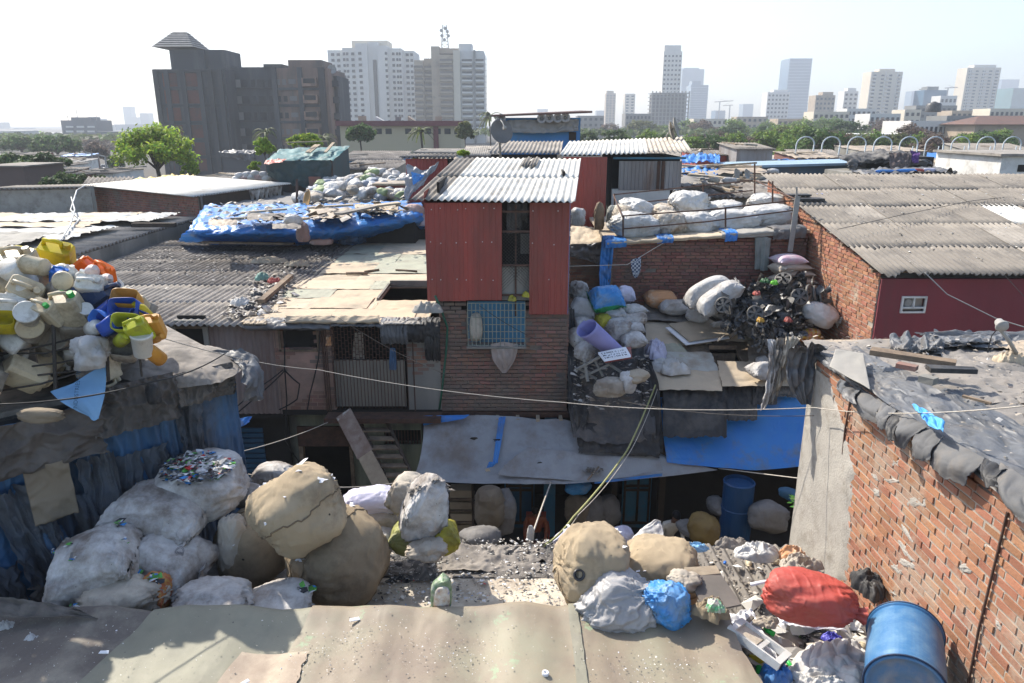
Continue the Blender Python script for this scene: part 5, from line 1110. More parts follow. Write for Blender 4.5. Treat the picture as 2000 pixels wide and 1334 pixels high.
for k,(u,v,w,h,Y,rz,mt,lab) in enumerate(((1240,440,92,44,17.9,.1,m_ppw,'front left big white sack behind the railing'),(1304,437,62,44,18.0,.3,m_ppt2,'second front sack from the left behind the railing, brown streaked'),(1358,438,78,42,18.1,-.1,m_ppw,'third front white sack behind the railing'),(1430,432,110,40,18.2,-.1,m_ppw,'long front white sack behind the railing with blue patch near it'),(1500,424,100,42,18.4,.12,m_ppw,'rightmost front white sack behind the railing'),
  (1240,412,60,40,19.4,.2,m_ppw,'back left white sack behind the railing'),(1292,416,44,30,19.2,.2,m_ppt2,'small straw coloured sack between back sacks'),(1345,400,68,46,19.3,.0,m_ppw,'tallest round white sack behind the railing'),(1412,412,66,36,19.4,.1,m_ppw,'back white sack in the middle right of the railing'),(1495,398,66,36,19.6,.1,m_ppw,'back right white sack behind the railing'),(1216,424,30,40,18.6,.3,m_ppt,'small tan sack at the left rail post'))):
 sack(u,v,P(u,v,Y=Y).y/(CS+(CV-v)/F*SN),w*1.1,h*1.12,mt,lab,ry=.46,rz=rz,tilt=rnd(-.08,.08),name='woven_sack',group=G3,n=2.5,amp=.12,cre=.09,res=(80,50),flat=1.1,neck=(.12,.1) if k in (1,4) else None)
rag(1432,437,17.85,22,14,m_ppb,'bright blue plastic sheet tied on the front rail',71,'plastic_sheet','sheet',hz=.9)
rag(1262,412,18.9,20,8,m_ppg,'small green plastic patch on the back left white sacks',72,'plastic_sheet','sheet',hz=.9)
G4='white sacks stacked in the nook beside the red tower'
NK=[(1131,568,38,36,m_ppd,'top left clear plastic sack of the nook stack'),(1138,606,52,48,m_ppw2,'white sack below the top left one in the nook stack'),(1184,583,62,48,m_ppb,None),(1200,618,42,34,m_ppw2,'white sack right of the yellow sack in the nook'),(1222,575,34,32,m_ppl,'pale lilac white sack behind the blue and green one'),(1236,604,42,20,m_ppw2,'flat sunlit white sack at the top right of the nook stack'),(1238,622,44,24,m_ppd,'folded white sack under the flat sunlit one'),(1140,632,40,26,m_ppd,'half hidden white sack above the lilac sheet roll'),(1130,660,42,40,m_ppd,'white sack left of the lilac sheet roll'),(1208,644,50,44,m_ppd,'round grey white sack right of the lilac sheet roll'),(1236,664,46,34,m_ppd,'grey sack lowest right in the nook stack'),(1240,640,34,26,m_ppd,'small grey sack at the right edge of the nook stack'),(1142,685,40,36,m_ppd,'grey bag below the lilac roll, near the bent board'),(1178,628,30,34,m_ppy,'yellow green sack squeezed in the nook stack')]
def nook():
 for k,(u,v,w,h,mt,lab) in enumerate(NK):
  t=16.3-(v-560)*.012
  if lab is None:
   T=thing('two_tone_sack','bright blue and green tied sack on top of the nook stack','sack',P(u,v+20,t=15.4))
   M4=Mx(P(u,v,t=15.5),.5,-.1,.2);mb=sack_mb(w*t/F/2,.28,h*t/F/2,seed=77,amp=.12,cre=.12,res=(72,44),pil=.8)
   a,b=MB(),MB()
   for dst,sgn in ((a,1),(b,-1)):
    mp={}
    for f in mb.f:
     if (sum(mb.v[i].z for i in f)>0)==(sgn>0):
      ids=[]
      for i in f:
       if i not in mp:mp[i]=dst.p(M4 @ mb.v[i])
       ids.append(mp[i])
      dst.face(ids)
   mk('blue_half',a,m_ppb,T,smooth=True);mk('green_half',b,m_ppg,T,smooth=True)
  else:sack(u,v,t,w,h,mt,lab,ry=.28,rz=rnd(-.5,.5),tilt=rnd(-.15,.15),name='woven_sack',group=G4,corner=.1*(k % 3>0),n=2.6,amp=.12,cre=.11,flat=1.1)
nook()
def roll():
 a,b=P(1146,640,t=14.1),P(1212,694,t=14.75);M4=frame(a,b-a,(0,-1,1)) @ Matrix.Rotation(pi/2,4,'Y');L=(b-a).length
 mb=MB(M4)
 mb.grid(50,14,lambda u,v:((.21-.06*v+.05*u)*cos(2*pi*u*1.12+.4),(.17-.06*v+.04*u)*sin(2*pi*u*1.12+.4),L*v*(1-.06*u)))
 one('paper_roll',mb,m_lil,'large rolled lilac plastic sheet standing open in the nook','sheet roll',smooth=True,solid=.006)
roll()
def sign():
 q=[P(1168,688,t=14.2),P(1222,677,t=14.2),P(1232,694,t=14.0),P(1180,703,t=14.0)]
 T=thing('hand_lettered_sign','white board with rows of black hand lettering lying in the nook','sign',q[3]-Vector((0,0,.05)))
 mb=MB();n=Vector((0,.02,.03));mb.hexa([x-n for x in (q[3],q[2],q[1],q[0])]+[q[3],q[2],q[1],q[0]]);mk('board',mb,m_whitep,T)
 rg=random.Random(9);mb=MB();ux=(q[2]-q[3]);vy=(q[0]-q[3]);nn=ux.cross(vy).normalized()*.006
 if nn.z<0:nn=-nn
 for r in range(3):
  x=.07
  while x<.9:
   w=rg.uniform(.02,.05)
   for s in range(2):
    p0=q[3]+ux*(x+rg.uniform(0,w))+vy*(.72-r*.27+rg.uniform(-.08,.08))+nn;p1=q[3]+ux*(x+rg.uniform(0,w))+vy*(.72-r*.27+rg.uniform(-.08,.08))+nn
    mb.tube([p0,p1],.0065,4)
   x += w+rg.choice([.015,.02,.06])
 mk('lettering',mb,m_cable,T)
 mb=MB();q2=[x+Vector((.04,0.1,-.06)) for x in q];q2[1] += Vector((.1,.1,.0));mb.hexa([x-n for x in (q2[3],q2[2],q2[1],q2[0])]+[q2[3],q2[2],q2[1],q2[0]]);one('red_board',mb,m_red,'red board lying under the hand lettered sign','board')
sign()
def chair():
 T=thing('wooden_trestle','broken grey wooden trestle frame lying below the lettered sign','trestle',P(1160,735,t=14.4))
 for a,b in (((1125,722),(1185,690)),((1133,738),(1190,712)),((1160,700),(1178,735)),((1128,718),(1165,740)),((1180,705),(1215,728)),((1140,700),(1148,745))):
  p0,p1=P(*a,t=14.2+rnd(-.1,.1)),P(*b,t=14.2+rnd(-.1,.1));mb=MB(frame(p0,p1-p0));mb.box(0,(p1-p0).length,-.025,.025,-.02,.02);mk('bar',mb,m_plasterg,T)
chair()
onyard('plastic_bucket',1172,690,26,22,m_red,'dark red crushed crate behind the trestle','crate',81,hz=.9)
for k,(u,v,w,h,mt,lab) in enumerate(((1192,757,62,40,m_ppt,'dusty tan sack lying on the dark canopy sheet'),(1226,748,30,44,m_ppd,'crumpled white bag draped beside the dusty tan sack'),(1242,735,50,24,m_ply,'bent pale board at the right of the nook'))):
 sack(u,v,14.0,w,h,mt,lab,ry=.2,rz=.3*k,name='woven_sack',amp=.15,cre=.08)
def spread(u0,v0,u1,v1,lab,mt,dz=.06):
 q=[yard(u0,v0),yard(u1,v0+6),yard(u1+30,v1),yard(u0+34,v1-2)]
boardpts=[(1305,648),(1384,637),(1434,668),(1345,682)]
def boards2():
 for k,(dx,dy,lift,mt,lab) in enumerate(((0,0,.19,m_ply,'tan plywood board lying on the mats beside the skylight hole'),(-6,3,.14,m_whitep,'white board under the tan plywood board'))):
  q=[yard(u+dx,v+dy)+Vector((0,0,lift)) for u,v in boardpts][::-1]
  mb=MB();mb.hexa([x-Vector((0,0,.02)) for x in q]+q);one('flat_board',mb,mt,lab,'board')
boards2()
onyard('woven_sack',1306,716,70,34,m_ppw,'limp white sack with gathered mouth lying on the front mats','sack',82,lift=.2,hz=.7,cre=.2)
onyard('woven_sack',1280,684,44,40,m_ppl,'crumpled white and blue printed cloth at the left of the mats','sack',83,lift=.2,hz=.6)
for k,(u,v,w,h,mt,lab) in enumerate(((1494,725,62,36,m_ppw2,'white sack lowest left of the small pile on the front mats'),(1502,705,50,24,m_ppd,'grey white sack in the middle of the small front pile'),(1545,705,58,22,m_ppl,'long pinkish white sack at the right of the small front pile'),(1516,690,38,18,M('sack_palegreen',(.42,.46,.30),(.36,.40,.26),sc=5,rough=.5,bump=.3),'pale green yellow small sack topping the front pile'),(1550,728,28,24,M('bag_bluewhite',(.40,.47,.52),rough=.5,bump=.3),'pale blue bag below the long pinkish sack'),(1520,663,66,22,m_ppw,'white crumpled sack at the foot of the car part pile'),(1290,584,62,36,m_ppo,'orange and white sack lying against the yard wall'),(1318,600,60,30,m_ppw2,'white sack right of the orange one by the yard wall'),(1372,600,50,26,m_ppd,'dirty white sack left of the tall leaning sacks'),(1362,615,44,30,m_ppw2,'small white sack below the tall leaning sacks'),(1408,612,40,20,m_ppw2,'white cloth lump in front of the leaning sacks'),(1407,634,36,14,m_ppw,'small white pouch at the front of the leaning sacks'))):
 ysack(u,v,w,h,mt,lab,rz=rnd(-.3,.3),tilt=rnd(-.12,.12),corner=.1,n=2.5,amp=.12,cre=.09)
m_dummy=0
for (u,v,a,lab) in ((1380,570,.55,'long dirty white sack leaning at the left of the car part pile'),(1405,582,.62,'second long white sack leaning in front of the first, mouth open')):
 q=P(u,v,t=16.4 if u<1400 else 16.0);sack(u,v,16.3 if u<1400 else 15.9,95,46,m_ppw2,lab,ry=.26,rz=.1,tilt=-a,name='woven_sack',n=3,amp=.08,cre=.05,res=(72,44),flat=2,corner=.08,neck=(.1,.14) if u>1400 else None)
ysack(1598,612,70,50,m_ppw,'big bright white sack with frayed mouth right of the car part pile',ry=.4,rz=-.3,tilt=.3,n=2.4,amp=.1,cre=.05,res=(72,44),lift=1.0,neck=(.16,.16))
ysack(1578,655,50,30,M('bag_wrappers',(.5,.08,.05),(.5,.42,.05),sc=16,rough=.4,bump=.4,dirt=(.5,.5,.45),da=.5,ds=12),'clear bag full of red and yellow wrappers below the bright white sack',ry=.2,amp=.2,cre=.1,lift=.4)
G5='grain sacks stacked against the corner of the brick yard wall'
for k,(u,v,w,h,lab) in enumerate(((1540,507,56,22,'printed topmost sack of the corner stack'),(1548,520,58,16,'second sack from the top of the corner stack'),(1550,533,66,16,'third sack from the top of the corner stack'),(1556,548,62,18,'fourth sack from the top of the corner stack'),(1530,546,40,20,'lowest left sack of the corner stack'),(1524,524,28,22,'small sack end at the left of the corner stack'))):
 sack(u,v,17.0,w,h,m_ppl2 if k==0 else m_ppt,lab,ry=.3,rz=.15,name='grain_sack',group=G5,n=3.2,amp=.05,cre=.03,corner=.1,flat=1.2)
def hub_proto(r=.19):
 T=thing('hubcap','hubcap','hubcap',(0,0,0))
 mb=MB();mb.lathe([(.001,.035),(.035,.035),(.045,.03)],20,capb=False,capt=False)
 for k in range(6):
  a=2*pi*k/6;d=Vector((cos(a),sin(a),0));p=Vector((-sin(a),cos(a),0))
  mb.hexa([d*.04-p*.022+V(0,0,.02),d*.155-p*.04,d*.155+p*.04,d*.04+p*.022+V(0,0,.02),d*.04-p*.02+V(0,0,.034),d*.155-p*.038+V(0,0,.022),d*.155+p*.038+V(0,0,.022),d*.04+p*.02+V(0,0,.034)])
 mk('spokes',mb,m_hub,T,local=True,smooth=False)
 mb=MB();mb.lathe([(.15,.018),(.165,.026),(.185,.02),(.195,.0),(.19,-.03),(.185,-.03),(.18,.0),(.15,.01),(.15,.018)],30,capb=False,capt=False);mk('rim',mb,m_hub,T,local=True,smooth=True)
 mb=MB();mb.lathe([(.001,-.02),(.17,-.02)],24,capb=False,capt=False);mk('backing',mb,m_black,T,local=True)
 return T
def carpile():
 hp=hub_proto();first=True
 HB=[(1562,580,15.7,(-.1,-1,.45),1,'hubcap with six round holes facing out, right side of the car part pile'),(1413,596,15.5,(-.5,-1,.5),.95,'hubcap at the left edge of the car part pile'),(1548,560,16.2,(-.3,-.5,1),1.1,'hubcap lying flat near the top of the car part pile'),(1594,574,15.9,(.9,-.6,.3),1,'hubcap seen edge on, far right of the car part pile'),(1605,580,15.9,(1,-.5,.4),1,'outermost hubcap seen edge on by the brick wall'),(1583,572,15.8,(.7,-.7,.3),1,'hubcap between the facing one and the edge on ones'),(1530,545,16.3,(-.4,-.6,.9),1,'hubcap near the grain sacks on the car part pile'),(1490,640,15.1,(.4,-.8,.6),.9,'dark hubcap low in the middle of the car part pile'),(1475,612,15.3,(-.2,-.9,.5),.9,'dirty hubcap in the middle of the car part pile')]
 for u,v,t,n,s,lab in HB:
  M4=frame(P(u,v,t=t),Vector(n).cross(Vector((.3,.2,1))),n) @ Matrix.Scale(s,4)
  if first:hp.matrix_basis=M4;hp['label']=lab;hp['group']='hubcaps in the car part pile';first=False
  else:copytree(hp,M4,lab,'hubcaps in the car part pile')
 rg=random.Random(17);protos=[]
 for k in range(7):   
  mb=MB();L=.28+.06*(k % 3);w=.06+.02*(k % 2);cv=(.8,1.6,1.1,.3,1.9,.6,1.3)[k]
  def f(a,b):
   t=(a-.5)*cv*2;r=L/max(cv,.3)
   return (r*sin(t),r*(1-cos(t))+.025*sin(pi*b)*(1+sin(a*17+k)),w*(b-.5)*2*(1+.3*sin(a*9+k))+.03*sin(a*5))
  mb.grid(18,5,f)
  for q in (-.6,0,.6):mb.cbox((q*L*.7,.03+.08*abs(q),0),(.05,.05,w*1.2))
  protos.append(mb)
 tones=[m_black,m_black,m_blackd,m_blackg]
 n=0
 G='broken black car trim heaped beside the brick wall'
 while n<200:
  u=rg.uniform(1415,1612);v=rg.uniform(538,668)
  c=(u-1512)/100;topv=560+26*c*c-20*math.exp(-((u-1560)/30) ** 2)+12*noise.noise((u*.03,0,0));botv=668-20*abs(c) ** 3-(20 if u<1470 else 0)
  if not topv<v<botv:continue
  if abs(u-1598)<34 and v>588:continue
  p=yard(u,v+10);t=p.y/(CS+(CV-v)/F*SN)-.25-.75*(v-topv)/110*0-rg.uniform(0,.35)
  t=lerp(16.5,15.0,(v-545)/120)+rg.uniform(-.15,.1)
  src=protos[n % 7];M4=Mx(P(u,v,t=t),rg.uniform(0,6.3),rg.uniform(0,6.3),rg.uniform(0,6.3),rg.uniform(.6,1.15))
  if n<28:
   mb=MB();mb.v=list(src.v);mb.f=list(src.f);mb.mi=list(src.mi)
   o=mk('car_trim',mb,tones[n // 7],local=True);tag(o,'broken black plastic car trim piece in the pile beside the brick wall','car part',G);o.matrix_basis=M4
   protos_o.append(o)
  else:
   o=protos_o[n % 28].copy();COL.objects.link(o);o.matrix_basis=M4
  n += 1
 for k,(u,v,mt,nm) in enumerate(((1478,572,m_red,'red'),(1540,625,m_red,'dark red'),(1495,548,M('plastic_green_dark',(.04,.12,.05),rough=.4,bump=.1),'dark green'),(1512,552,M('plastic_lime',(.15,.5,.05),rough=.4,bump=.1),'lime green'),(1485,625,M('plastic_amber',(.45,.25,.03),rough=.4,bump=.1),'amber'))):
  rag(u,v,15.1-(v-560)*.006,15,12,mt,nm+' plastic piece showing in the car part pile',90+k,'plastic_piece','plastic piece',hz=.6)
 mb=sack_mb(1.05,.5,.5,seed=3,n=2.2,amp=.2,cre=.1,res=(60,40));M4=Mx(P(1518,615,t=16.2),0,0,.1);mb.v=[M4 @ q for q in mb.v]
 one('scrap_mound',mb,m_black,'dense heart of the heap of broken car parts','scrap heap',smooth=True)['kind']='stuff'
protos_o=[]
carpile()
def lineclothes():
 a,b,c=P(1112,520,Y=16.0),P(1225,517,Y=16.6),P(1300,472,Y=17.2)
 wire('clothes_line',[a,b,c],.008,m_rope,'thin clothes line in front of the yard wall carrying a checked cloth',cat='clothes line')
 g=[[P(1232,508,Y=16.7),P(1242,505,Y=16.7),P(1252,502,Y=16.7)],[P(1233,525,Y=16.68),P(1242,524,Y=16.68),P(1252,520,Y=16.68)],[P(1236,538,Y=16.7),P(1243,544,Y=16.7),P(1250,532,Y=16.7)]]
 m=bpy.data.materials.new('check_cloth');m.use_nodes=True;n=m.node_tree.nodes;L=m.node_tree.links
 ck=n.new('ShaderNodeTexChecker');ck.inputs['Scale'].default_value=22;ck.inputs[1].default_value=(.5,.52,.55,1);ck.inputs[2].default_value=(.04,.07,.14,1);tc=n.new('ShaderNodeTexCoord');L.new(tc.outputs['Object'],ck.inputs[0]);L.new(ck.outputs[0],n['Principled BSDF'].inputs[0]);n['Principled BSDF'].inputs['Roughness'].default_value=.9
 one('checked_cloth',cloth_mb(g,(24,30),.015,5,1,.03,3,.005),m,'blue and white checked cloth hanging on the clothes line','cloth',smooth=True,solid=.004)
 T=thing('grey_trousers','grey green trousers hanging folded from a line on the yard wall','trousers',P(1490,530,Y=YB-.1))
 for k,(u0,u1,v1,w) in enumerate(((1484,1480,526,10),(1497,1492,529,11))):
  y=YB-.12-.03*k;g=[[P(u0-w,464,Y=y),P(u0,463,Y=y-.03),P(u0+w,466,Y=y)],[P(lerp(u0,u1,.5)-w*.8,495,Y=y),P(lerp(u0,u1,.5),495,Y=y-.05),P(lerp(u0,u1,.5)+w*.8,495,Y=y)],[P(u1-w*.7,v1,Y=y),P(u1,v1+1,Y=y-.03),P(u1+w*.7,v1,Y=y)]]
  mk('trouser_leg',cloth_mb(g,(16,30),.02,3,1,.02,5+k,.006),m_clothg,T,smooth=True,solid=.006)
lineclothes()
def rightroof():
 T=thing('maroon_house','house with maroon plaster front, bare brick side and a wide grey corrugated roof','house',(10,15,0))
 sl=.19;y0=13.68;X0=7.02
 rf=lambda y:6.25+sl*(y-y0)
 mb=MB();mb.box(X0+.1,X0+14,y0+.16,20.6,0,6.05);mb.prism([(X0+.1,y0+.16),(X0+.2,y0+.16),(X0+.2,20.6),(X0+.1,20.6)],6.05,6.1);mk('wall_core',mb,m_mortar,T)
 mb=MB();mb.poly([(X0+.11,y0+.2,6.0),(X0+.11,20.6,6.0),(X0+.11,20.6,rf(20.6)-.1),(X0+.11,y0+.2,rf(y0+.2)-.1)]);mk('gable_core',mb,m_mortar,T)
 mk('brickwork',bricks_mb((X0+.1,20.6,0),(0,-1,0),(-1,0,0),20.6-y0-.16,3.7,8,top=lambda x:rf(20.6-x)-.07,seed=31,L=.22,h=.068,mo=.017,proud=.011,jit=.005),m_brick2,T)
 wa,wb,wc,wd=P(1767,600,Y=y0).x,P(1809,600,Y=y0).x,P(1790,610,Y=y0).z,P(1790,584,Y=y0).z
 m0=MB(frame((X0+.12,y0+.1,0),(1,0,0)));m0.wall(14,2.7,.12,[(wa-X0-.12,wb-X0-.12,wc,wd)],z0=3.42);mk('front_wall',m0,m_maroon,T)
 mb=MB();mb.box(wa,wb,y0+.2,y0+.22,wc,wd);w=mk('window',mb,m_glass,T)
 mb=MB();f=.035
 for b in ((wa-f,wa,wc-f,wd+f),(wb,wb+f,wc-f,wd+f),(wa,wb,wd,wd+f),(wa,wb,wc-f,wc),((wa+wb)/2-.012,(wa+wb)/2+.012,wc+.07,wd),(wa,wb,wc+.06,wc+.085)):mb.box(b[0],b[1],y0+.06,y0+.14,b[2],b[3])
 mk('frame',mb,m_white,w)
 mb=MB(Mx(((wa*.72+wb*.28),y0+.13,(wc+wd)/2+.03),pi/2,0,0));mb.lathe([(.02,0),(.075,.0),(.08,.02),(.02,.03)],16);mk('fan',mb,m_steelp,w)
 rg=random.Random(8);D=Vector((0,1,sl)).normalized();U=Vector((1,0,0))
 for r in range(5):
  for k in range(22):
   y=y0-.12+r*1.42;x=X0-.06+k*.86
   if x>.75*y+5.5:continue
   mt=m_asbg if rg.random()>.12 else m_asbg2
   if (r,k)==(2,5):mt=m_asbw
   mk('roof_sheet',corr_mb((x+rg.uniform(-.02,.02),y+rg.uniform(-.05,.05),rf(y)+.035*(1 if r else 1)+rg.uniform(0,.012)),U,.92,D,1.56,pitch=.123,amp=.026,nw=8,rows=4,seed=r*20+k,phase=x*2*pi/.123*0+rg.uniform(0,.4),jag=.0 if rg.random()>.25 else .25),mt,T,smooth=True,solid=.007)
 mb=MB();
 for y in (13.95,15.4,16.8,18.2,19.6):mb.box(X0+.0,X0+14,y,y+.06,rf(y)-.09,rf(y)-.03)
 mk('purlins',mb,m_wood,T)
 q=P(1610,392,z=7.0)
 mb=MB(frame(P(1562,392,Y=18.1),(1,0,0)));mb.box(0,.62,0,.35,0,.05);mb.box(-.2,.4,.3,.6,.08,.12);one('slab_stack',mb,m_tarpk,'dark flat slabs lying on the left edge of the wide grey roof','slabs')
 rag(1602,380,18.6,18,6,m_ppl,'lilac rag on the left part of the wide grey roof',44.4,hz=.8)
 def pl(rg):
  x=rg.uniform(7.2,15);y=rg.uniform(13.8,20.6);return Vector((x,y,rf(y)+.07))
 one('litter',litter_mb(450,pl,.008,.035,66),m_litw,'pale chips scattered on the wide grey corrugated roof','litter')['kind']='stuff'
 wire('cable',[P(1636,448,Y=15.5),P(1760,420,Y=16.5),P(1900,392,Y=18),P(2010,380,Y=19)],.007,m_cable,'thin barbed wire lying across the wide grey roof')
 wire('cable',[P(1806,532,Y=13.5),P(1850,575,Y=13.2),P(1945,622,Y=12.8),P(2020,645,Y=12.5)],.011,m_steelp,'pale cable sagging in front of the maroon wall')
 wire('cable',[P(1960,535,Y=13.4),P(2010,590,Y=12.8)],.006,m_cable,'short dark cable at the right end of the maroon wall')
rightroof()
def nook_canopy():
 x0,x1=fx(1110,740),fx(1292,760)
 T=thing('nook_canopy','sagging dark net and plastic canopy heaped with rubbish between the tower and the mat roof','canopy',(1.8,YF,3.2))
 def q(u,v,t):return P(u,v,t=t)
 q0=q;q=lambda u,v,t:q0(u,v,t if t>14.9 else 14.9-(14.9-t)*.5)
 gg=[[q(1112,590,16.8),q(1180,590,17.0),q(1255,590,17.0)],[q(1112,690,15.0),q(1180,700,15.0),q(1262,690,15.2)],[q(1112,760,14.7),q(1180,765,14.6),q(1275,760,14.7)],[q(1118,855,14.0),q(1190,870,13.8),q(1285,860,14.0)]]
 mk('dark_sheet',cloth_mb(gg,(70,90),.05,5,4,.03,150,.03),m_tarpd2,T,smooth=True)
 gg=[[q(1105,600,15.4),q(1122,600,15.4)],[q(1108,700,14.8),q(1128,720,14.6)],[q(1108,780,14.5),q(1150,800,14.3)],[q(1118,850,14.2),q(1140,840,14.1)]]
 mk('side_sheet',cloth_mb(gg,(24,70),.04,4,3,.04,151,.02),m_tarpk,T,smooth=True)
 gg=[[q(1240,700,14.9),q(1270,700,14.8)],[q(1250,770,14.5),q(1290,765,14.5)],[q(1245,850,14.1),q(1296,890,13.9)]]
 mk('side_sheet',cloth_mb(gg,(24,70),.05,4,3,.06,152,.02),m_tarpk,T,smooth=True)
 gg=[[q(1120,820,14.3),q(1200,830,14.2),q(1290,830,14.3)],[q(1128,885,13.9),q(1200,885,13.8),q(1294,895,13.8)]]
 mk('under_sheet',cloth_mb(gg,(60,30),.04,5,2,.05,153,.02),m_tarpk,T,smooth=True)
 def pl(rg):
  u=rg.uniform(1120,1270);v=rg.uniform(690,800);return P(u,v,t=lerp(15.0,14.25,(v-690)/110)-.08)
 one('rubbish',litter_mb(500,pl,.01,.07,154),m_litd,'dusty rubbish on the sagging dark canopy','rubbish')['kind']='stuff'
nook_canopy()
def grey_awning():
 T=thing('grey_awning','wide grey tarpaulin awning stretched over the alley from the tower house','awning',(1,13,3))
 def q(u,v,t):return P(u,v,t=15.1-(15.1-t)*.42)
 gg=[[q(828,818,14.9),q(900,812,15.0),q(985,812,15.0),q(1050,818,15.0),q(1115,822,14.9),q(1200,868,14.2),q(1292,885,14.0)],
   [q(826,860,14.1),q(900,858,14.4),q(985,862,14.3),q(1060,868,14.1),q(1150,885,13.8),q(1230,895,13.7),q(1310,897,13.6)],
   [q(818,905,13.5),q(900,912,13.8),q(985,914,13.6),q(1070,918,13.4),q(1160,918,13.4),q(1250,912,13.4),q(1350,905,13.5)],
   [q(805,937,13.0),q(900,943,13.2),q(985,944,13.1),q(1075,945,12.9),q(1170,941,13.0),q(1270,934,13.1),q(1402,918,13.4)]]
 mk('grey_sheet',cloth_mb(gg,(150,60),.016,6,1.5,.0,160,.004),m_tarpg,T,smooth=True)
 gg=[[q(1030,872,13.9),q(1100,880,13.75),q(1170,890,13.6),q(1290,890,13.6)],[q(985,905,13.45),q(1075,915,13.3),q(1170,918,13.3),q(1295,905,13.4)],[q(968,928,13.2),q(1060,934,13.0),q(1160,939,13.0),q(1298,920,13.3)]]
 mk('second_sheet',cloth_mb(gg,(90,40),.01,6,1.5,.03,161,.004),m_tarpg,T,smooth=True)
 for a,b,c,d,k in (((826,812),(918,810),(826,831),(905,818),0),((974,815),(988,813),(962,905),(972,905),1),((955,902),(972,903),(950,914),(962,912),2),((1160,941),(1295,924),(1160,945),(1295,930),3)):
  t0=14.75 if k<2 else 13.3;t1=14.55 if k==0 else (13.55 if k==1 else 13.0 if k==3 else 13.3);t0=14.8 if k==1 else (13.0 if k==3 else t0)
  gg=[[q(*a,t0),q(*b,t0)],[q(*c,t1),q(*d,t1)]]
  mk('blue_strip',cloth_mb(gg,(30,24),.012,4,2,.03,162+k,.006),m_tarpb,T,smooth=True)
 for u,v in ((925,855),(970,858),(1055,904),(953,917)):
  mb=MB();rg=random.Random(u);c=q(u,v,lerp(14.4,13.5,(v-850)/60)-.06);n=9
  mb.poly([c+Vector((cos(2*pi*i/n)*.07*rg.uniform(.5,1.3),-.03,sin(2*pi*i/n)*.035*rg.uniform(.5,1.3))) for i in range(n)]);mk('tear',mb,m_tarpk if v != 917 else m_cream,T)
 def pl(rg):c=q(1158,922,13.15);return c+Vector((rg.gauss(0,.09),rg.gauss(0,.05),rg.uniform(0,.06)))
 one('rubbish',litter_mb(90,pl,.01,.05,171),m_litd,'handful of rubbish resting on the grey awning','rubbish')['kind']='stuff'
 a,b=q(1148,938,12.9),q(1170,912,13.2);mb=MB(frame(a,b-a));mb.box(0,(b-a).length,-.015,.015,0,.02);one('stick',mb,m_wood,'small brown stick lying on the grey awning','stick')
grey_awning()
def blue_awning():
 T=thing('blue_awning','bright blue tarpaulin awning below the mat roof at the right of the alley','awning',(4.5,13,3))
 def q(u,v,t):return P(u,v,t=15.1-(15.1-t)*.42)
 gg=[[q(1290,775,14.9),q(1380,775,15.0),q(1480,772,15.0),q(1598,770,14.9)],[q(1294,835,14.2),q(1385,840,14.3),q(1480,838,14.3),q(1594,832,14.1)],[q(1300,880,13.7),q(1390,886,13.7),q(1490,884,13.6),q(1590,876,13.4)],[q(1303,903,13.4),q(1395,912,13.3),q(1480,918,13.2),q(1600,906,13.0)]]
 mk('blue_sheet',cloth_mb(gg,(100,60),.014,5,1.5,.0,180,.004),m_tarpb,T,smooth=True)
 gg=[[q(1296,860,13.95),q(1312,860,13.95)],[q(1298,903,13.35),q(1310,903,13.38)]]
blue_awning()
wire('rope',[P(1280,752,t=14.6),P(1225,880,t=12.5),P(1120,1010,t=10.0),P(1062,1066,t=9.6)],.016,m_ropey,'yellow green rope slanting down across the alley',sag=.05,cat='rope')
wire('rope',[P(1284,760,t=14.6),P(1232,880,t=12.4),P(1130,1005,t=10.1),P(1068,1064,t=9.6)],.006,m_rope,'thin cord running beside the yellow green rope',sag=.08,cat='rope')
wire('rope',[P(1076,942,t=14.15),P(1055,1000,t=11.6),P(1035,1058,t=9.7)],.014,m_rope,'pale rope tying the awning edge down to the middle roof',cat='rope')
rag(1036,1045,9.8,14,40,m_ppw,'white rag knotted at the foot of the pale rope',99,hz=1.2)
wire('rope',[P(455,886,t=11.5),P(640,825,t=14.4)],.008,m_rope,'thin cord with knots rising from the left shack to the balcony',cat='rope',sag=.05)
wire('rope',[P(480,925,t=10.8),P(670,952,t=10.5),P(805,936,t=14.2)],.008,m_rope,'cord holding the left corner of the grey awning',cat='rope',sag=.04)
wire('rope',[P(1404,915,t=14.35),P(1575,936,t=10.0)],.008,m_rope,'cord from the grey awning corner to the cement wall',cat='rope')
wire('cable',[P(310,658,t=8.0),P(620,722,t=12.0),P(1100,786,t=11.0),P(1590,796,t=8.9),P(2010,792,t=5.4)],.006,m_rope,'long pale wire crossing the whole picture from the can heap to the right',sag=.07)
wire('cable',[P(660,620,t=14.0),P(900,742,t=13.4),P(1200,780,t=12.5),P(1590,812,t=9.1)],.005,m_rod,'thin dark wire from the felt roof eave to the brick house corner',sag=.1)
wire('cable',[P(936,597,t=14.0),P(1040,660,t=13.9),P(1160,715,t=14.0)],.005,m_rod,'dark wire from the grilled window to the nook',sag=.03)
wire('cable',[P(0,790,t=6.6),P(300,745,t=7.6),P(440,690,t=9.0)],.009,m_cable,'dark cable slung along the front of the blue tarp shack',sag=.05)
for k,(pts,lb) in enumerate((([(555,625),(556,720),(560,780),(556,860),(590,910)],'thick black cable running down the pink wall'),([(553,722),(500,760),(430,820)],'upper black cable drooping left from the pink wall'),([(555,722),(585,750),(580,780),(545,800)],'loop of black cable on the pink wall'),([(625,640),(622,700),(605,770),(600,800)],'thin black cable left of the barred balcony'),([(556,724),(500,775),(425,835)],'lower black cable drooping left from the pink wall'))):
 wire('cable',[P(u,v,Y=YF-.1-(.8*(540-u)/100 if u<540 else 0)) for u,v in pts],.014,m_cable,lb,sag=.02)
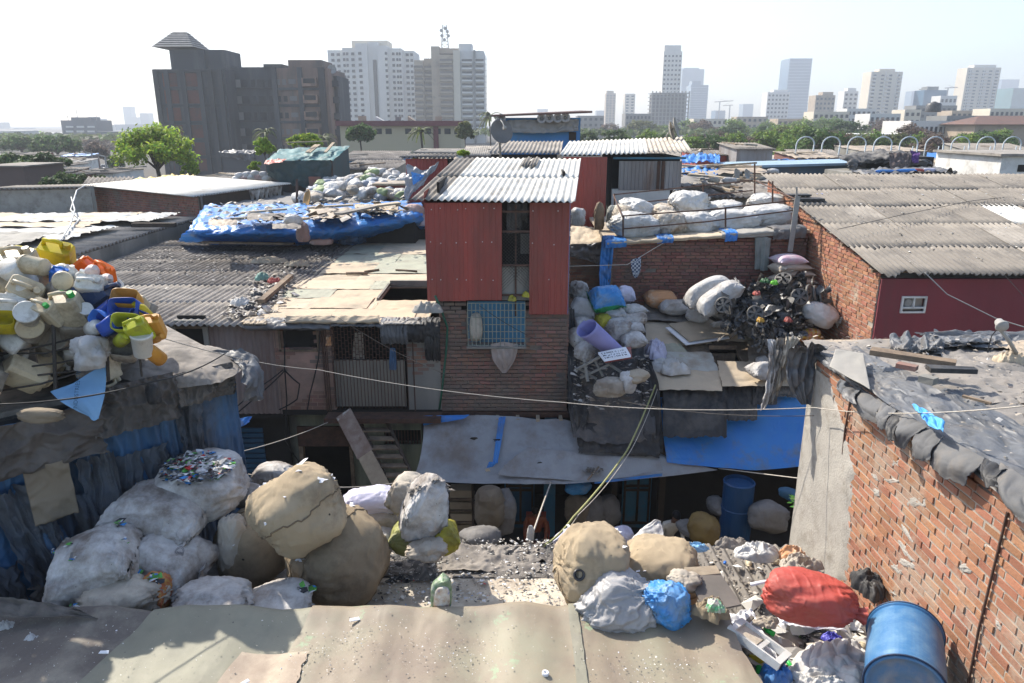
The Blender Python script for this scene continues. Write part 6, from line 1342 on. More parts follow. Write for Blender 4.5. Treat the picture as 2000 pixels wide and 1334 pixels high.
def groundfloor():
 zt=3.1;YG=YF+.35
 T=thing('ground_floor_front','shaded green plastered ground floor wall with doorways under the projecting storey','wall',(-3,YG,0))
 gx=lambda u,v=880:P(u,v,Y=YG).x;gz=lambda v:P(1000,v,Y=YG).z
 m0=MB(frame((gx(500),YG,0),(1,0,0)));w=gx(825)-gx(500);o=gx(500)
 m0.wall(w,zt,.2,[(gx(585)-o,gx(690)-o,0,gz(835)),(gx(752)-o,gx(825)-o-.02,gz(868),gz(840))]);mk('plaster_wall',m0,m_green,T)
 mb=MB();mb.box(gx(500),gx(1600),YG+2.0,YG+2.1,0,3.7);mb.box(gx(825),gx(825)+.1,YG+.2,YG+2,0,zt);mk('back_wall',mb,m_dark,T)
 mb=MB();mb.box(gx(585),gx(690),YG-.05,YG+.22,gz(870),gz(832));mk('shutter_box',mb,m_iron,T)
 mb=MB();mb.box(gx(585),gx(593),YG-.04,YG+.1,0,gz(870));mb.box(gx(683),gx(690),YG-.04,YG+.1,0,gz(870));mk('door_frame',mb,m_wood,T)
 mb=MB()
 for i in range(12):x=lerp(gx(752),gx(825),(i+.5)/12);mb.box(x-.01,x+.01,YG+.02,YG+.04,gz(868),gz(840))
 mk('window_bars',mb,m_iron,T)
 mb=MB()
 for k in range(22):z=.1+k*.12;mb.box(gx(455),gx(520),YG-.1,YG-.06,z,z+.09)
 mk('rolling_shutter',mb,m_bluedk,T)
 for (u0,u1,mt,nm) in ((1063,1085,m_cyan,'pillar'),(985,1045,m_bluedk,'door'),(1222,1280,m_cyan,'door'),(1288,1300,m_woodd,'pillar'),(1196,1206,m_woodd,'pillar')):
  mb=MB();mb.box(gx(u0,950),gx(u1,950),YG+(.0 if nm=='pillar' else .4),YG+(.2 if nm=='pillar' else .45),0,3.2);d=mk(nm,mb,mt,T)
  if nm=='door':
   mb=MB();a,b=gx(u0,950),gx(u1,950)
   for zz in (.1,.95,1.05,1.9):mb.box(a+.05,b-.05,YG+.37,YG+.4,zz,zz+.06)
   for xx in (a+.03,(a+b)/2,b-.07):mb.box(xx,xx+.05,YG+.375,YG+.4,.1,2.0)
   mk('door_rails',mb,m_woodd,d)
 mb=MB();x0,x1=gx(822,965),gx(868,965);z0,z1=gz(1000),gz(938);n=6
 hs=[]
 for i in range(7):
  for j in range(7):hs.append((.03+i*.068,.06+i*.068,.04+j*.095,.10+j*.095))
 m0=MB(frame((x0,YG-.35,0),(1,0,0)));m0.wall(.52,.72,.06,[(a,b,c+z0,d+z0) for a,b,c,d in hs],z0=z0);mk('vent_blocks',m0,m_screen,T)
groundfloor()
def beam():
 a,b=P(672,808,Y=YF-.5),P(752,960,Y=12.4);mb=MB(frame(a,b-a,(0,-1,.4)));L=(b-a).length;mb.box(0,L*.55,-.17,.17,0,.05);T=thing('leaning_plank','wide peeling board slanting down from the balcony into the alley','plank',b)
 mk('upper_board',mb,m_peel,T);mb=MB(frame(a,b-a,(0,-1,.4)));mb.box(L*.55,L,-.15,.15,.003,.05);mk('lower_board',mb,m_woodl,T)
 T=thing('ladder_stair','steep dark wooden stair behind the peeling board','stair',P(790,960,Y=12.8));
 for off in (0,.55):
  a,b=P(700,815,Y=YF-.2)+Vector((off,0,0)),P(772,975,Y=12.6)+Vector((off,0,0));mb=MB();mb.tube([a,b],.04,5);mk('rail',mb,m_woodd,T)
 for k in range(9):
  s=k/9+.05;p=lerp(P(700,815,Y=YF-.2),P(772,975,Y=12.6),s);mb=MB();mb.box(p.x,p.x+.55,p.y-.09,p.y+.09,p.z-.02,p.z+.01);mk('tread',mb,m_wood,T)
beam()
def shelf():
 x0=P(875,990,Y=13.6).x;x1=P(926,990,Y=13.6).x;T=thing('crate_rack','wooden rack with slatted shelves under the grey awning','rack',((x0+x1)/2,13.7,0))
 for k in range(6):
  z=.15+k*.27;mb=MB();mb.box(x0,x1,13.5,13.9,z,z+.03);mk('shelf',mb,m_wood,T);mb=MB();mb.box(x0+.05,x1-.05,13.56,13.85,z+.035,z+.2);mk('bundle',mb,m_ply,T)
 for x in (x0,x1-.04):
  mb=MB();mb.box(x,x+.04,13.48,13.5,0,1.9);mk('post',mb,m_woodd,T)
shelf()
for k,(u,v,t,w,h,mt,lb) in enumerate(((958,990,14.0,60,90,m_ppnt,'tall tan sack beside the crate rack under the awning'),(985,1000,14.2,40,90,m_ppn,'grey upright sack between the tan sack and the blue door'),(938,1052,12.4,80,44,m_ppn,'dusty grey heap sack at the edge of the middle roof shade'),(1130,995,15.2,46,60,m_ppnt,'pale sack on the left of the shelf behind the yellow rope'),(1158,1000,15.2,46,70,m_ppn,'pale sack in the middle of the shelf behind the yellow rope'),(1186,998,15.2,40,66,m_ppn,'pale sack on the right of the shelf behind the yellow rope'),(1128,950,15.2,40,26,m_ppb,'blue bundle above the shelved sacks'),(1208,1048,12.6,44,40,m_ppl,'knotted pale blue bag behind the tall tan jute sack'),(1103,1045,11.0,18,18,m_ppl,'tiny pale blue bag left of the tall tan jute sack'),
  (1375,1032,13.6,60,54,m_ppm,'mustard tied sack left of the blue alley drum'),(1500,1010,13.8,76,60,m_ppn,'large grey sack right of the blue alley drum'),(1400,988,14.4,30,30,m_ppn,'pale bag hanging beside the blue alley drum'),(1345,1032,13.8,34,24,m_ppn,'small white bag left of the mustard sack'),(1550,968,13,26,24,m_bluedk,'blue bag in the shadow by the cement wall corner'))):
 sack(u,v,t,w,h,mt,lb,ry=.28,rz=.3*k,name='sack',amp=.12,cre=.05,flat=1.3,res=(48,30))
def alleydrum():
 q=P(1440,1062,Y=12.6);g=Vector((P(1438,1000,Y=12.6).x,12.6,0));T=thing('alley_drum','upright blue barrel with white rope down its side standing in the shaded alley','drum',g)
 mb=MB(Mx(g+V(0,0,1.05)));mb.lathe([(.22,0),(.29,.01),(.30,.3),(.30,.8),(.305,.82),(.29,.84),(.29,1.35),(.30,1.36),(.27,1.38),(.27,1.30)],32);mk('body',mb,M('drum_blue_shaded',(.015,.06,.15),(.015,.05,.13),sc=2,rough=.4,bump=.1),T)  # blue made darker so the colour carries the alley's shade
 mb=MB(Mx(g));mb.lathe([(.36,0),(.36,.68),(.44,.74),(.47,.86),(.43,1.0),(.36,1.06),(.2,1.07)],32);one('metal_vat',mb,m_steel,'round aluminium vat under the upright blue barrel','vat',smooth=True)
alleydrum()
def skin_fig(name,parent,chains,mat,M4,sub=2):
 """one continuous surface grown over connected joints: chains of (x,y,z,r) sharing the first vertex by index"""
 vs,es,rs=[],[],[]
 idx={}
 def add(p):
  k=tuple(round(c,4) for c in p[:3])
  if k not in idx:idx[k]=len(vs);vs.append(tuple(M4 @ Vector(p[:3])));rs.append(p[3])
  return idx[k]
 for ch in chains:
  prev=None
  for p in ch:
   i=add(p)
   if prev is not None and prev != i:es.append((prev,i))
   prev=i
 inv=wm(parent).inverted() if parent else Matrix.Identity(4)
 me=bpy.data.meshes.new(name);me.from_pydata([tuple(inv @ Vector(v)) for v in vs],es,[]);me.materials.append(mat);o=bpy.data.objects.new(name,me);COL.objects.link(o);o.parent=parent
 sm=o.modifiers.new('skin','SKIN');sm.use_smooth_shade=True
 for i,r in enumerate(rs):me.skin_vertices[0].data[i].radius=(r,r)
 me.skin_vertices[0].data[0].use_root=True
 sb=o.modifiers.new('sub','SUBSURF');sb.levels=sub;sb.render_levels=sub
 return o
def head(T,M4,hairmat=None):
 mb=MB(M4)
 def f(a,b):
  th=pi*b;ph=2*pi*a;d=Vector((sin(th)*cos(ph),sin(th)*sin(ph),cos(th)))
  q=Vector((d.x*.073,d.y*.092,d.z*.112))
  fr=max(0,-d.y)
  q.y -= fr ** 6*.004
  if d.z<-.2:q.x *= 1-.28*(-d.z-.2);q.y *= 1-.12*(-d.z)
  nose=math.exp(-((d.x/.16) ** 2+((d.z+.12)/.22) ** 2))*fr;q.y -= .026*nose
  for s in (-1,1):q.y += .010*math.exp(-(((d.x-s*.38)/.17) ** 2+((d.z-.08)/.12) ** 2))*fr
  q.y -= .008*math.exp(-((d.x/.3) ** 2+((d.z+.5)/.09) ** 2))*fr
  return q
 mb.grid(40,30,f,closeu=True);h=mk('head',mb,m_skin,T,smooth=True)
 for s in (-1,1):
  mb=MB(M4 @ Mx((s*.073,.01,-.005),0,0,s*.3));mb.grid(12,8,lambda a,b:(.010*sin(pi*b)*cos(2*pi*a),.018*sin(pi*b)*sin(2*pi*a),.032*cos(pi*b)),closeu=True);mk('ear',mb,m_skin,T,smooth=True)
 mb=MB(M4)
 def hr(a,b):
  th=pi*b*.62;ph=2*pi*a;d=Vector((sin(th)*cos(ph),sin(th)*sin(ph),cos(th)));k=1.10+.04*noise.noise(d*7)
  q=Vector((d.x*.078,d.y*.098+.008,d.z*.118+.004))*k
  if d.y<-.1 and q.z<.045:q.z=.045+(q.z-.045)*.1
  return q
 mb.grid(36,18,hr,closeu=True);mk('hair',mb,m_hair,T,smooth=True)
 mb=MB(M4)
 for s in (-1,1):mb.cbox((s*.028,-.084,.010),(.018,.006,.008))
 mk('eyes',mb,m_hair,T)
def hand(T,M4,s=1):
 ch=[[(0,0,0,.026),(0,0,-.045,.030),(0,0,-.085,.028)]]
 o=skin_fig('palm',T,ch,m_skin,M4,1)
 for k,(dx,l) in enumerate(((-.027,.066),(-.009,.076),(.009,.072),(.026,.058))):
  skin_fig('finger',T,[[(dx*.7,0,-.08,.0095),(dx,-.004,-.08-l*.45,.009),(dx,-.02,-.08-l*.85,.0075),(dx*.95,-.034,-.08-l,.006)]],m_skin,M4,1)
 skin_fig('thumb',T,[[(s*.022,0,-.03,.012),(s*.048,-.012,-.058,.010),(s*.052,-.025,-.085,.008)]],m_skin,M4,1)
def person(g,rz,label,shirt,trou,sit=0.0,lean=.15):
 T=thing('person',label,'person',g);B=Mx(g,0,0,rz)
 hz=.95 if not sit else .50
 sp=[(0,0,hz,.135),(0,-.02,hz+.14,.125),(0,-.05-lean*.3,hz+.30,.135),(0,-.08-lean*.6,hz+.45,.125),(0,-.09-lean*.75,hz+.50,.06)]
 shl=sp[3]
 chains=[sp]
 for s in (-1,1):
  chains.append([shl,(s*.17,shl[1]+.01,shl[2]+.01,.062),(s*.215,shl[1]+.02,shl[2]-.14,.052),(s*.235,shl[1]+.02,shl[2]-.27,.045),(s*.21,shl[1]-.10,shl[2]-.40,.036),(s*.20,shl[1]-.15,shl[2]-.47,.032)])
 skin_fig('shirt',T,chains,shirt,B)
 nk=[(0,shl[1]-.0,shl[2]+.03,.055),(0,shl[1]-.02-lean*.12,shl[2]+.13,.05)]
 skin_fig('neck',T,[nk],m_skin,B,1)
 leg=[]
 for s in (-1,1):
  if sit:leg.append([(0,0,hz,.12),(s*.09,-.05,hz,.09),(s*.11,-.40,hz+.02,.065),(s*.11,-.42,.25,.05),(s*.11,-.40,.09,.042)])
  else:leg.append([(0,0,hz,.12),(s*.09,0,hz-.12,.092),(s*.10,-.01,.50,.062),(s*.10,.02,.25,.05),(s*.10,.02,.09,.042)])
 skin_fig('trousers',T,leg,trou,B)
 for s in (-1,1):
  y=-.40 if sit else .02
  skin_fig('foot',T,[[(s*.11,y+.03,.045,.038),(s*.11,y-.07,.035,.036),(s*.115,y-.16,.025,.026)]],m_skin,B,1)
  hand(T,B @ Mx((s*.20,shl[1]-.155,shl[2]-.475),-.5,0,0),-s)
 head(T,B @ Mx((0,shl[1]-.05-lean*.35,shl[2]+.23),.45,0,0))
 return T
pg=P(1305,1085,Y=13.4);person(Vector((P(1305,1000,Y=13.0).x,12.95,0)),.25,'person in a cream shirt looking down, standing behind the white peaked sack in the alley',m_shirt,m_trou,lean=.2)
person(Vector((P(1048,985,Y=13.9).x,13.9,.0)),-.1,'person in a dull orange shirt sitting on a red chair under the grey awning',m_shirto,m_trou,sit=1)
def plchair():
 g=Vector((P(1048,985,Y=13.95).x,13.95,0));T=thing('red_chair','red plastic chair under the person in the orange shirt','chair',g)
 for sx in (-1,1):
  for sy in (-1,1):mb=MB();mb.tube([g+V(sx*.24,sy*.22,0),g+V(sx*.2,sy*.2,.38)],.02,6);mk('leg',mb,m_red,T)
  mb=MB();mb.tube([g+V(sx*.25,-.2,.38),g+V(sx*.27,-.2,.60),g+V(sx*.26,.2,.62)],.02,6);mk('armrest',mb,m_red,T)
 mb=MB();mb.box(g.x-.23,g.x+.23,g.y-.22,g.y+.22,.345,.375);mk('seat',mb,m_red,T)
 mb=MB();mb.box(g.x-.22,g.x+.22,g.y+.22,g.y+.25,.37,.85);mk('backrest',mb,m_red,T)
plchair()
LA, LB = Vector((-3.75, 9.1, 0)), Vector((-7.35, 5.65, 0))       
LD=(LB-LA).normalized();LN=Vector((-LD.y,LD.x,0));LN=LN if LN.x>0 else -LN
LL=(LB-LA).length;ZL=5.98
def lw(s,z,o=0.0):return LA+LD*(s*.8)+LN*o+Vector((0,0,z))
def tarpshack():
 T=thing('blue_tarp_shack','tall shack at the left wrapped in dirty blue tarpaulin and dark cloths','shack',(-6,7,0))
 m=frame(LA,LD);mb=MB();c=[LA,LB,LB+Vector((-5,1,0)),LA+Vector((-5,1.5,0))];mb.hexa([x for x in c]+[x+Vector((0,0,ZL-.06)) for x in c]);mk('wall_core',mb,m_tarpk,T)
 def sheet(s0,s1,z0,z1,mat,sd,am=.05,out=.08,rag=.02,fu=9,fv=2,res=(90,70),nm='wall_tarp',sk=0.0,solid=0,cr=.02):
  gg=[[lw(lerp(s0,s1,i/3)+sk*j,lerp(z1,z0,j/3),out+.05*noise.noise((i*1.3,j*1.1,sd))+.03*j) for i in range(4)] for j in range(4)]
  return mk(nm,cloth_mb(gg,res,am,fu,fv,rag,sd,cr),mat,T,smooth=True,solid=solid)
 sheet(-.05,1.25,3.2,ZL,m_tarpbd,1,res=(80,90),fu=14,am=.03)
 sheet(1.15,3.3,3.1,ZL-.1,m_tarpbd,2,fu=8,am=.06)
 sheet(3.2,5.0,3.1,ZL-.2,m_tarpbd,3,fu=6,am=.06)
 sheet(1.1,2.3,3.3,5.2,m_net,4,out=.16,rag=.10,am=.05)
 sheet(.0,.95,5.62,ZL+.05,m_tarpdb,5,out=.16,rag=.06,am=.04)
 sheet(.9,2.2,5.5,ZL+.1,m_tarpdb,6,out=.2,rag=.07,am=.05)
 sheet(2.0,3.9,5.35,ZL-.05,m_leather,7,out=.24,rag=.05,am=.06,fu=4)
 sheet(3.6,5.0,4.9,ZL-.2,m_tarpdb,8,out=.24,rag=.06,am=.06)
 sheet(2.55,3.1,4.75,5.4,m_tanflap,9,out=.33,rag=.03,am=.01,fu=2,solid=.01,res=(30,30),nm='hanging_flap')
 sheet(2.35,2.65,3.3,4.9,m_net,10,out=.26,rag=.08,am=.07,fu=3,res=(24,60),nm='hanging_cloth',sk=-.12)
 sheet(2.75,3.05,3.6,4.6,m_denim,11,out=.28,rag=.05,am=.05,fu=3,res=(24,60),nm='hanging_cloth',sk=-.08)
 sheet(3.3,4.3,3.2,4.3,m_net,12,out=.2,rag=.12,am=.08)
 sheet(1.9,2.5,3.3,5.3,m_net,13,out=.2,rag=.15,am=.08,fu=4)
 sheet(2.9,3.6,3.9,5.2,m_net,14,out=.22,rag=.15,am=.08,fu=4,sk=-.1)
 sheet(.55,1.0,4.4,5.7,m_net,15,out=.13,rag=.2,am=.05,fu=3)
 sheet(2.2,3.4,3.1,4.0,m_tarpdb,16,out=.3,rag=.15,am=.1,fu=5)
 gg=[[(-6.2,10.2,ZL+.1),(-5.2,9.9,ZL+.12),(-4.2,9.6,ZL+.1),(-3.5,9.3,ZL-.02)],[(-6.0,9.1,ZL+.12),(-5.0,8.8,ZL+.14),(-4.1,8.7,ZL+.1),(-3.55,8.6,ZL-.05)],[(-5.6,8.2,ZL+.1),(-5.0,8.3,ZL+.08),(-4.5,8.35,ZL-.0),(-4.15,8.4,ZL-.12)]]
 mk('roof_sheet',cloth_mb(gg,(70,60),.02,3,3,.03,20,.015),m_dust,T,smooth=True)
 gg=[[(-4.1,9.3,ZL+.07),(-3.75,9.15,ZL+.05),(-3.5,8.9,ZL-.02)],[(-3.6,9.5,ZL),(-3.42,9.1,ZL-.12),(-3.42,8.7,ZL-.2)],[(-3.5,9.6,ZL-.35),(-3.4,9.15,ZL-.55),(-3.5,8.75,ZL-.4)]]
 mk('corner_tarp',cloth_mb(gg,(50,50),.04,4,3,.05,21,.02),m_tarpd,T,smooth=True)
 mb=MB();mb.hexa([lw(-.1,ZL-.1,-4.5),lw(5,ZL-.1,-4.5),lw(5,ZL-.1,.0),lw(-.1,ZL-.1,.0),lw(-.1,ZL+.0,-4.5),lw(5,ZL+.0,-4.5),lw(5,ZL+.0,0),lw(-.1,ZL+.0,0)]);mk('roof_deck',mb,m_dust,T)
tarpshack()
g=[[P(428,838,t=10.6),P(460,820,t=11.2),P(495,812,t=11.8)],[P(430,858,t=10.4),P(456,840,t=11.0),P(488,822,t=11.6)],[P(432,868,t=10.3),P(452,850,t=10.9),P(480,828,t=11.5)]]
clothat('blue_flap',g,m_tarpb,'bright blue tarp corner sticking out past the end of the blue tarp shack','tarpaulin',(30,30),.015,4,3,.03,5,.01)
def cage():
 T=thing('rod_cage','cage of bent iron rods holding the can heap','cage',P(150,760,t=7.7))
 def q(u,v,t=7.45):return P(u,v,t=t+.45)
 rods=[[(-30,660),(40,645),(180,615),(245,595)],[(-30,700),(100,672),(225,640)],[(-30,728),(120,708),(250,680)],[(-30,768),(80,750),(205,712)],[(-30,744),(120,728),(180,720)],[(-30,690),(90,690),(180,668)]]
 for r in rods:mb=MB();mb.tube([q(u,v,7.45+.001*u) for u,v in r],.011,6);mk('rod',mb,m_rod,T,smooth=True)
 for u,v0,v1,w in ((108,628,778,.02),(211,660,745,.018),(276,690,735,.012)):mb=MB();mb.tube([q(u-4,v0,7.4),q(u+1,v1,7.55)],w,6);mk('upright',mb,m_rod,T)
cage()
def boardsL():
 def pan(nm,cat,pts,t,mat,lab,th=.012):
  a=[P(u,v,t=t+.5+dt) for u,v,dt in pts];n=(a[1]-a[0]).cross(a[3]-a[0]).normalized()*th;mb=MB();mb.hexa([x-n for x in a]+[x+n for x in a]);return one(nm,mb,mat,lab,cat)
 pan('pale_board','board',((-20,690,0),(66,668,0),(80,745,-.1),(-20,770,-.1)),7.75,m_boardp,'pale ribbed board behind the left rods of the cage')
 T=thing('blue_sheet','light blue printed plastic sheet hanging by its corners under the can heap','sheet',P(160,820,t=8.05))
 g=[[P(98,765,t=7.95),P(140,748,t=7.95),P(208,708,t=8.00)],[P(120,785,t=7.85),P(160,780,t=7.83),P(205,765,t=7.90)],[P(170,812,t=7.87),P(182,822,t=7.85),P(192,818,t=7.87)]]
 o=mk('sheet',cloth_mb(g,(30,30),.012,3,2,.0,8,.006),m_skyblue,T,smooth=True,solid=.004)
 cu=bpy.data.curves.new('lettering','FONT');cu.body='INDUSTRIES LTD';cu.size=.056;cu.extrude=.001;cu.space_character=1.05
 cu.materials.append(m_bluedk);tmp=bpy.data.objects.new('text_source',cu);COL.objects.link(tmp);bpy.context.view_layer.update()
 me=bpy.data.meshes.new_from_object(tmp);bpy.data.objects.remove(tmp);t=bpy.data.objects.new('lettering',me);COL.objects.link(t)
 a,b=P(150,800,t=7.78),P(158,722,t=7.85);M4=frame(a,b-a,(.25,-1,.5));t.parent=T;t.matrix_basis=wm(T).inverted() @ M4
boardsL()
rag(178,690,7.75,70,70,m_ppw2,'white paper bag with red lines caught between the rods',31.1,'paper_bag','bag',hz=.9,amp=.3)
rag(80,812,7.2,90,30,m_tanflap,'brown folded sheet lying on the left shoulder of the shack',32.1,'folded_sheet','sheet',hz=.8)
rag(300,770,8.3,26,50,m_tarpk,'black rag knotted at the end of the cage',33.1,hz=1.2)
def can_protos():
 pr={}
 def jerry():
  mb=MB();mb.rbox((0,0,0),(.30,.20,.36),.13);mb.rbox((0,0,-.02),(.304,.14,.26),.2)
  h=MB();h.tube([(-.11,0,.175),(-.10,0,.235),(.0,0,.245),(.05,0,.235),(.06,0,.175)],.022,8)
  c=MB(Mx((.105,0,.18)));c.lathe([(.034,0),(.034,.05),(.03,.058),(.001,.058)],14,capt=False)
  return [('body',mb,False),('handle',h,True),('cap',c,False)]
 def bottle():
  mb=MB();mb.lathe([(.001,-.17),(.075,-.17),(.085,-.16),(.085,.04),(.08,.09),(.045,.135),(.03,.15),(.03,.165)],22,capb=False)
  c=MB();c.lathe([(.036,.15),(.036,.19),(.001,.192)],14,capt=False);return [('body',mb,True),('cap',c,False)]
 def tub():
  mb=MB();mb.lathe([(.001,-.15),(.10,-.15),(.108,-.14),(.118,.12),(.125,.125),(.125,.15),(.115,.155),(.10,.14),(.001,.14)],28,capb=False,capt=False)
  h=MB();h.tube([(.125*cos(a),.125*sin(a),.10-.10*sin(a)*0+.02) for a in [pi*k/10 for k in range(11)]],.006,5);return [('body',mb,True),('rim_handle',h,True)]
 def cutcan():   
  mb=MB();
  def rr(w,h,z,n=32):
   out=[]
   for i in range(n):
    a=2*pi*i/n;c_,s_=cos(a),sin(a);k=(abs(c_) ** 5+abs(s_) ** 5) ** (-.2);out.append((w*c_*k,h*s_*k,z))
   return out
  ls=[rr(.15,.10,-.16),rr(.155,.105,-.14),rr(.155,.105,.10),rr(.147,.097,.10),rr(.143,.093,-.13)]
  ids=[[mb.p(q) for q in l] for l in ls]
  for a,b in zip(ids,ids[1:]):
   for i in range(32):mb.face((a[i],a[(i+1) % 32],b[(i+1) % 32],b[i]))
  mb.face(ids[0][::-1]);mb.face(ids[-1]);return [('body',mb,True)]
 return dict(jerry=jerry,bottle=bottle,tub=tub,cut=cutcan)
CANCOL=dict(cream=M('hdpe_cream',(.68,.58,.40),(.60,.51,.35),sc=3,rough=.4,bump=.12,bs=8,dirt=(.34,.27,.18),da=.5,ds=4,trans=.15),
 white=M('hdpe_white',(.78,.76,.70),(.70,.68,.62),sc=3,rough=.4,bump=.12,bs=8,dirt=(.40,.36,.30),da=.4,ds=4,trans=.15),
 dirty=M('hdpe_dirty',(.38,.34,.28),(.30,.27,.22),sc=3,rough=.5,bump=.2,bs=10,dirt=(.16,.13,.11),da=.6,ds=5,trans=.1),
 yellow=M('hdpe_yellow',(.62,.50,.015),(.56,.44,.015),sc=3,rough=.35,bump=.1,bs=8,dirt=(.36,.27,.03),da=.45,ds=4,trans=.15),
 lime=M('hdpe_lime',(.52,.56,.04),(.46,.48,.04),sc=3,rough=.35,bump=.1,bs=8,dirt=(.3,.28,.06),da=.4,ds=4,trans=.15),
 orange=M('hdpe_orange',(.75,.15,.015),(.68,.13,.015),sc=3,rough=.35,bump=.1,bs=8,dirt=(.5,.12,.03),da=.3,ds=5),
 amber=M('hdpe_amber',(.66,.32,.05),(.6,.28,.05),sc=3,rough=.35,bump=.1,bs=8,dirt=(.42,.2,.06),da=.4,ds=4,trans=.15),
 blue=M('hdpe_blue',(.02,.07,.36),(.02,.06,.30),sc=3,rough=.35,bump=.1,bs=8,dirt=(.05,.07,.16),da=.4,ds=4),
 azure=M('hdpe_azure',(.03,.16,.55),(.03,.14,.48),sc=3,rough=.35,bump=.1,bs=8),
 navy=M('hdpe_navy',(.03,.05,.12),(.04,.06,.11),sc=3,rough=.5,bump=.1,bs=8,dirt=(.08,.08,.09),da=.4,ds=4),
 green=M('hdpe_green',(.03,.5,.08),(.03,.42,.07),sc=3,rough=.35,bump=.1),
 pinkw=M('hdpe_pinkish',(.66,.56,.54),(.6,.52,.50),sc=3,rough=.4,bump=.1,trans=.15))
CANP={}
def can(kind,colr,M4,label,s=1.0,group=None,capm=None):
 key=(kind,colr,capm)
 pn=dict(jerry='jerrycan',bottle='plastic_bottle',tub='plastic_tub',cut='cut_can')[kind];cat=dict(jerry='jerrycan',bottle='bottle',tub='tub',cut='cut can')[kind]
 M4=M4 @ Matrix.Scale(s,4)
 if key not in CANP:
  T=thing(pn,label,cat,M=M4,group=group)
  for nm,mb,sm in PROTO[kind]():mk(nm,mb,(capm or CANCOL[colr]) if nm=='cap' else CANCOL[colr],T,smooth=sm,local=True)
  CANP[key]=T;return T
 c=copytree(CANP[key],M4,label,group);
 if not group and 'group' in c:del c['group']
 return c
PROTO=can_protos()
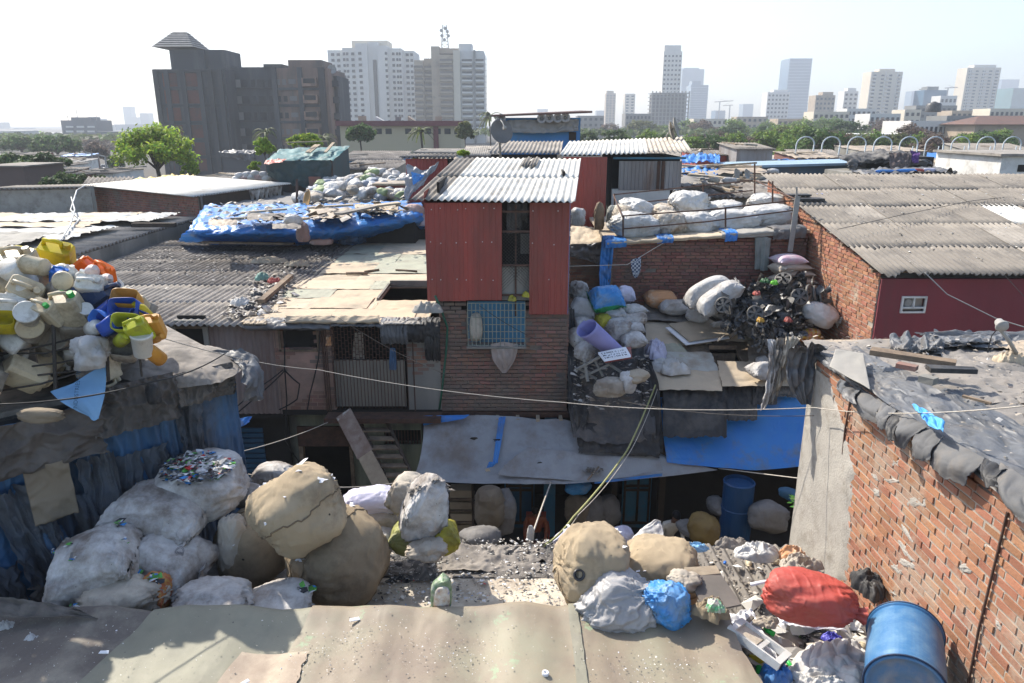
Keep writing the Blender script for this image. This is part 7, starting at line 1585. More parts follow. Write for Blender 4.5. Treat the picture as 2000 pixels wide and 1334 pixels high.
def cans():
 C=[(112,508,8.0,'jerry','yellow',1.12,(.5,.25,.2),'big bright yellow jerrycan crowning the heap'),
  (62,505,8.4,'jerry','yellow',.95,(1.2,.4,-.5),'dull yellow jerrycan lying behind the big cream one'),
  (46,528,7.6,'jerry','cream',1.15,(.35,-.05,.1),'largest ribbed cream jerrycan near the top left of the heap'),
  (20,498,8.2,'bottle','green',1.0,(1.3,.8,.4),'bright green bottle at the far left top of the heap'),
  (6,540,7.7,'jerry','dirty',.9,(.6,.3,.7),'dirty can with its handle at the left picture edge'),
  (160,528,8.0,'jerry','orange',.72,(.3,.9,.4),'left orange can beside the big yellow one'),
  (203,538,7.8,'jerry','orange',.78,(.5,.45,-.2),'right orange can with an oval label at the top right of the heap'),
  (97,527,7.7,'bottle','pinkw',.75,(1.1,.3,.2),'small pinkish bottle under the big yellow can'),
  (116,527,7.6,'bottle','white',.72,(1.2,.5,1.1),'small white bottle right of the pinkish one'),
  (118,545,7.45,'jerry','azure',.62,(.4,.3,.2),'small bright blue can in the middle of the heap'),
  (143,540,7.45,'bottle','white',.66,(.2,.15,.1),'upright small white bottle right of the bright blue can'),
  (156,546,7.4,'bottle','white',.66,(.3,.5,.1),'tilted small white bottle next to the upright one'),
  (140,563,7.35,'bottle','white',.62,(.9,.2,1.9),'stubby white bottle below the upright one'),
  (178,533,7.6,'bottle','pinkw',.85,(.7,.9,.1),'pinkish white bottle leaning between the orange cans'),
  (205,548,7.5,'bottle','pinkw',.75,(.9,.9,.4),'pinkish bottle in front of the right orange can'),
  (184,563,7.35,'jerry','white',.9,(.9,.1,.15),'boxy off white can right of the small bottles'),
  (10,556,7.4,'jerry','cream',.85,(1.2,.3,-.3),'cream can lying at the left edge below the largest one'),
  (52,572,7.25,'jerry','cream',1.05,(1.0,.5,.3),'cream can tipped forward in the left middle of the heap'),
  (88,578,7.5,'jerry','dirty',.8,(.8,.2,-.6),'brownish can behind the green capped bottle'),
  (112,570,7.35,'jerry','dirty',.7,(.9,.4,.9),'stained can with a dark opening in the middle of the heap'),
  (20,600,7.15,'jerry','white',1.0,(1.1,.2,.5),'long white can lying at the lower left'),
  (57,618,7.0,'tub','white',.92,(.95,.35,.2),'round white tub with its base facing out at the lower left'),
  (95,610,7.05,'jerry','cream',.78,(.7,.2,-.3),'translucent can with a green cap at the lower middle'),
  (136,605,7.15,'jerry','cream',.95,(.5,-.1,.1),'cream can standing right of the green capped one'),
  (168,608,7.2,'tub','white',.55,(.9,.5,.2),'small white lidded tub near the blue cut cans'),
  (110,588,7.2,'bottle','white',.8,(.6,.6,.5),'white bottle above the green capped can'),
  (5,628,6.95,'cut','yellow',.8,(.8,.1,.3),'yellow cut can at the left picture edge'),
  (188,580,7.4,'jerry','navy',1.0,(1.0,.1,1.57),'navy can lying under the boxy white one'),
  (158,583,7.4,'jerry','navy',.7,(1.0,.4,.3),'smaller navy can beside the lying navy one'),
  (247,585,7.3,'cut','amber',.85,(.9,.1,.1),'brown yellow cut can at the upper right of the heap'),
  (245,603,7.15,'cut','blue',.9,(1.05,.0,.1),'wide dark blue cut can with its open end facing out'),
  (215,610,7.2,'cut','blue',.7,(.3,.9,.6),'torn dark blue can left of the wide open one'),
  (200,625,7.05,'cut','azure',.7,(1.2,.5,-.4),'brighter blue cut can above the rods'),
  (224,632,7.0,'cut','blue',.75,(1.0,.1,1.4),'upright dark blue cut can left of the lime one'),
  (249,632,6.95,'cut','lime',.85,(1.05,.1,.15),'lime yellow cut can showing its hollow inside'),
  (270,622,7.15,'cut','blue',.65,(.9,.5,.3),'small blue cut can right of the lime one'),
  (281,612,7.25,'bottle','yellow',.8,(.3,-.5,.3),'yellow bottle at the right edge of the heap'),
  (272,645,6.95,'jerry','lime',.7,(.6,-.35,.3),'lime yellow can at the lower right of the heap'),
  (298,640,7.1,'jerry','amber',.7,(.5,-.1,.2),'amber can with an oval label at the right edge'),
  (300,660,7.15,'bottle','amber',.7,(.6,1.2,.2),'amber bottle below the labelled amber can'),
  (240,662,7.0,'bottle','lime',.8,(.9,.9,.2),'pale lime bottle below the lime cut can'),
  (278,672,7.0,'tub','white',.85,(.3,.15,.1),'white tub with a red label at the lower right'),
  (298,690,7.15,'bottle','amber',.9,(.6,-.6,.5),'amber bottle hanging lowest at the right of the heap'),
  (240,685,7.2,'cut','dirty',.8,(.9,.2,.2),'dirty cut can behind the white red labelled tub'),
  (185,640,7.1,'bottle','white',.95,(.9,1.1,.1),'long white bottle lying above the paper bag'),
  (25,660,7.5,'jerry','cream',1.1,(.4,.1,.3),'brownish cream can behind the left rods'),
  (75,655,7.5,'jerry','dirty',1.1,(.5,.4,-.2),'dirty can behind the middle rods'),
  (120,660,7.6,'tub','dirty',1.2,(1.2,.2,.1),'big round dirty tub behind the rods'),
  (150,640,7.4,'jerry','dirty',1.0,(.9,.1,.5),'grimy can above the big round tub')]
 for u,v,t,kd,cl,s,r,lab in C:
  can(kd,cl,Mx(P(u,v,t=t+.75),*r),lab,s*1.06,capm=m_capg if 'green cap' in lab else (m_caps if 'red' in lab else None))
 rg=random.Random(12);G='dirty plastic containers packed inside the can heap'
 for k in range(150):
  u=rg.uniform(-60,290);top=498+max(0,(u-120))*.55+(10 if u<40 else 0);v=rg.uniform(top+14,725);
  if u>235 and v>695:continue
  can(rg.choice(['jerry','jerry','bottle','tub','cut']),rg.choice(['cream','dirty','dirty','white','cream']),Mx(P(u,v,t=8.45+rg.uniform(-.1,1.1)),rg.uniform(0,3),rg.uniform(-1,1),rg.uniform(0,6)),'dirty pale container half buried in the can heap',rg.uniform(.7,1.05),group=G)
 for u,v,z,c,lab in ((205,541,7.55,m_ppy,'label'),):
  pass
cans()
def morecans():
 rg=random.Random(21)
 for k in range(110):
  s=rg.uniform(1.7,3.9);o=rg.uniform(-1.1,.12);top=7.5-.5*max(0,s-3.2);q=LA+LD*s+LN*o;q.z=rg.uniform(ZL+.15,top-.25*max(0,o))
  can(rg.choice(['jerry','jerry','bottle','tub','cut']),rg.choice(['cream','dirty','white','cream','white','dirty']),Mx(q,rg.uniform(0,3),rg.uniform(-1,1),rg.uniform(0,6)),'pale container in the left flank of the can heap',rg.uniform(.8,1.2),group='containers along the left flank of the can heap')
morecans()
def junkcans():
 rg=random.Random(8)
 for k in range(34):
  u=rg.uniform(1420,1700);v=rg.uniform(1205,1334);q=P(u,v,z=ZJ+.1)
  if k>21:q=P(rg.uniform(1400,1610),rg.uniform(1078,1170),z=ZM+.1)
  can(rg.choice(['bottle','tub','cut','bottle']),rg.choice(['white','cream','pinkw','white','orange','azure','green','yellow','dirty']),Mx(q,rg.uniform(1,2),rg.uniform(-.5,.5),rg.uniform(0,6)),'small plastic container tossed on the rubbish at the right',rg.uniform(.22,.45),group='small containers in the rubbish at the right')
junkcans()
g=[[P(-30,1165,z=ZF+.25),P(60,1172,z=ZF+.2),P(150,1188,z=ZF+.15)],[P(-30,1205,z=ZF+.15),P(60,1205,z=ZF+.12),P(190,1205,z=ZF+.1)]]
clothat('dark_sheet',g,m_tarpdb,'dark folded sheet along the foot of the blue tarp shack','sheet',(40,20),.03,5,2,.03,5,.02)
rag(155,1065+145,7.1,40,22,m_ppw2,'crushed clear cup and paper at the corner of the green liner',55.1,'crushed_cup','cup',hz=.8)
rag(62,1248,6.6,26,16,m_ppw2,'small clear plastic scrap on the dusty dark liner',56.1,'plastic_scrap','scrap',hz=.7)
rag(10,1222,6.8,40,18,m_ppw2,'pale rag at the left picture edge on the dusty dark liner',57.1,hz=.7)
def quadroof(T,nm,pts,mat,axis=0,pitch=.146,amp=.027,th=.0,nw=5):
 """corrugated skin over quad a(front left) b(front right) c(back right) d(back left); waves cross the front edge"""
 a,b,c,d=[Vector(p) for p in pts];L=(b-a).length;n=max(6,int(L/pitch*nw));mb=MB()
 N=(b-a).cross(d-a).normalized();N=N if N.z>0 else -N
 mb.grid(n,4,lambda u,v:lerp(lerp(a,b,u),lerp(d,c,u),v)+N*(amp*sin(2*pi*u*L/pitch)+.02*noise.noise((u*L*.6,v*3,L))))
 return mk(nm,mb,mat,T,smooth=True,solid=.008)
def wallq(T,nm,a,b,z0,z1,mat,th=.08,z1b=None):
 a,b=Vector(a),Vector(b);mb=MB();d=(b-a);d.z=0;n=Vector((-d.y,d.x,0)).normalized()*th;zb=z1b if z1b is not None else z1
 q=[(a.x,a.y,z0),(b.x,b.y,z0),(b.x+n.x,b.y+n.y,z0),(a.x+n.x,a.y+n.y,z0),(a.x,a.y,z1),(b.x,b.y,zb),(b.x+n.x,b.y+n.y,zb),(a.x+n.x,a.y+n.y,z1)];mb.hexa(q);return mk(nm,mb,mat,T)
def leftlong():
 T=thing('long_low_shed','long low shed at the left with dusty tan and bluish sheets over corrugated roof','shed',(-16,22,0));z=5.62
 x1=-11.7
 for k in range(8):
  quadroof(T,'roof_sheet',[(-27,18.6+k*1.1,z),(x1,18.6+k*1.1,z+.01*(k % 2)),(x1+.02,19.75+k*1.1,z+.02),(-27,19.75+k*1.1,z+.02)],m_asbg,pitch=.15) if False else None
 for k in range(9):
  a=Vector((x1,18.4+k*1.0,z+.01*(k % 2)));mk('roof_sheet',corr_mb(a,(0,1,0),1.04,(-1,0,.0),15,pitch=.19,amp=.042,nw=6,rows=4,seed=k),m_asbg2,T,smooth=True,solid=.01)
 for k,(xa,xb,ya,yb,mt) in enumerate(((-27,-14.2,18.8,21.2,m_mattan),(-24,-12.6,20.8,23.8,m_tarpbl),(-27,-13.4,23.2,27.2,m_mattan2),(-18,-12.1,24.6,27.0,m_tarpbl),(-19,-13.4,19.2,22.0,m_tarpt2))):
  gg=[[(lerp(xa,xb,i/3),lerp(ya,yb,j/2),z+.17+.012*k+.03*noise.noise((i*2,j*2,k))) for i in range(4)] for j in range(3)]
  mk('cover_sheet',cloth_mb(gg,(60,40),.035,5,3,.05,200+k,.03),mt,T,smooth=True)
 wallq(T,'side_wall',(x1-.1,27.3,0),(x1-.1,18.6,0),0,z-.05,m_plasterg);wallq(T,'front_wall',(-27,18.6,0),(x1-.1,18.6,0),0,z-.05,m_plasterg)
 a=P(262,441,z=z+.2);mb=MB();mb.box(a.x-.1,a.x+1.3,a.y,a.y+.18,z+.15,z+.28);one('timber',mb,m_woodd,'dark timber lying on the long low shed roof','timber')
 wire('cable',[P(165,363,t=29),P(150,372,t=28.5),P(138,410,t=27),P(155,428,t=24.5),P(140,446,t=23)],.03,m_rope2,'pale curved conduit rising left on the long shed roof')
 wire('cable',[P(139,385,t=29),P(146,410,t=25),P(137,440,t=22.5),P(118,470,t=20.5)],.025,m_rope2,'second pale conduit bending over the long shed roof')
leftlong()
def whiteshed():
 T=thing('white_roof_shed','brick shed with a very pale corrugated roof and bright blue lower sheets','shed',(-14,32,0))
 a,b,c,d=P(374,384,z=6.42),P(568,359,z=6.42),P(352,340,z=6.42),P(158,362,z=6.42)
 q=lerp(a,d,.5);r=lerp(b,c,.5)
 for k in range(6):
  s0,s1=k/6,(k+1)/6+.01
  quadroof(T,'roof_sheet',[lerp(a,d,s0) ,lerp(b,c,s0),lerp(b,c,s1),lerp(a,d,s1)],m_asbw,pitch=.16,nw=5) if False else None
 n=(b-a).length;mb=None
 for k in range(4):
  s0,s1=k/4,(k+1)/4+.008
  p0,p1=lerp(a,b,s0),lerp(a,b,s1)
  dd=d-a;mk('roof_sheet',corr_mb(p0+Vector((0,0,.01*(k % 2))),(b-a),(p1-p0).length,dd,dd.length,pitch=.15,amp=.03,nw=5,rows=4,seed=k),m_asbw,T,smooth=True,solid=.01)
 i=Vector((.15,.4,0));A,D,B_=a+i,d+Vector((.5,.1,0)),b+Vector((-.4,.1,0))
 wallq(T,'brick_wall',(lerp(A,D,1)),lerp(A,D,.0),4.5,6.36,m_mortard)
 U=(A-D);U.z=0;N=Vector((U.y,-U.x,0)).normalized()
 mk('brickwork',bricks_mb((D.x,D.y,0),U,N,U.length*.98,4.8,6.36,seed=41,L=.22,h=.075,mo=.02),m_brickold2,T)
 wallq(T,'dark_boarding',A,B_,5.6,6.36,m_woodd)
 mk('blue_boarding',rib_mb((A.x,A.y-.06,5.0),B_-A-Vector((0,0,(B_-A).z)),(B_-A).length,(0,0,1),.85,.2,.025),m_bluem,T)
 for k in range(7):
  s=.55+.06*k;p=lerp(A,B_,s)-Vector((0,.1,0));g=[[(p.x,p.y,6.36),(p.x+.3,p.y,6.36)],[(p.x+.05,p.y-.03,6.1),(p.x+.22,p.y-.03,6.05)],[(p.x+.1,p.y,5.8-.1*(k % 3)),(p.x+.16,p.y,5.8)]]
  mk('torn_strip',cloth_mb(g,(10,14),.03,3,2,.1,210+k,.02),m_ppd,T,smooth=True)
whiteshed()
def farleftwall():
 T=thing('plaster_wall_shed','low grey plastered shed at the left edge with corrugated capping','shed',(-22,31,0))
 a,b=P(-30,371,z=6.4),P(176,367,z=6.4)
 wallq(T,'wall',a,b,4,6.36,m_cement);mk('roof_sheet',corr_mb(a+Vector((0,-.15,.03)),b-a,(b-a).length,(0,1,-.02),2.2,pitch=.17,amp=.04,nw=5,rows=2),m_asbg,T,smooth=True,solid=.01)
 T=thing('brown_box_shed','brown windowless block at the left picture edge','shed',(-33,46,0))
 a,b=P(-40,326,t=44),P(46,326,t=44);mb=MB();mb.box(a.x,b.x,a.y,a.y+4,3,a.z);mk('wall',mb,M('plaster_brown',(.14,.10,.09),(.12,.09,.08),sc=.5,rough=.9,bump=.2),T);mb=MB();mb.box(a.x,b.x+.15,a.y-.15,a.y+4,a.z,a.z+.08);mk('roof',mb,m_asbg,T)
 T=thing('dark_roof_shed','small shed with ribbed dark roof behind the pale roofed shed','shed',(-20,40,0))
 a,b,c,d=P(160,362,t=39),P(255,358,t=39),P(262,346,t=42),P(172,346,t=42);quadroof(T,'roof',[a,b,c,d],m_asbd,pitch=.25,amp=.05);wallq(T,'wall',a,b,3,a.z-.1,m_plasterg,z1b=b.z-.1)
 g=[[P(255,350,t=39),P(330,341,t=39.5),P(380,341,t=40)],[P(262,356,t=37.5),P(330,349,t=37.5),P(384,347,t=38)]]
 clothat('yellow_tarp',g,M('tarp_yellow',(.50,.38,.10),(.44,.33,.10),sc=2,rough=.6,bump=.3),'yellow tarpaulin folded behind the pale roofed shed','tarpaulin',(40,10),.1,12,2,.02,5,.03)
farleftwall()
m_rub=mlitter('rubble_mix',[(.20,.17,.14),(.30,.26,.21),(.12,.10,.09),(.36,.32,.27),(.16,.13,.11),(.25,.21,.16),(.45,.42,.38),(.16,.14,.12),(.06,.2,.45),(.33,.28,.22)])
def bluerubble():
 T=thing('blue_tarp_roof_house','low house whose roof is bright blue tarpaulin loaded with planks and rubble','house',(-7,25,0))
 def q(u,v,z):return P(u,v,z=z)
 mb=MB();mb.box(-10.6,-3.2,24,28,0,5.9);mk('wall',mb,m_dark,T)
 gg=[[q(395,400,6.1),q(520,398,6.15),q(660,396,6.2),q(830,388,6.25)],[q(372,432,6.05),q(500,430,6.1),q(650,425,6.15),q(830,402,6.3)],[q(352,458,5.75),q(500,458,5.8),q(660,455,5.8),q(832,425,6.0)],[q(343,474,5.3),q(500,476,5.3),q(655,478,5.2),q(836,448,5.4)]]
 mk('blue_cover',cloth_mb(gg,(120,60),.045,9,3,.03,220,.04),m_tarpb,T,smooth=True)
 gg=[[q(655,440,6.0),q(720,425,6.1),q(770,412,6.15)],[q(660,478,5.3),q(700,480,5.2),q(735,462,5.3)]]
 mk('dark_cover',cloth_mb(gg,(40,24),.05,6,3,.05,221,.04),m_tarpbd,T,smooth=True)
 for k,(u0,u1,v0,v1,mt) in enumerate(((405,465,428,440,m_tarpt),(480,560,415,430,m_dust),(600,690,405,426,m_tarpt),(690,780,398,414,m_mattan),(530,590,436,446,m_dust))):
  gg=[[q(u0,v0,6.32)+V(0,0,.04*k*0),q((u0+u1)/2,v0,6.36),q(u1,v0,6.32)],[q(u0,v1,6.3),q((u0+u1)/2,v1,6.34),q(u1,v1,6.28)]];mk('cover_patch',cloth_mb(gg,(40,20),.02,4,2,.08,227+k,.012),mt,T,smooth=True)
 for k,(a,b,w) in enumerate((((395,475,5.45),(575,478,5.4),.09),((450,430,6.2),(545,422,6.25),.12),((470,418,6.2),(560,410,6.25),.1),((560,433,6.3),(600,428,6.3),.15),((600,408,6.3),(690,402,6.35),.12),((660,420,6.4),(730,405,6.45),.15),((700,408,6.4),(780,398,6.5),.2))):
  p,r=q(*a),q(*b);mb=MB(frame(p,r-p));mb.box(0,(r-p).length,-w,w,0,.06);one('plank',mb,(m_wood,m_plasterg,m_ply,m_woodl,m_ply,m_asbg2,m_ply)[k],('dark plank along the front edge of the blue tarp roof','grey plank at the left of the blue tarp roof','pale long plank at the back left of the blue tarp roof','brown short board in front of the white bag','long tan board at the back of the blue tarp roof','grey slab in the middle of the rubble','wide tan sheet at the right of the rubble')[k],'plank')
 def pl(rg):
  s,r=rg.random(),rg.random();p=q(lerp(400,800,s),lerp(445,402,r)-12*s,6.15+.15*s);return p+Vector((0,0,.05+.08*rg.random()))
 one('rubble',litter_mb(230,pl,.05,.2,225),m_rub,'rubble and rags heaped on the blue tarpaulin roof','rubble')['kind']='stuff'
bluerubble()
def tt(u,v,z):return (H-z)/(SN-(CV-v)/F*CS)
rag(572,430,tt(572,430,6.4),36,24,m_ppw,'plump white bag on the blue tarpaulin roof',301,'white_bag','bag',hz=1)
rag(592,455,tt(592,455,6.0),24,44,M('cloth_mauve',(.25,.17,.16),(.2,.15,.14),sc=3,rough=.9,bump=.4),'brownish cloth hanging over the front of the blue tarp roof',302,'cloth','cloth',hz=1.2)
rag(628,472,tt(628,472,5.5),44,16,m_ppo2,'pinkish sack lying at the foot of the blue tarp roof',303,'sack','sack',hz=.9)
rag(808,412,tt(808,412,6.2),40,26,m_ppo2,'pinkish sack at the right end of the blue tarp roof',304,'sack','sack',hz=1)
rag(822,428,tt(822,428,5.9),24,34,m_ppl,'pale bag leaning by the red clad wall',305,'bag','bag',hz=1.1)
dish(P(604,391,t=26.5),.36,-1.0,.25,M('dish_rusty',(.34,.19,.06),(.28,.16,.06),sc=3,rough=.7,bump=.2),'rust coloured satellite dish on the blue tarp roof',pole=.7)
mb=MB();mb.tube([P(580,403,t=27),P(580,350,t=27)],.05,6);one('post',mb,m_iron,'dark thin post beside the rust coloured dish','post')
def sackfield():
 T=thing('sack_field_roof','flat grey roof crowded with small knotted sacks behind the blue tarpaulin','roof',(-7,31,0));z=5.9
 mb=MB();mb.box(-12,-3.5,28.4,36,0,z);mk('wall',mb,m_plasterg,T)
 gg=[[(lerp(-12,-3.4,i/3),lerp(28.3,36,j/2),z+.04) for i in range(4)] for j in range(3)];mk('roof_sheet',cloth_mb(gg,(50,40),.04,5,4,.02,230,.04),m_dust2,T,smooth=True)
 protos=[]
 rg=random.Random(77);mats=[m_ppw2,m_ppw2,m_ppd,m_ppw,m_ppl3,m_ppgn,m_ppt]
 for k,mt in enumerate(mats):
  mb=sack_mb(.34,.27,.21,seed=k*3.3,n=2.3,amp=.16,cre=.08,res=(26,16),pleat=.05);o=mk('knotted_sack',mb,mt,local=True,smooth=True);tag(o,'small knotted sack in the field of sacks behind the blue tarpaulin','sack','small knotted sacks on the flat grey roof');protos.append(o)
 n=0
 for r in range(5):
  for k in range(21):
   y=29.6+r*1.15+rg.uniform(-.3,.3);x=lerp(-8.6,-3.8,rg.random());
   zz=z+.2+.32*max(0,1-abs((x+6.0)/2.6))*(.5+rg.random())+r*.09
   o=protos[n % 7] if n<7 else protos[rg.randrange(7)].copy()
   if n >= 7:COL.objects.link(o)
   o.matrix_basis=Mx((x,y,zz),rg.uniform(-.4,.4),rg.uniform(-.4,.4),rg.uniform(0,6),rg.uniform(.7,1.15));n += 1
sackfield()
def tealshed():
 T=thing('teal_tarp_shed','dark shed with teal tarpaulin roof held down by sticks','shed',(-9.5,34,0));t0=33
 def q(u,v,t):return P(u,v,t=t)
 fl,fr,br,bl=q(516,314,33),q(652,312,33),q(684,283,36),q(548,290,37)
 gg=[[bl,lerp(bl,br,.5),br],[lerp(bl,fl,.5)+Vector((0,0,.05)),lerp(lerp(bl,fl,.5),lerp(br,fr,.5),.5),lerp(br,fr,.5)],[fl,lerp(fl,fr,.5),fr]]
 mk('roof_tarp',cloth_mb(gg,(50,30),.05,5,3,.02,240,.03),m_teal,T,smooth=True)
 zb=5.5;wallq(T,'front_wall',fl+Vector((.2,.1,0)),fr+Vector((-.1,.1,0)),zb,fl.z-.05,m_woodd2,z1b=fr.z-.05)
 wallq(T,'side_wall',fr+Vector((-.1,.1,0)),br+Vector((-.1,0,0)),zb,fr.z-.05,m_teald,z1b=br.z-.1)
 gg=[[fl+Vector((0,-.1,0)),lerp(fl,fr,.5)+Vector((0,-.12,0)),fr+Vector((0,-.1,0))],[fl+Vector((0,-.1,-.7)),lerp(fl,fr,.5)+Vector((0,-.2,-1.2)),fr+Vector((0,-.1,-1.4))]]
 mk('hanging_tarp',cloth_mb(gg,(50,30),.06,8,2,.1,241,.03),m_teald,T,smooth=True)
 for k,(a,b) in enumerate((((600,305),(618,290)),((604,306),(624,290)),((636,305),(652,286)),((560,286),(640,283)))):
  p,r=q(*a,33.6),q(*b,35.6);mb=MB(frame(p+V(0,0,.15),r-p));mb.box(0,(r-p).length,-.07,.07,0,.05);mk('weight_stick',mb,m_woodl,T)
 mb=MB();a,b=q(603,345,32.9),q(626,376,32.9);mb.box(a.x,b.x,a.y-.05,a.y,b.z,a.z);mk('door',mb,m_brickold2,T)
 mb=MB();a,b=q(620,352,32.8),q(634,372,32.8);mb.box(a.x,b.x,a.y-.05,a.y,b.z,a.z);mk('blue_panel',mb,m_bluem,T)
 g=[[q(518,312,32.8),q(560,309,32.7)],[q(514,320,32.4),q(552,316,32.4)]];mk('red_cloth',cloth_mb(g,(16,8),.04,4,2,.05,243,.02),m_ppr,T,smooth=True)
tealshed()
G6='pale sacks lined up left of the teal tarp shed'
for k in range(9):rag(462+k*7.5+rnd(-2,2),346-(k % 2)*6+abs(k-5),35.5,18,14,(m_ppw,m_ppw2,m_ppo2,m_ppw2)[k % 4],'pale round sack in the row left of the teal tarp shed',320+k,'pale_sack','sack',hz=1.1)['group']=G6
def redbits():
 T=thing('pink_cube_shed','small dull red cube shaped shed with a dark slot, left of the white tower roof','shed',(-5.2,30,0))
 a,b=P(733,362,t=29.5),P(788,392,t=29.5);mb=MB();mb.box(a.x,b.x,a.y,a.y+2,5,a.z);mk('wall',mb,M('plaster_dullred',(.27,.09,.08),(.24,.085,.075),sc=1,rough=.85,bump=.2),T)
 mb=MB();mb.box(a.x-.1,b.x+.1,a.y-.1,a.y+2.1,a.z,a.z+.08);mk('roof',mb,m_tarpt,T)
 c,d=P(748,380,t=29.5),P(776,387,t=29.5);mb=MB();mb.box(c.x,d.x,a.y-.02,a.y,d.z,c.z);mk('slot',mb,m_dark,T)
 T=thing('red_back_shed','red clad shed with torn grey and blue cloth behind the white tower roof','shed',(-3.6,26,0))
 a,b=P(792,310,t=26),P(876,308,t=26);mk('cladding',rib_mb((a.x,a.y,4.5),(1,0,0),b.x-a.x,(0,0,1),a.z-4.5,.14,.02),m_red,T);mb=MB();mb.box(a.x,b.x,a.y+.06,a.y+2.5,4.5,a.z-.1);mk('wall',mb,m_dark,T)
 mk('roof_sheet',corr_mb(a+Vector((-.2,-.2,.05)),(1,0,0),b.x-a.x+.4,(0,1,.0),2.8,pitch=.16,amp=.04,nw=6,rows=2),m_asbd,T,smooth=True,solid=.01)
 g=[[P(793,318,t=25.6),P(830,330,t=25.5),P(860,312,t=25.6)],[P(790,350,t=25.5),P(822,352,t=25.3),P(848,338,t=25.5)],[P(788,392,t=25.4),P(800,385,t=25.3),P(812,372,t=25.4)]]
 mk('torn_cloth',cloth_mb(g,(36,36),.07,5,3,.06,250,.04),m_tarpg,T,smooth=True)
 g=[[P(802,335,t=25.1),P(830,342,t=25.1)],[P(806,362,t=25.1),P(822,352,t=25.1)]];mk('blue_cloth',cloth_mb(g,(14,14),.04,4,3,.08,251,.03),m_tarpb,T,smooth=True)
redbits()
def redback():
 T=thing('red_annex','tall red clad annex right of the tower with a shabby mat roofed foot','house',(2.3,20.6,0));t=20.8
 a,b=P(1100,303,t=t),P(1188,303,t=t);zb=P(1150,500,t=t).z
 mk('cladding',rib_mb((a.x,a.y,4),(1,0,0),b.x-a.x,(0,0,1),a.z-4.05,.13,.014),m_red,T);mb=MB();mb.box(a.x,b.x,a.y+.05,a.y+3,0,a.z-.1);mk('wall',mb,m_dark,T)
 T=thing('grey_metal_house','house with grey ribbed metal wall, white base and dirty white corrugated roof','house',(4.6,23,0));t=23.2
 a,b=P(1092,303,t=22.6),P(1350,300,t=22.6);c,d=P(1330,268,t=28.5),P(1112,276,t=28.5)
 for k in range(3):
  s0,s1=k/3,(k+1)/3+.01
  quadroof(T,'roof_sheet',[lerp(a,b,s0)+V(0,0,.02*k),lerp(a,b,s1)+V(0,0,.02*k),lerp(d,c,s1),lerp(d,c,s0)],(m_asbw,m_asbw,m_asbw2)[k],pitch=.15,nw=7)
 y=P(1200,350,t=t).y;x0,x1,x2=P(1196,350,t=t).x,P(1330,350,t=t).x,P(1310,380,t=t).x
 mk('metal_wall',rib_mb((x0+.2,y,P(1200,372,t=t).z),(1,0,0),x1-x0-.2,(0,0,1),P(1200,314,t=t).z-P(1200,372,t=t).z,.12,.012),m_metalg,T)
 for u in (1285,1294):mb=MB();xx=P(u,340,t=t).x;mb.box(xx-.05,xx+.05,y-.05,y-.02,P(1,372,t=t).z,P(1,314,t=t).z);mk('rust_strip',mb,m_iron,T)
 mb=MB();mb.box(x0,x2,y+.02,y+.2,4,P(1200,370,t=t).z);mk('white_base',mb,m_white,T)
 mb=MB();mb.box(x0,x1,y+.3,y+3,0,P(1200,306,t=t).z);mk('inner_wall',mb,m_dark,T)
 mb=MB();mb.box(x0,x1+.1,y-.1,y+.0,P(1200,310,t=t).z,P(1200,306,t=t).z);mk('beam',mb,m_cyan,T)
redback()
def nookroof():
 T=thing('mat_roof_hut','small hut with a pale mat roof between the tower and the yard house','hut',(2.2,18,0))
 q=[P(1105,476,z=5.9),P(1183,476,z=5.9),P(1176,442,z=6.2),P(1105,438,z=6.2)]
 gg=[[q[3],lerp(q[3],q[2],.5),q[2]],[lerp(q[0],q[3],.5)+V(0,0,.05),lerp(lerp(q[0],q[3],.5),lerp(q[1],q[2],.5),.5),lerp(q[1],q[2],.5)],[q[0],lerp(q[0],q[1],.5),q[1]]]
 mk('mat_roof',cloth_mb(gg,(30,24),.03,4,3,.05,260,.03),m_mattan2,T,smooth=True)
 g=[[q[0]+V(0,-.05,0),lerp(q[0],q[1],.6)+V(0,-.05,.02),q[1]+V(.1,-.05,.1)],[q[0]+V(0,-.15,-.3),lerp(q[0],q[1],.6)+V(0,-.2,-.45),q[1]+V(.1,-.1,-.7)]];mk('hanging_tarp',cloth_mb(g,(30,20),.06,5,2,.1,261,.04),m_tarpd,T,smooth=True)
 mb=MB();mb.box(q[0].x,q[1].x-.1,q[0].y+.1,q[0].y+1.5,0,5.85);mk('wall',mb,m_mortard,T)
 mk('brickwork',bricks_mb((q[0].x,q[0].y+.1,0),(1,0,0),(0,-1,0),q[1].x-q[0].x-.12,4,5.8,seed=55),m_brickold,T)
 for k,(u,v,w,h,m,lb) in enumerate(((1128,425,30,40,m_ppw2,'white bags heaped behind the mat roof hut'),(1170,425,20,60,m_wood,'broken wooden post stump behind the mat roof hut'),(1198,425,26,50,m_clothg,'olive cloth hanging at the left of the railing'),(1190,500,18,70,m_tarpb,'blue tarp strip in the gap between hut and yard house'))):
  rag(u,v,18.8 if k<3 else 17.6,w,h,m,lb,270+k,('bag','post','cloth','tarpaulin')[k],('bags','post','cloth','tarpaulin')[k],hz=1.2)
nookroof()
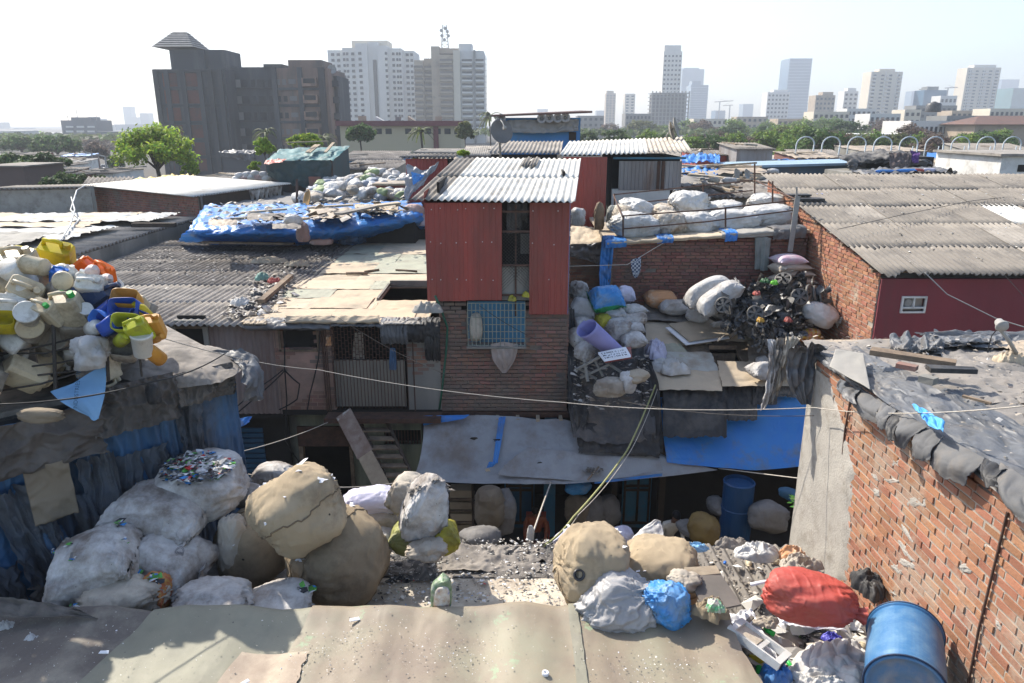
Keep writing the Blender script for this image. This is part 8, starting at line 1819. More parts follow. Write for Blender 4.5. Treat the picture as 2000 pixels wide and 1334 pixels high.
def speakerhouse():
 T=thing('loudspeaker_house','blue house with grey canvas front and row of horn loudspeakers under a brown roof','house',(2,31,0));t=30
 def q(u,v):return P(u,v,t=t)
 a,b=q(975,230),q(1134,275);y=a.y
 mb=MB();mb.box(a.x,b.x,y,y+4,3,a.z);mk('wall',mb,m_bluem,T)
 c,d=q(960,226),q(1154,222);mb=MB();mb.hexa([(c.x,y-.5,c.z-.05),(d.x,y-.5,d.z+.02),(d.x,y+4.5,d.z+.1),(c.x,y+4.5,c.z),(c.x,y-.5,c.z+.02),(d.x,y-.5,d.z+.1),(d.x,y+4.5,d.z+.2),(c.x,y+4.5,c.z+.1)]);mk('roof',mb,M('roof_brown',(.10,.06,.055),(.14,.09,.08),sc=4,rough=.8,bump=.3),T)
 g=[[q(990,234),q(1060,233),q(1132,232)],[q(985,247),q(1060,249),q(1130,246)],[q(992,258),q(1060,260),q(1130,255)]]
 g=[[Vector(p)-V(0,.15,0) for p in r] for r in g];mk('canvas_front',cloth_mb(g,(60,20),.05,8,2,.02,280,.04),M('canvas_grey',(.30,.28,.26),(.25,.235,.22),sc=2,rough=.9,bump=.4),T,smooth=True)
 e,f=q(1112,258),q(1126,274);mb=MB();mb.box(e.x,f.x,y-.03,y,f.z,e.z);mk('door',mb,m_woodd,T)
 for k,(u,v) in enumerate(((979,232),(1057,232),(1072,231),(1088,231),(1103,230))):
  p=q(u,v)-V(0,.35,0);S=thing('horn_loudspeaker',('lone horn loudspeaker at the left corner of the blue house','first horn loudspeaker of the row of four','second horn loudspeaker of the row of four','third horn loudspeaker of the row of four','last horn loudspeaker of the row of four')[k],'loudspeaker',p,'horn loudspeakers on the blue house')
  mb=MB(frame(p,(1,0,0),(0,-1,.05)));mb.lathe([(.13,-.15),(.02,-.1),(.04,-.05),(.07,0),(.12,.07),(.185,.12),(.19,.11),(.12,.05),(.05,-.05),(.03,-.15)][2:],20,capb=False,capt=False);mk('horn',mb,m_steelp2,S,smooth=True)
  mb=MB(frame(p,(1,0,0),(0,-1,.05)));mb.lathe([(.05,-.22),(.06,-.2),(.06,-.08),(.03,-.05)],12);mb.lathe([(.02,-.05),(.05,.02),(.001,.06)],12);mk('driver',mb,m_steelp,S,smooth=True)
 T=thing('grey_roof_shed','low shed with weathered grey corrugated roof in front of the blue house','shed',(1.5,27,0))
 a,b,c,d=P(953,299,t=25),P(1096,300,t=25),P(1100,276,t=28.5),P(972,276,t=28.5);quadroof(T,'roof_sheet',[a,b,c,d],m_asbg2,nw=6);wallq(T,'wall',a+V(.1,.1,0),b+V(0,.1,0),4,a.z-.05,m_dark)
speakerhouse()
for k,(u,v,lb) in enumerate(((1316,250,'upper pale satellite dish on the dirty white roof'),(1308,258,'lower pale satellite dish on the dirty white roof'))):
 dish(P(u,v,t=27.5),.36,1.2,.3,M('dish_pale%d' % k,(.36,.33,.28),(.3,.28,.24),sc=3,rough=.6,bump=.1),lb,pole=.4)
for k,(u,v,r,lb) in enumerate(((1437,340,.3,'small pale dish left on the teal roof edge'),(1457,341,.3,'small pale dish right on the teal roof edge'),(1318,386,.3,'dark dish behind the left of the railing'))):
 dish(P(u,v,t=30 if k<2 else 21),r*.7,.8,.3,m_steelp if k<2 else m_plasterg,lb,pole=.3)
WALLM=dict(blue=m_bluem,grey=m_metalg,rusty=m_metalp,brick=m_brickold2,red=m_red,plaster=m_plasterg,cyan=m_cyan,pale=m_white)
ROOFM=dict(old=m_asbg2,dark=m_asbd,grey=m_asbg,white=m_asbw,tan=m_tarpt,blue=m_tarpb,dusty=m_dust2)
RD=dict(old='weathered corrugated',dark='dark corrugated',grey='grey corrugated',white='pale corrugated',tan='tan sheet',blue='blue tarpaulin',dusty='dusty flat')
WD=dict(blue='blue',grey='grey metal',rusty='rusty metal',brick='brick',red='red',plaster='plastered',cyan='cyan',pale='whitewashed')
def shack(x,y,w,d,z,wk,rk,label,sl=.06,seed=0,door=True,name='shack',clutter=3,rz=0,zb=2.5):
 rg=random.Random(seed);T=thing(name,label,'shack',(x,y,0));T.rotation_euler[2]=rz
 X=wm(T);mb=MB(X);h1,h2=z-sl*d*.5,z+sl*d*.5
 wins=[]
 if w>2.4:wins=[(.3*w-.4-w/2+w/2,.3*w+.3,z-1.1-sl*d*.5,z-.4-sl*d*.5)]
 f=MB(X @ Mx((-w/2,-d/2,0)));f.wall(w,h1-zb,.1,[(a,b,c,e) for a,b,c,e in wins],z0=zb);
 f.hexa([(w,0.1,zb),(w,d,zb),(w-.08,d,zb),(w-.08,.1,zb),(w,.1,h1),(w,d,h2),(w-.08,d,h2),(w-.08,.1,h1)]);f.hexa([(0,0.1,zb),(0,d,zb),(.08,d,zb),(.08,.1,zb),(0,.1,h1),(0,d,h2),(.08,d,h2),(.08,.1,h1)]);mk('wall',f,WALLM[wk],T)
 if wins:
  a,b,c,e=wins[0];g=MB(X @ Mx((-w/2,-d/2,0)));g.box(a,b,.09,.12,c,e);wn=mk('window',g,m_dark,T)
  g=MB(X @ Mx((-w/2,-d/2,0)));g.box(a-.05,b+.05,-.03,.02,c-.08,c);g.box((a+b)/2-.02,(a+b)/2+.02,.03,.06,c,e);mk('frame',g,m_wood,wn)
 if rk in ('blue','tan','dusty'):
  gg=[[(lerp(-w/2-.15,w/2+.15,i/3),lerp(d/2+.1,-d/2-.25,j/2),z+sl*(d/2-d*j/2)+.05+.06*noise.noise((i*2,j*2,seed))) for i in range(4)] for j in range(3)];mb=cloth_mb([[X @ Vector(p) for p in r] for r in gg],(24,16),.05,5,2,.03,seed,.04);mk('roof',mb,ROOFM[rk],T,smooth=True)
 else:
  p=.2;q=corr_mb((-w/2-.15,-d/2-.25,h1+.03-sl*.25),(1,0,0),w+.3,(0,1,sl),d+.4,pitch=p,amp=.035,nw=4,rows=3,seed=seed);q.v=[X @ v for v in q.v];mk('roof',q,ROOFM[rk],T,smooth=True,solid=.012)
 for k in range(clutter):   
  g=MB(X @ Mx((rg.uniform(-w*.4,w*.4),rg.uniform(-d*.4,d*.4),z+.1),rg.uniform(-.1,.1),rg.uniform(-.1,.1),rg.uniform(0,3)));l=rg.uniform(.3,1.3);g.hexa([(-l,-.08,0),(l,-.06,0),(l,.07,0),(-l,.09,0),(-l,-.08,.07),(l,-.06,.09),(l,.07,.08),(-l,.09,.06)]);mk('roof_weight',g,rg.choice([m_wood,m_ply,m_plasterg,m_woodl]),T)
 return T
ORD=['first','second','third','fourth','fifth','sixth','seventh','eighth','ninth','tenth','eleventh','twelfth','thirteenth','fourteenth', 'fifteenth','sixteenth','seventeenth','eighteenth','nineteenth','twentieth','twenty-first','twenty-second','twenty-third','twenty-fourth']
def rows():
 rg=random.Random(99)
 spec=[('nearest',38,3.8,6.0,-.15,.85),('second',43,3.4,6.0,-.22,.85),('third',48,3.6,6.1,-.22,.86),('fourth',54,4,6.1,-.22,.86),('fifth',61,4.5,6.0,-.24,.86),('sixth',70,5.5,6.0,-.22,.86),('farthest',80,6.5,5.8,-.20,.86)]
 for nm,y,wd,z,a,b in spec:
  x=a*y;i=0
  while x<b*y*.86 and i<24:
   w=wd*rg.uniform(.65,1.2)
   u=CU+(x+w/2)/(y*.97)*F
   if y==38 and u<1330:x += w;continue
   if y==43 and 500<u<690:x += w;continue
   if y in (51,59) and u<640 and False:x += w;continue
   wk=rg.choice(['grey','rusty','plaster','blue','brick','grey','plaster','red','cyan','pale','rusty']);rk=rg.choice(['old','dark','grey','old','tan','dark','dusty','dark','blue','dark','old','grey','white','dark'])
   if y<45 and wk in ('pale',):wk='plaster'
   zz=z+rg.uniform(-1.0,.8)-(.6 if y<45 and u>1330 else 0)
   shack(x+w/2,y+rg.uniform(-1,1),w*.96,rg.uniform(4,6),zz,wk,rk,f'{WD[wk]} shack under {RD[rk]} roof, {ORD[i]} from the left in the {nm} row',sl=rg.choice([.06,.1,-.05,.12]),seed=rg.randrange(999),clutter=3 if y<70 else 1,rz=rg.uniform(-.12,.12))
   x += w+rg.choice([0,.1,.8]);i += 1
rows()
LH=[]
rg=random.Random(44)
for row,(t,v0) in enumerate(((100,303),(90,309),(80,316),(70,324),(60,334))):
 for k,u in enumerate(range(-10+17*row,165 if row != 4 else 260,42)):LH.append((u+rg.uniform(-8,8),v0+rg.uniform(-3,3),t,44*t/F*rg.uniform(.8,1.3),row,k))
for k,u in enumerate((400,436,470,505)):LH.append((u,352-6*(k % 2),50,1.8,5,k))
for (u,v,t,w,row,k) in LH:
 wk=rg.choice(['plaster','rusty','grey','brick','pale','plaster']);rk=rg.choice(['dark','old','dusty','dark','grey','blue','dark'])
 p = P(u, v, t=t); shack(p.x, p.y, w, 3.5, p.z, wk, rk, f'{WD[wk]} hut under {RD[rk]} roof, {ORD[k]} along in the {("hindmost", "second", "third", "fourth", "nearest", "short")[row]} left tier', seed=700 + row * 20 + k, zb=0, rz=rg.uniform(-.3, .3), clutter=3)
for k,(u,v,t,w,wk,rk,lb) in enumerate(((1395,372,26.5,3.6,'plaster','dark','low hut with dark corrugated roof behind the back rail'),(1345,352,29,2.6,'grey','dusty','low cluttered hut right of the grey metal house'),(1455,358,29.5,3.4,'rusty','dusty','low hut with rubbish on its roof before the long blue shed'),(1400,330,34,4,'plaster','tan','low hut with tan sheets behind the cluttered one'),(1500,350,32,2.6,'plaster','old','low hut at the left end of the wide grey roof'))):
 p=P(u,v,t=t);shack(p.x,p.y,w,3.2,p.z,wk,rk,lb,seed=800+k,zb=0,clutter=7)
def blueroofs():
 for k,(u0,u1,v0,v1,t) in enumerate(((1330,1408,302,316,36),(1330,1405,326,342,32))):
  g=[[P(u0,v0,t=t+2),P((u0+u1)/2,v0-3,t=t+2),P(u1,v0,t=t+2)],[P(u0,v1,t=t),P((u0+u1)/2,v1,t=t),P(u1,v1,t=t)]]
  clothat('blue_tarp',g,m_tarpb,('upper blue tarpaulin right of the grey metal house','lower blue tarpaulin right of the grey metal house')[k],'tarpaulin',(50,16),.08,7,2,.06,9+k,.05)
blueroofs()
for k,(u,v,w) in enumerate(((1425,352,30),(1440,372,24),(1468,378,30),(1395,352,24),(1510,335,24))):rag(u,v,27,w,12,(m_ppw2,m_tarpk,m_ppd,m_ppt,m_ppw2)[k],('pale sack on the cluttered huts right of the grey metal house','dark bundle on the cluttered huts','grey bundle near the back rail post','tan bundle on the cluttered huts','pale sack by the end of the wide grey roof')[k],500+k,'bundle','bundle',hz=.9)
def teallong():
 T=thing('long_blue_shed','long low shed with blue grey side and pale blue roof edge at the right','shed',(16,37,0))
 a,b=P(1418,329,t=36),P(1672,322,t=36);mb=MB();mb.hexa([(a.x,a.y,5.7),(b.x,b.y,5.7),(b.x,b.y+1.6,5.7),(a.x,a.y+1.6,5.7),(a.x,a.y,a.z),(b.x,b.y,b.z),(b.x,b.y+1.6,b.z),(a.x,a.y+1.6,a.z)]);mk('wall',mb,m_bluegrey,T)
 mb=MB();mb.hexa([(a.x-.2,a.y-.2,a.z+.004),(b.x,b.y-.2,b.z+.004),(b.x,b.y+1.6,b.z+.1),(a.x-.2,a.y+1.6,a.z+.1),(a.x-.2,a.y-.2,a.z+.12),(b.x,b.y-.2,b.z+.12),(b.x,b.y+1.6,b.z+.22),(a.x-.2,a.y+1.6,a.z+.22)]);mk('roof',mb,m_palebl,T)
 for nm,u0,u1,v,t,h,wk,rk,lb in (('shack',1440,1510,288,44,2,'grey','grey','grey metal cabin standing above the long blue shed'),('shack',1556,1640,305,45,2,'brick','tan','small brick hut under the first arches'),('shack',1360,1420,300,46,2,'red','dark','red and grey hut left of the grey metal cabin')):
  p,q=P(u0,v,t=t),P(u1,v,t=t);shack((p.x+q.x)/2,p.y+2,q.x-p.x,4,p.z,wk,rk,lb,seed=u0,zb=3.5)
 T=thing('black_tarp_hut','rounded hut of black and grey tarpaulin scraps on the roofs at the right','hut',(20,33,5.5));t=32
 def q(u,v,dt=0):return P(u,v,t=t+dt)
 g=[[q(1635,304,3),q(1700,294,3),q(1760,293,3),q(1825,312,3)],[q(1628,306,1),q(1700,298,1),q(1765,298,1),q(1830,320,1)],[q(1645,318),q(1700,312),q(1765,306),q(1820,324)],[q(1655,340),q(1690,318),q(1712,322),q(1740,330)]]
 mk('cover',cloth_mb(g,(60,40),.1,6,3,.1,300,.06),m_tarpk2,T,smooth=True)
 g=[[q(1735,297,-.3),q(1760,296,-.3),q(1785,298,-.3)],[q(1738,330,-.6),q(1762,332,-.6),q(1778,326,-.6)]];o=mk('brown_drape',cloth_mb(g,(30,24),.1,6,2,.08,301,.05),M('drape_brown',(.18,.13,.11),(.10,.09,.09),sc=3,rough=.9,bump=.4),T,smooth=True)
 g=[[q(1778,292,-.2),q(1798,296,-.2)],[q(1782,316,-.5),q(1796,318,-.5)]];o=mk('purple_drape',cloth_mb(g,(20,16),.08,4,2,.08,302,.04),M('drape_purple',(.13,.06,.22),(.10,.05,.16),sc=3,rough=.8,bump=.3),T,smooth=True)
 mb=MB();a=q(1690,338,.8);mb.box(a.x,a.x+3.0,a.y,a.y+1.5,a.z-1.5,a.z+.7);mk('inside',mb,m_dark,T)
 T=thing('low_parapet_house','low dark house with blue cloths on its ledge in front of the black hut','house',(22,30,0))
 a,b=P(1690,342,t=29.5),P(1870,334,t=29.5);mb=MB();mb.hexa([(a.x,a.y,4.5),(b.x,b.y,4.5),(b.x,b.y+4,4.5),(a.x,a.y+4,4.5),(a.x,a.y,a.z),(b.x,b.y,b.z),(b.x,b.y+4,b.z),(a.x,a.y+4,a.z)]);mk('wall',mb,m_plasterg,T)
 g=[[V(a.x,a.y+1.5,a.z+.15),V(b.x,a.y+1.5,b.z+.15)],[V(a.x-.1,a.y-.15,a.z+.1),V(b.x,a.y-.15,b.z+.1)]];mk('ledge_cloth',cloth_mb(g,(60,12),.1,12,2,.05,303,.05),m_tarpd,T,smooth=True)
 for k,(u,w,m) in enumerate(((1730,40,m_tarpb),(1775,50,m_tarpb),(1815,24,m_ppl),(1795,20,m_ppr))):rag(u,336-(u-1690)*.03,29.6,w,7,m,('left blue cloth on the ledge before the black hut','right blue cloth on the ledge before the black hut','pale cloth on the ledge before the black hut','red cloth on the ledge before the black hut')[k],400+k,'cloth','cloth',hz=.9)
 T=thing('whitewashed_house','whitewashed house corner with a window at the right picture edge','house',(27,33,0))
 a=P(1958,305,t=31);mb=MB();mb.box(a.x,a.x+8,a.y,a.y+5,3.5,a.z);mk('wall',mb,m_white,T);mb=MB();b,c=P(1992,322,t=31),P(2012,336,t=31);mb.box(b.x,c.x,a.y-.02,a.y+.03,c.z,b.z);mk('window',mb,m_dark,T);mb=MB();mb.box(a.x-.2,a.x+8,a.y-.2,a.y+5,a.z,a.z+.1);mk('roof',mb,m_asbg2,T)
teallong()
def arches():
 G='inverted U pipe arches along the elevated walkway'
 first=None
 for k in range(11):
  u=1573+50.5*k;t=52+k*1.2;a,b=P(u-17,283,t=t),P(u+17,281,t=t)
  top=P(u,267,t=t).z;w=b.x-a.x;zb=P(u,330,t=t).z
  lab=f'{ORD[k]} pale pipe arch from the left'
  T=thing('pipe_arch',lab,'pipe arch',((a.x+b.x)/2,a.y,zb),G);r=.05
  mb=MB();pts=[(a.x-.02,a.y,zb),(a.x-.02,a.y,a.z)]+[(a.x+w/2-cos(pi*i/12)*w/2*1.02,a.y,a.z+(top-a.z)*sin(pi*i/12)) for i in range(13)]+[(b.x,a.y,a.z-.1)]
  mb.tube(pts,r,6);mk('hoop',mb,m_pipew,T,smooth=True)
  mb=MB();mb.tube([(b.x,a.y,a.z),(b.x+(.0 if k<3 else .1),a.y+.1,zb)],r,6);mb.tube([(b.x-.25,a.y+.15,a.z-.1),(b.x-.3,a.y+.2,zb)],r*.8,6) if k>3 else None;mk('leg',mb,m_pipew,T,smooth=True)
arches()
def street():
 mb=MB();mb.box(-75,-42,88,128,0,.02);tag(mk('road',mb,M('asphalt',(.06,.06,.06),(.05,.05,.05),sc=2,rough=.9,bump=.3),loc=(-55,100,0)),'grey street at the left behind the trees',kind='structure')
 G='cars parked at the left behind the trees'
 cols=[('white',m_white),('silver',m_steel),('black',m_black),('white',m_whitep),('grey',m_steelp),('pale blue',m_cyan)]
 for k,(u,v) in enumerate(((168,325),(185,322),(192,329),(205,327),(216,329),(236,331),(176,331),(225,324))):
  p=P(u,v,z=.9);c,m=cols[k % 6]
  p=Vector((p.x,p.y,0.02));T=thing('parked_car',f'{c} car parked in the far left lot, {ORD[k]} of the eight','car',p,G);X=Mx(p,0,0,.3+.1*k)
  mb=MB(X);mb.rbox((0,0,.62),(1.7,4.2,.65),.12);mk('body',mb,m,T);mb=MB(X);mb.hexa([(-.75,-1.1,.95),(.75,-1.1,.95),(.75,1.5,.95),(-.75,1.5,.95),(-.6,-.5,1.45),(.6,-.5,1.45),(.6,1.0,1.45),(-.6,1.0,1.45)]);mk('cabin',mb,m_glass,T)
  for sx in (-.8,.8):
   for sy in (-1.3,1.3):mb=MB(X @ Mx((sx,sy,.32),0,pi/2,0));mb.lathe([(.3,-.1),(.32,-.08),(.32,.08),(.3,.1)],14);mk('wheel',mb,m_black,T)
 for k,(u,v0,v1,t) in enumerate(((205,306,345,80),(179,300,330,95))):
  a,b=P(u,v1,t=t),P(u,v0,t=t);T=thing('street_lamp',('nearer','farther')[k]+' street lamp pole beside the far left car lot','street lamp',(b.x,b.y,0));mb=MB();mb.tube([(b.x,b.y,0),b],.09,6);mk('pole',mb,m_steelp,T);mb=MB();mb.tube([b,b+V(-.8,0,.2)],.07,6);mk('arm',mb,m_steelp,T)
street()
def tree_mb(rg,rx,ry,rz,nclump,nleaf,ls,flat=.8):
 crown,limbs=MB(),MB()
 cs=[]
 for k in range(nclump):
  a=rg.uniform(0,2*pi);z=rg.uniform(-.5,1) ;rr=sqrt(max(.05,1-z*z))*rg.uniform(.45,1.0)
  k2=.8+.35*noise.noise((cos(a)*2,sin(a)*2,z*2+rx))
  cs.append(Vector((cos(a)*rr*rx*k2,sin(a)*rr*ry*k2,z*rz*k2)))
 for c in cs:
  s=rg.uniform(.13,.26)*(rx+rz)/2
  for _ in range(nleaf):
   d=Vector((rg.gauss(0,1),rg.gauss(0,1),rg.gauss(0,.65)))
   if d.length>1.9:d *= 1.9/d.length
   p=c+d*s*.62
   n=(d.normalized()+Vector((rg.gauss(0,.6),rg.gauss(0,.6),rg.gauss(.5,.6)))).normalized();x=n.orthogonal().normalized();x=(Matrix.Rotation(rg.uniform(0,6.3),3,n) @ x);y=n.cross(x);l=ls*rg.uniform(.6,1.3)
   crown.poly([p-x*l,p-y*l*.5,p+x*l,p+y*l*.5])
 return crown,cs
LEAF={}
def leafm(key,c):
 if key not in LEAF:LEAF[key]=M('foliage_'+key,c,tuple(x*.55 for x in c),sc=.5,isl=.5,islh=.03,rough=.65,bump=0,trans=.45)
 return LEAF[key]
def tree(u,v,t,wpx,hpx,key,c,label,n=60,nl=60,ls=None,group=None,seed=1,kind='tree',bare=False):
 k=t/F;q=P(u,v,t=t);rx,rz=wpx*k/2,hpx*k/2;rg=random.Random(seed)
 T=thing(kind,label,'tree',(q.x,q.y,0),group)
 cr,cs=tree_mb(rg,rx,rx,rz,n,nl,ls or rx*.045)
 cr.v=[p+q for p in cr.v];mk('crown',cr,leafm(key,c),T)
 mb=MB();base=Vector((q.x,q.y,0));fork=Vector((q.x,q.y,max(1.0,q.z-rz*.75)));mb.tube([base,lerp(base,fork,.5)+V(.1*rx,0,0),fork],rx*.07,8,rx*.045);mk('trunk',mb,m_bark,T,smooth=True)
 for c_ in cs[::max(1,n // 9)]:
  mb=MB();e=q+c_;mb.tube([fork,lerp(fork,e,.5)+V(0,0,rz*.12),e],rx*.03,5,rx*.008);mk('limb',mb,m_bark,T,smooth=True)
 return T
BR=(.34,.47,.06);MG=(.13,.2,.05);DG=(.085,.14,.045);OG=(.17,.19,.07)
tree(303,294,50,172,98,'bright',BR,'bright green spreading tree in front of the dark block',74,90,.14,seed=3)
tree(372,330,50,46,40,'bright',BR,'small bright green tree right of the spreading one',20,90,.12,seed=4)
tree(516,290,44,44,34,'bright',BR,'bright leafy treetop left behind the teal tarp shed',24,80,.12,seed=5)
tree(500,325,42,30,20,'bright',BR,'low bright bush left of the teal tarp shed',12,70,.10,seed=6,kind='bush')
tree(598,276,46,80,24,'bright',BR,'bright treetop above the teal tarp shed',30,80,.12,seed=7)
tree(905,299,26,30,9,'bright',BR,'tuft of bright leaves behind the white tower roof',14,70,.06,seed=8,kind='bush')
tree(812,309,27.5,16,5,'bright',BR,'tiny green sprig on the red back shed',6,40,.05,seed=9,kind='bush')
tree(703,262,88,68,40,'mid',(.10,.17,.05),'mid green tree before the building with the dark red band',50,70,.26,seed=10)
tree(908,258,95,40,40,'olive',OG,'olive tree at the foot of the tan apartment tower',40,60,.26,seed=11)
tree(78,332,52,104,66,'dark',DG,'round dark green tree at the far left',70,80,.2,seed=12)
tree(22,332,54,80,70,'dark',DG,'second dark tree cut by the left picture edge',60,80,.2,seed=13)
tree(118,358,42,100,36,'dark',DG,'dark bush behind the left plaster wall',40,80,.13,seed=14,kind='bush')
tree(195,352,48,50,16,'dark',DG,'low dark bush right of the left plaster wall',20,60,.12,seed=15,kind='bush')
tree(110,286,125,110,34,'mid',(.085,.14,.04),'broad hazy green tree at the left before the grey block',60,60,.35,seed=16)
tree(40,283,140,100,28,'mid',(.085,.14,.04),'hazy green tree at the left edge below the pale skyline',50,60,.35,seed=17)
tree(188,300,120,50,46,'brown',(.20,.15,.12),'bare brownish tree beside the car lot',50,60,.22,seed=18)
tree(225,318,100,34,30,'mid',(.07,.12,.04),'small green tree behind the car lot',24,50,.25,seed=19)
for k,(u,v,t) in enumerate(((520,258,90),(632,268,92),(822,256,92),(956,226,150))):
 q=P(u,v,t=t);s=t/90;T=thing('palm_tree',('palm tree in front of the dark block','palm tree at the left end of the dark red banded building','palm tree at the right of the dark red banded building','palm tree beside the tan apartment tower')[k],'palm tree',(q.x,q.y,0));mb=MB();mb.tube([(q.x,q.y,0),(q.x+.2,q.y,q.z*.5),q],.2,6,.14);mk('trunk',mb,m_bark,T)
 rg=random.Random(k);mb=MB()
 for j in range(16):
  a=rg.uniform(0,2*pi);e=rg.uniform(.1,1.1);d=V(cos(a),sin(a),0);L=1.9*s
  for i in range(6):
   p0,p1=q+d*L*i/6+V(0,0,L*(e*i/6-1.0*(i/6) ** 2)),q+d*L*(i+1)/6+V(0,0,L*(e*(i+1)/6-1.0*((i+1)/6) ** 2));w=V(-sin(a),cos(a),-.5)*.28*s*(1-i/7)
   mb.poly([p0,p0+w,p1+w*.8,p1]);mb.poly([p0,p1,p1-V(w.x,w.y,-w.z)*.8,p0-V(w.x,w.y,-w.z)])
 mk('fronds',mb,leafm('palm',(.12,.15,.05)),T)
def belt():
 rg=random.Random(31)
 keys=[('mid',(.13,.2,.05)),('dark',DG),('olive',OG),('bright2',(.2,.3,.06)),('brown',(.24,.2,.13)),('bright2',(.2,.3,.06))]
 protos=[]
 for k,(key,c) in enumerate(keys):
  R_=3.2;cr,cs=tree_mb(rg,R_,R_,R_*.75,46,55,.20);T=thing('belt_tree','','tree');mk('crown',cr,leafm(key,c),T,local=True)
  mb=MB();mb.tube([(0,0,-7),(.1,0,-4),(0,0,-1.4)],.22,6,.14);mk('trunk',mb,m_bark,T,local=True);protos.append(T)
 nm=['mid green','dark green','olive','fresh green','brownish sparse','mid green']
 spots=[]
 for (u0,u1,v0,v1,t,n,hh) in ((1335,1960,287,297,92,16,.8),(1350,1990,275,288,125,13,.95),(1400,2010,262,274,175,11,1.2),(1120,1330,272,280,110,5,.6),(1150,1990,252,258,260,16,1.5),(-20,300,283,290,230,8,1.4)):
  for i in range(n):spots.append((lerp(u0,u1,(i+rg.random())/n),rg.uniform(v0,v1),t*rg.uniform(.92,1.1),hh))
 for i,(u,v,t,hh) in enumerate(spots):
  j=rg.randrange(6);q=P(u,v,t=t);s=hh*rg.uniform(.8,1.2)*1.1
  T=protos[j];M4=Mx((q.x,q.y,q.z),0,0,rg.uniform(0,6)) @ Matrix.Diagonal((s*1.2,s*1.2,s*(.8+.3*rg.random()),1))
  lab=f'{nm[j]} tree with rounded crown in the hazy belt of trees'
  if 'used' not in T:T.matrix_basis=M4;T['label']=lab;T['group']='trees in the hazy belt behind the shacks';T['used']=1
  else:c=copytree(T,M4,lab,'trees in the hazy belt behind the shacks')
 for T in bpy.data.objects:
  if 'used' in T:del T['used']
belt()
def bldg(name,label,u0,u1,vt,t,mats,rz=0,depth=None,floor=3.2,base=0,cat='building'):
 """thing + body; returns (T, X, w, d, h): local frame at the front left ground corner"""
 a,b=P(u0,vt,t=t),P(u1,vt,t=t);w=(b.x-a.x);h=a.z;d=depth or w
 X=Mx((a.x,a.y,0),0,0,rz);w /= cos(rz);T=thing(name,label,cat,M=X);mb=MB(X);mb.box(0,w,0,d,base,h);mk('body',mb,mats,T);return T,X,w,d,h
def band_windows(T,X,w,h,y,floors,cols,z0,ww=.55,wh=.45,mat=None,x0=0,frame_=True,side=False,limit=100,fh=3.2,nm='window',part='window',proud=.06):
 """windows as parts (first `limit`), rest in one stuff part"""
 rest=MB(X);n=0;k=0
 order=[(j,i) for j in range(floors-1,-1,-1) for i in range(cols)]
 for j,i in order:
  cw=w/cols;a=x0+cw*(i+.5-ww/2);b=a+cw*ww;z=z0+fh*(j+.5-wh/2);e=z+fh*wh
  m=MB(X) if n<limit else rest
  if not side:m.box(a,b,y-proud,y+.01,z,e)
  else:m.box(y-.01,y+proud,a,b,z,e)
  if n<limit:mk(part,m,mat or b_win,T)
  n += 1
 if rest.v:mk(part,rest,mat or b_win,T)['kind']='stuff'
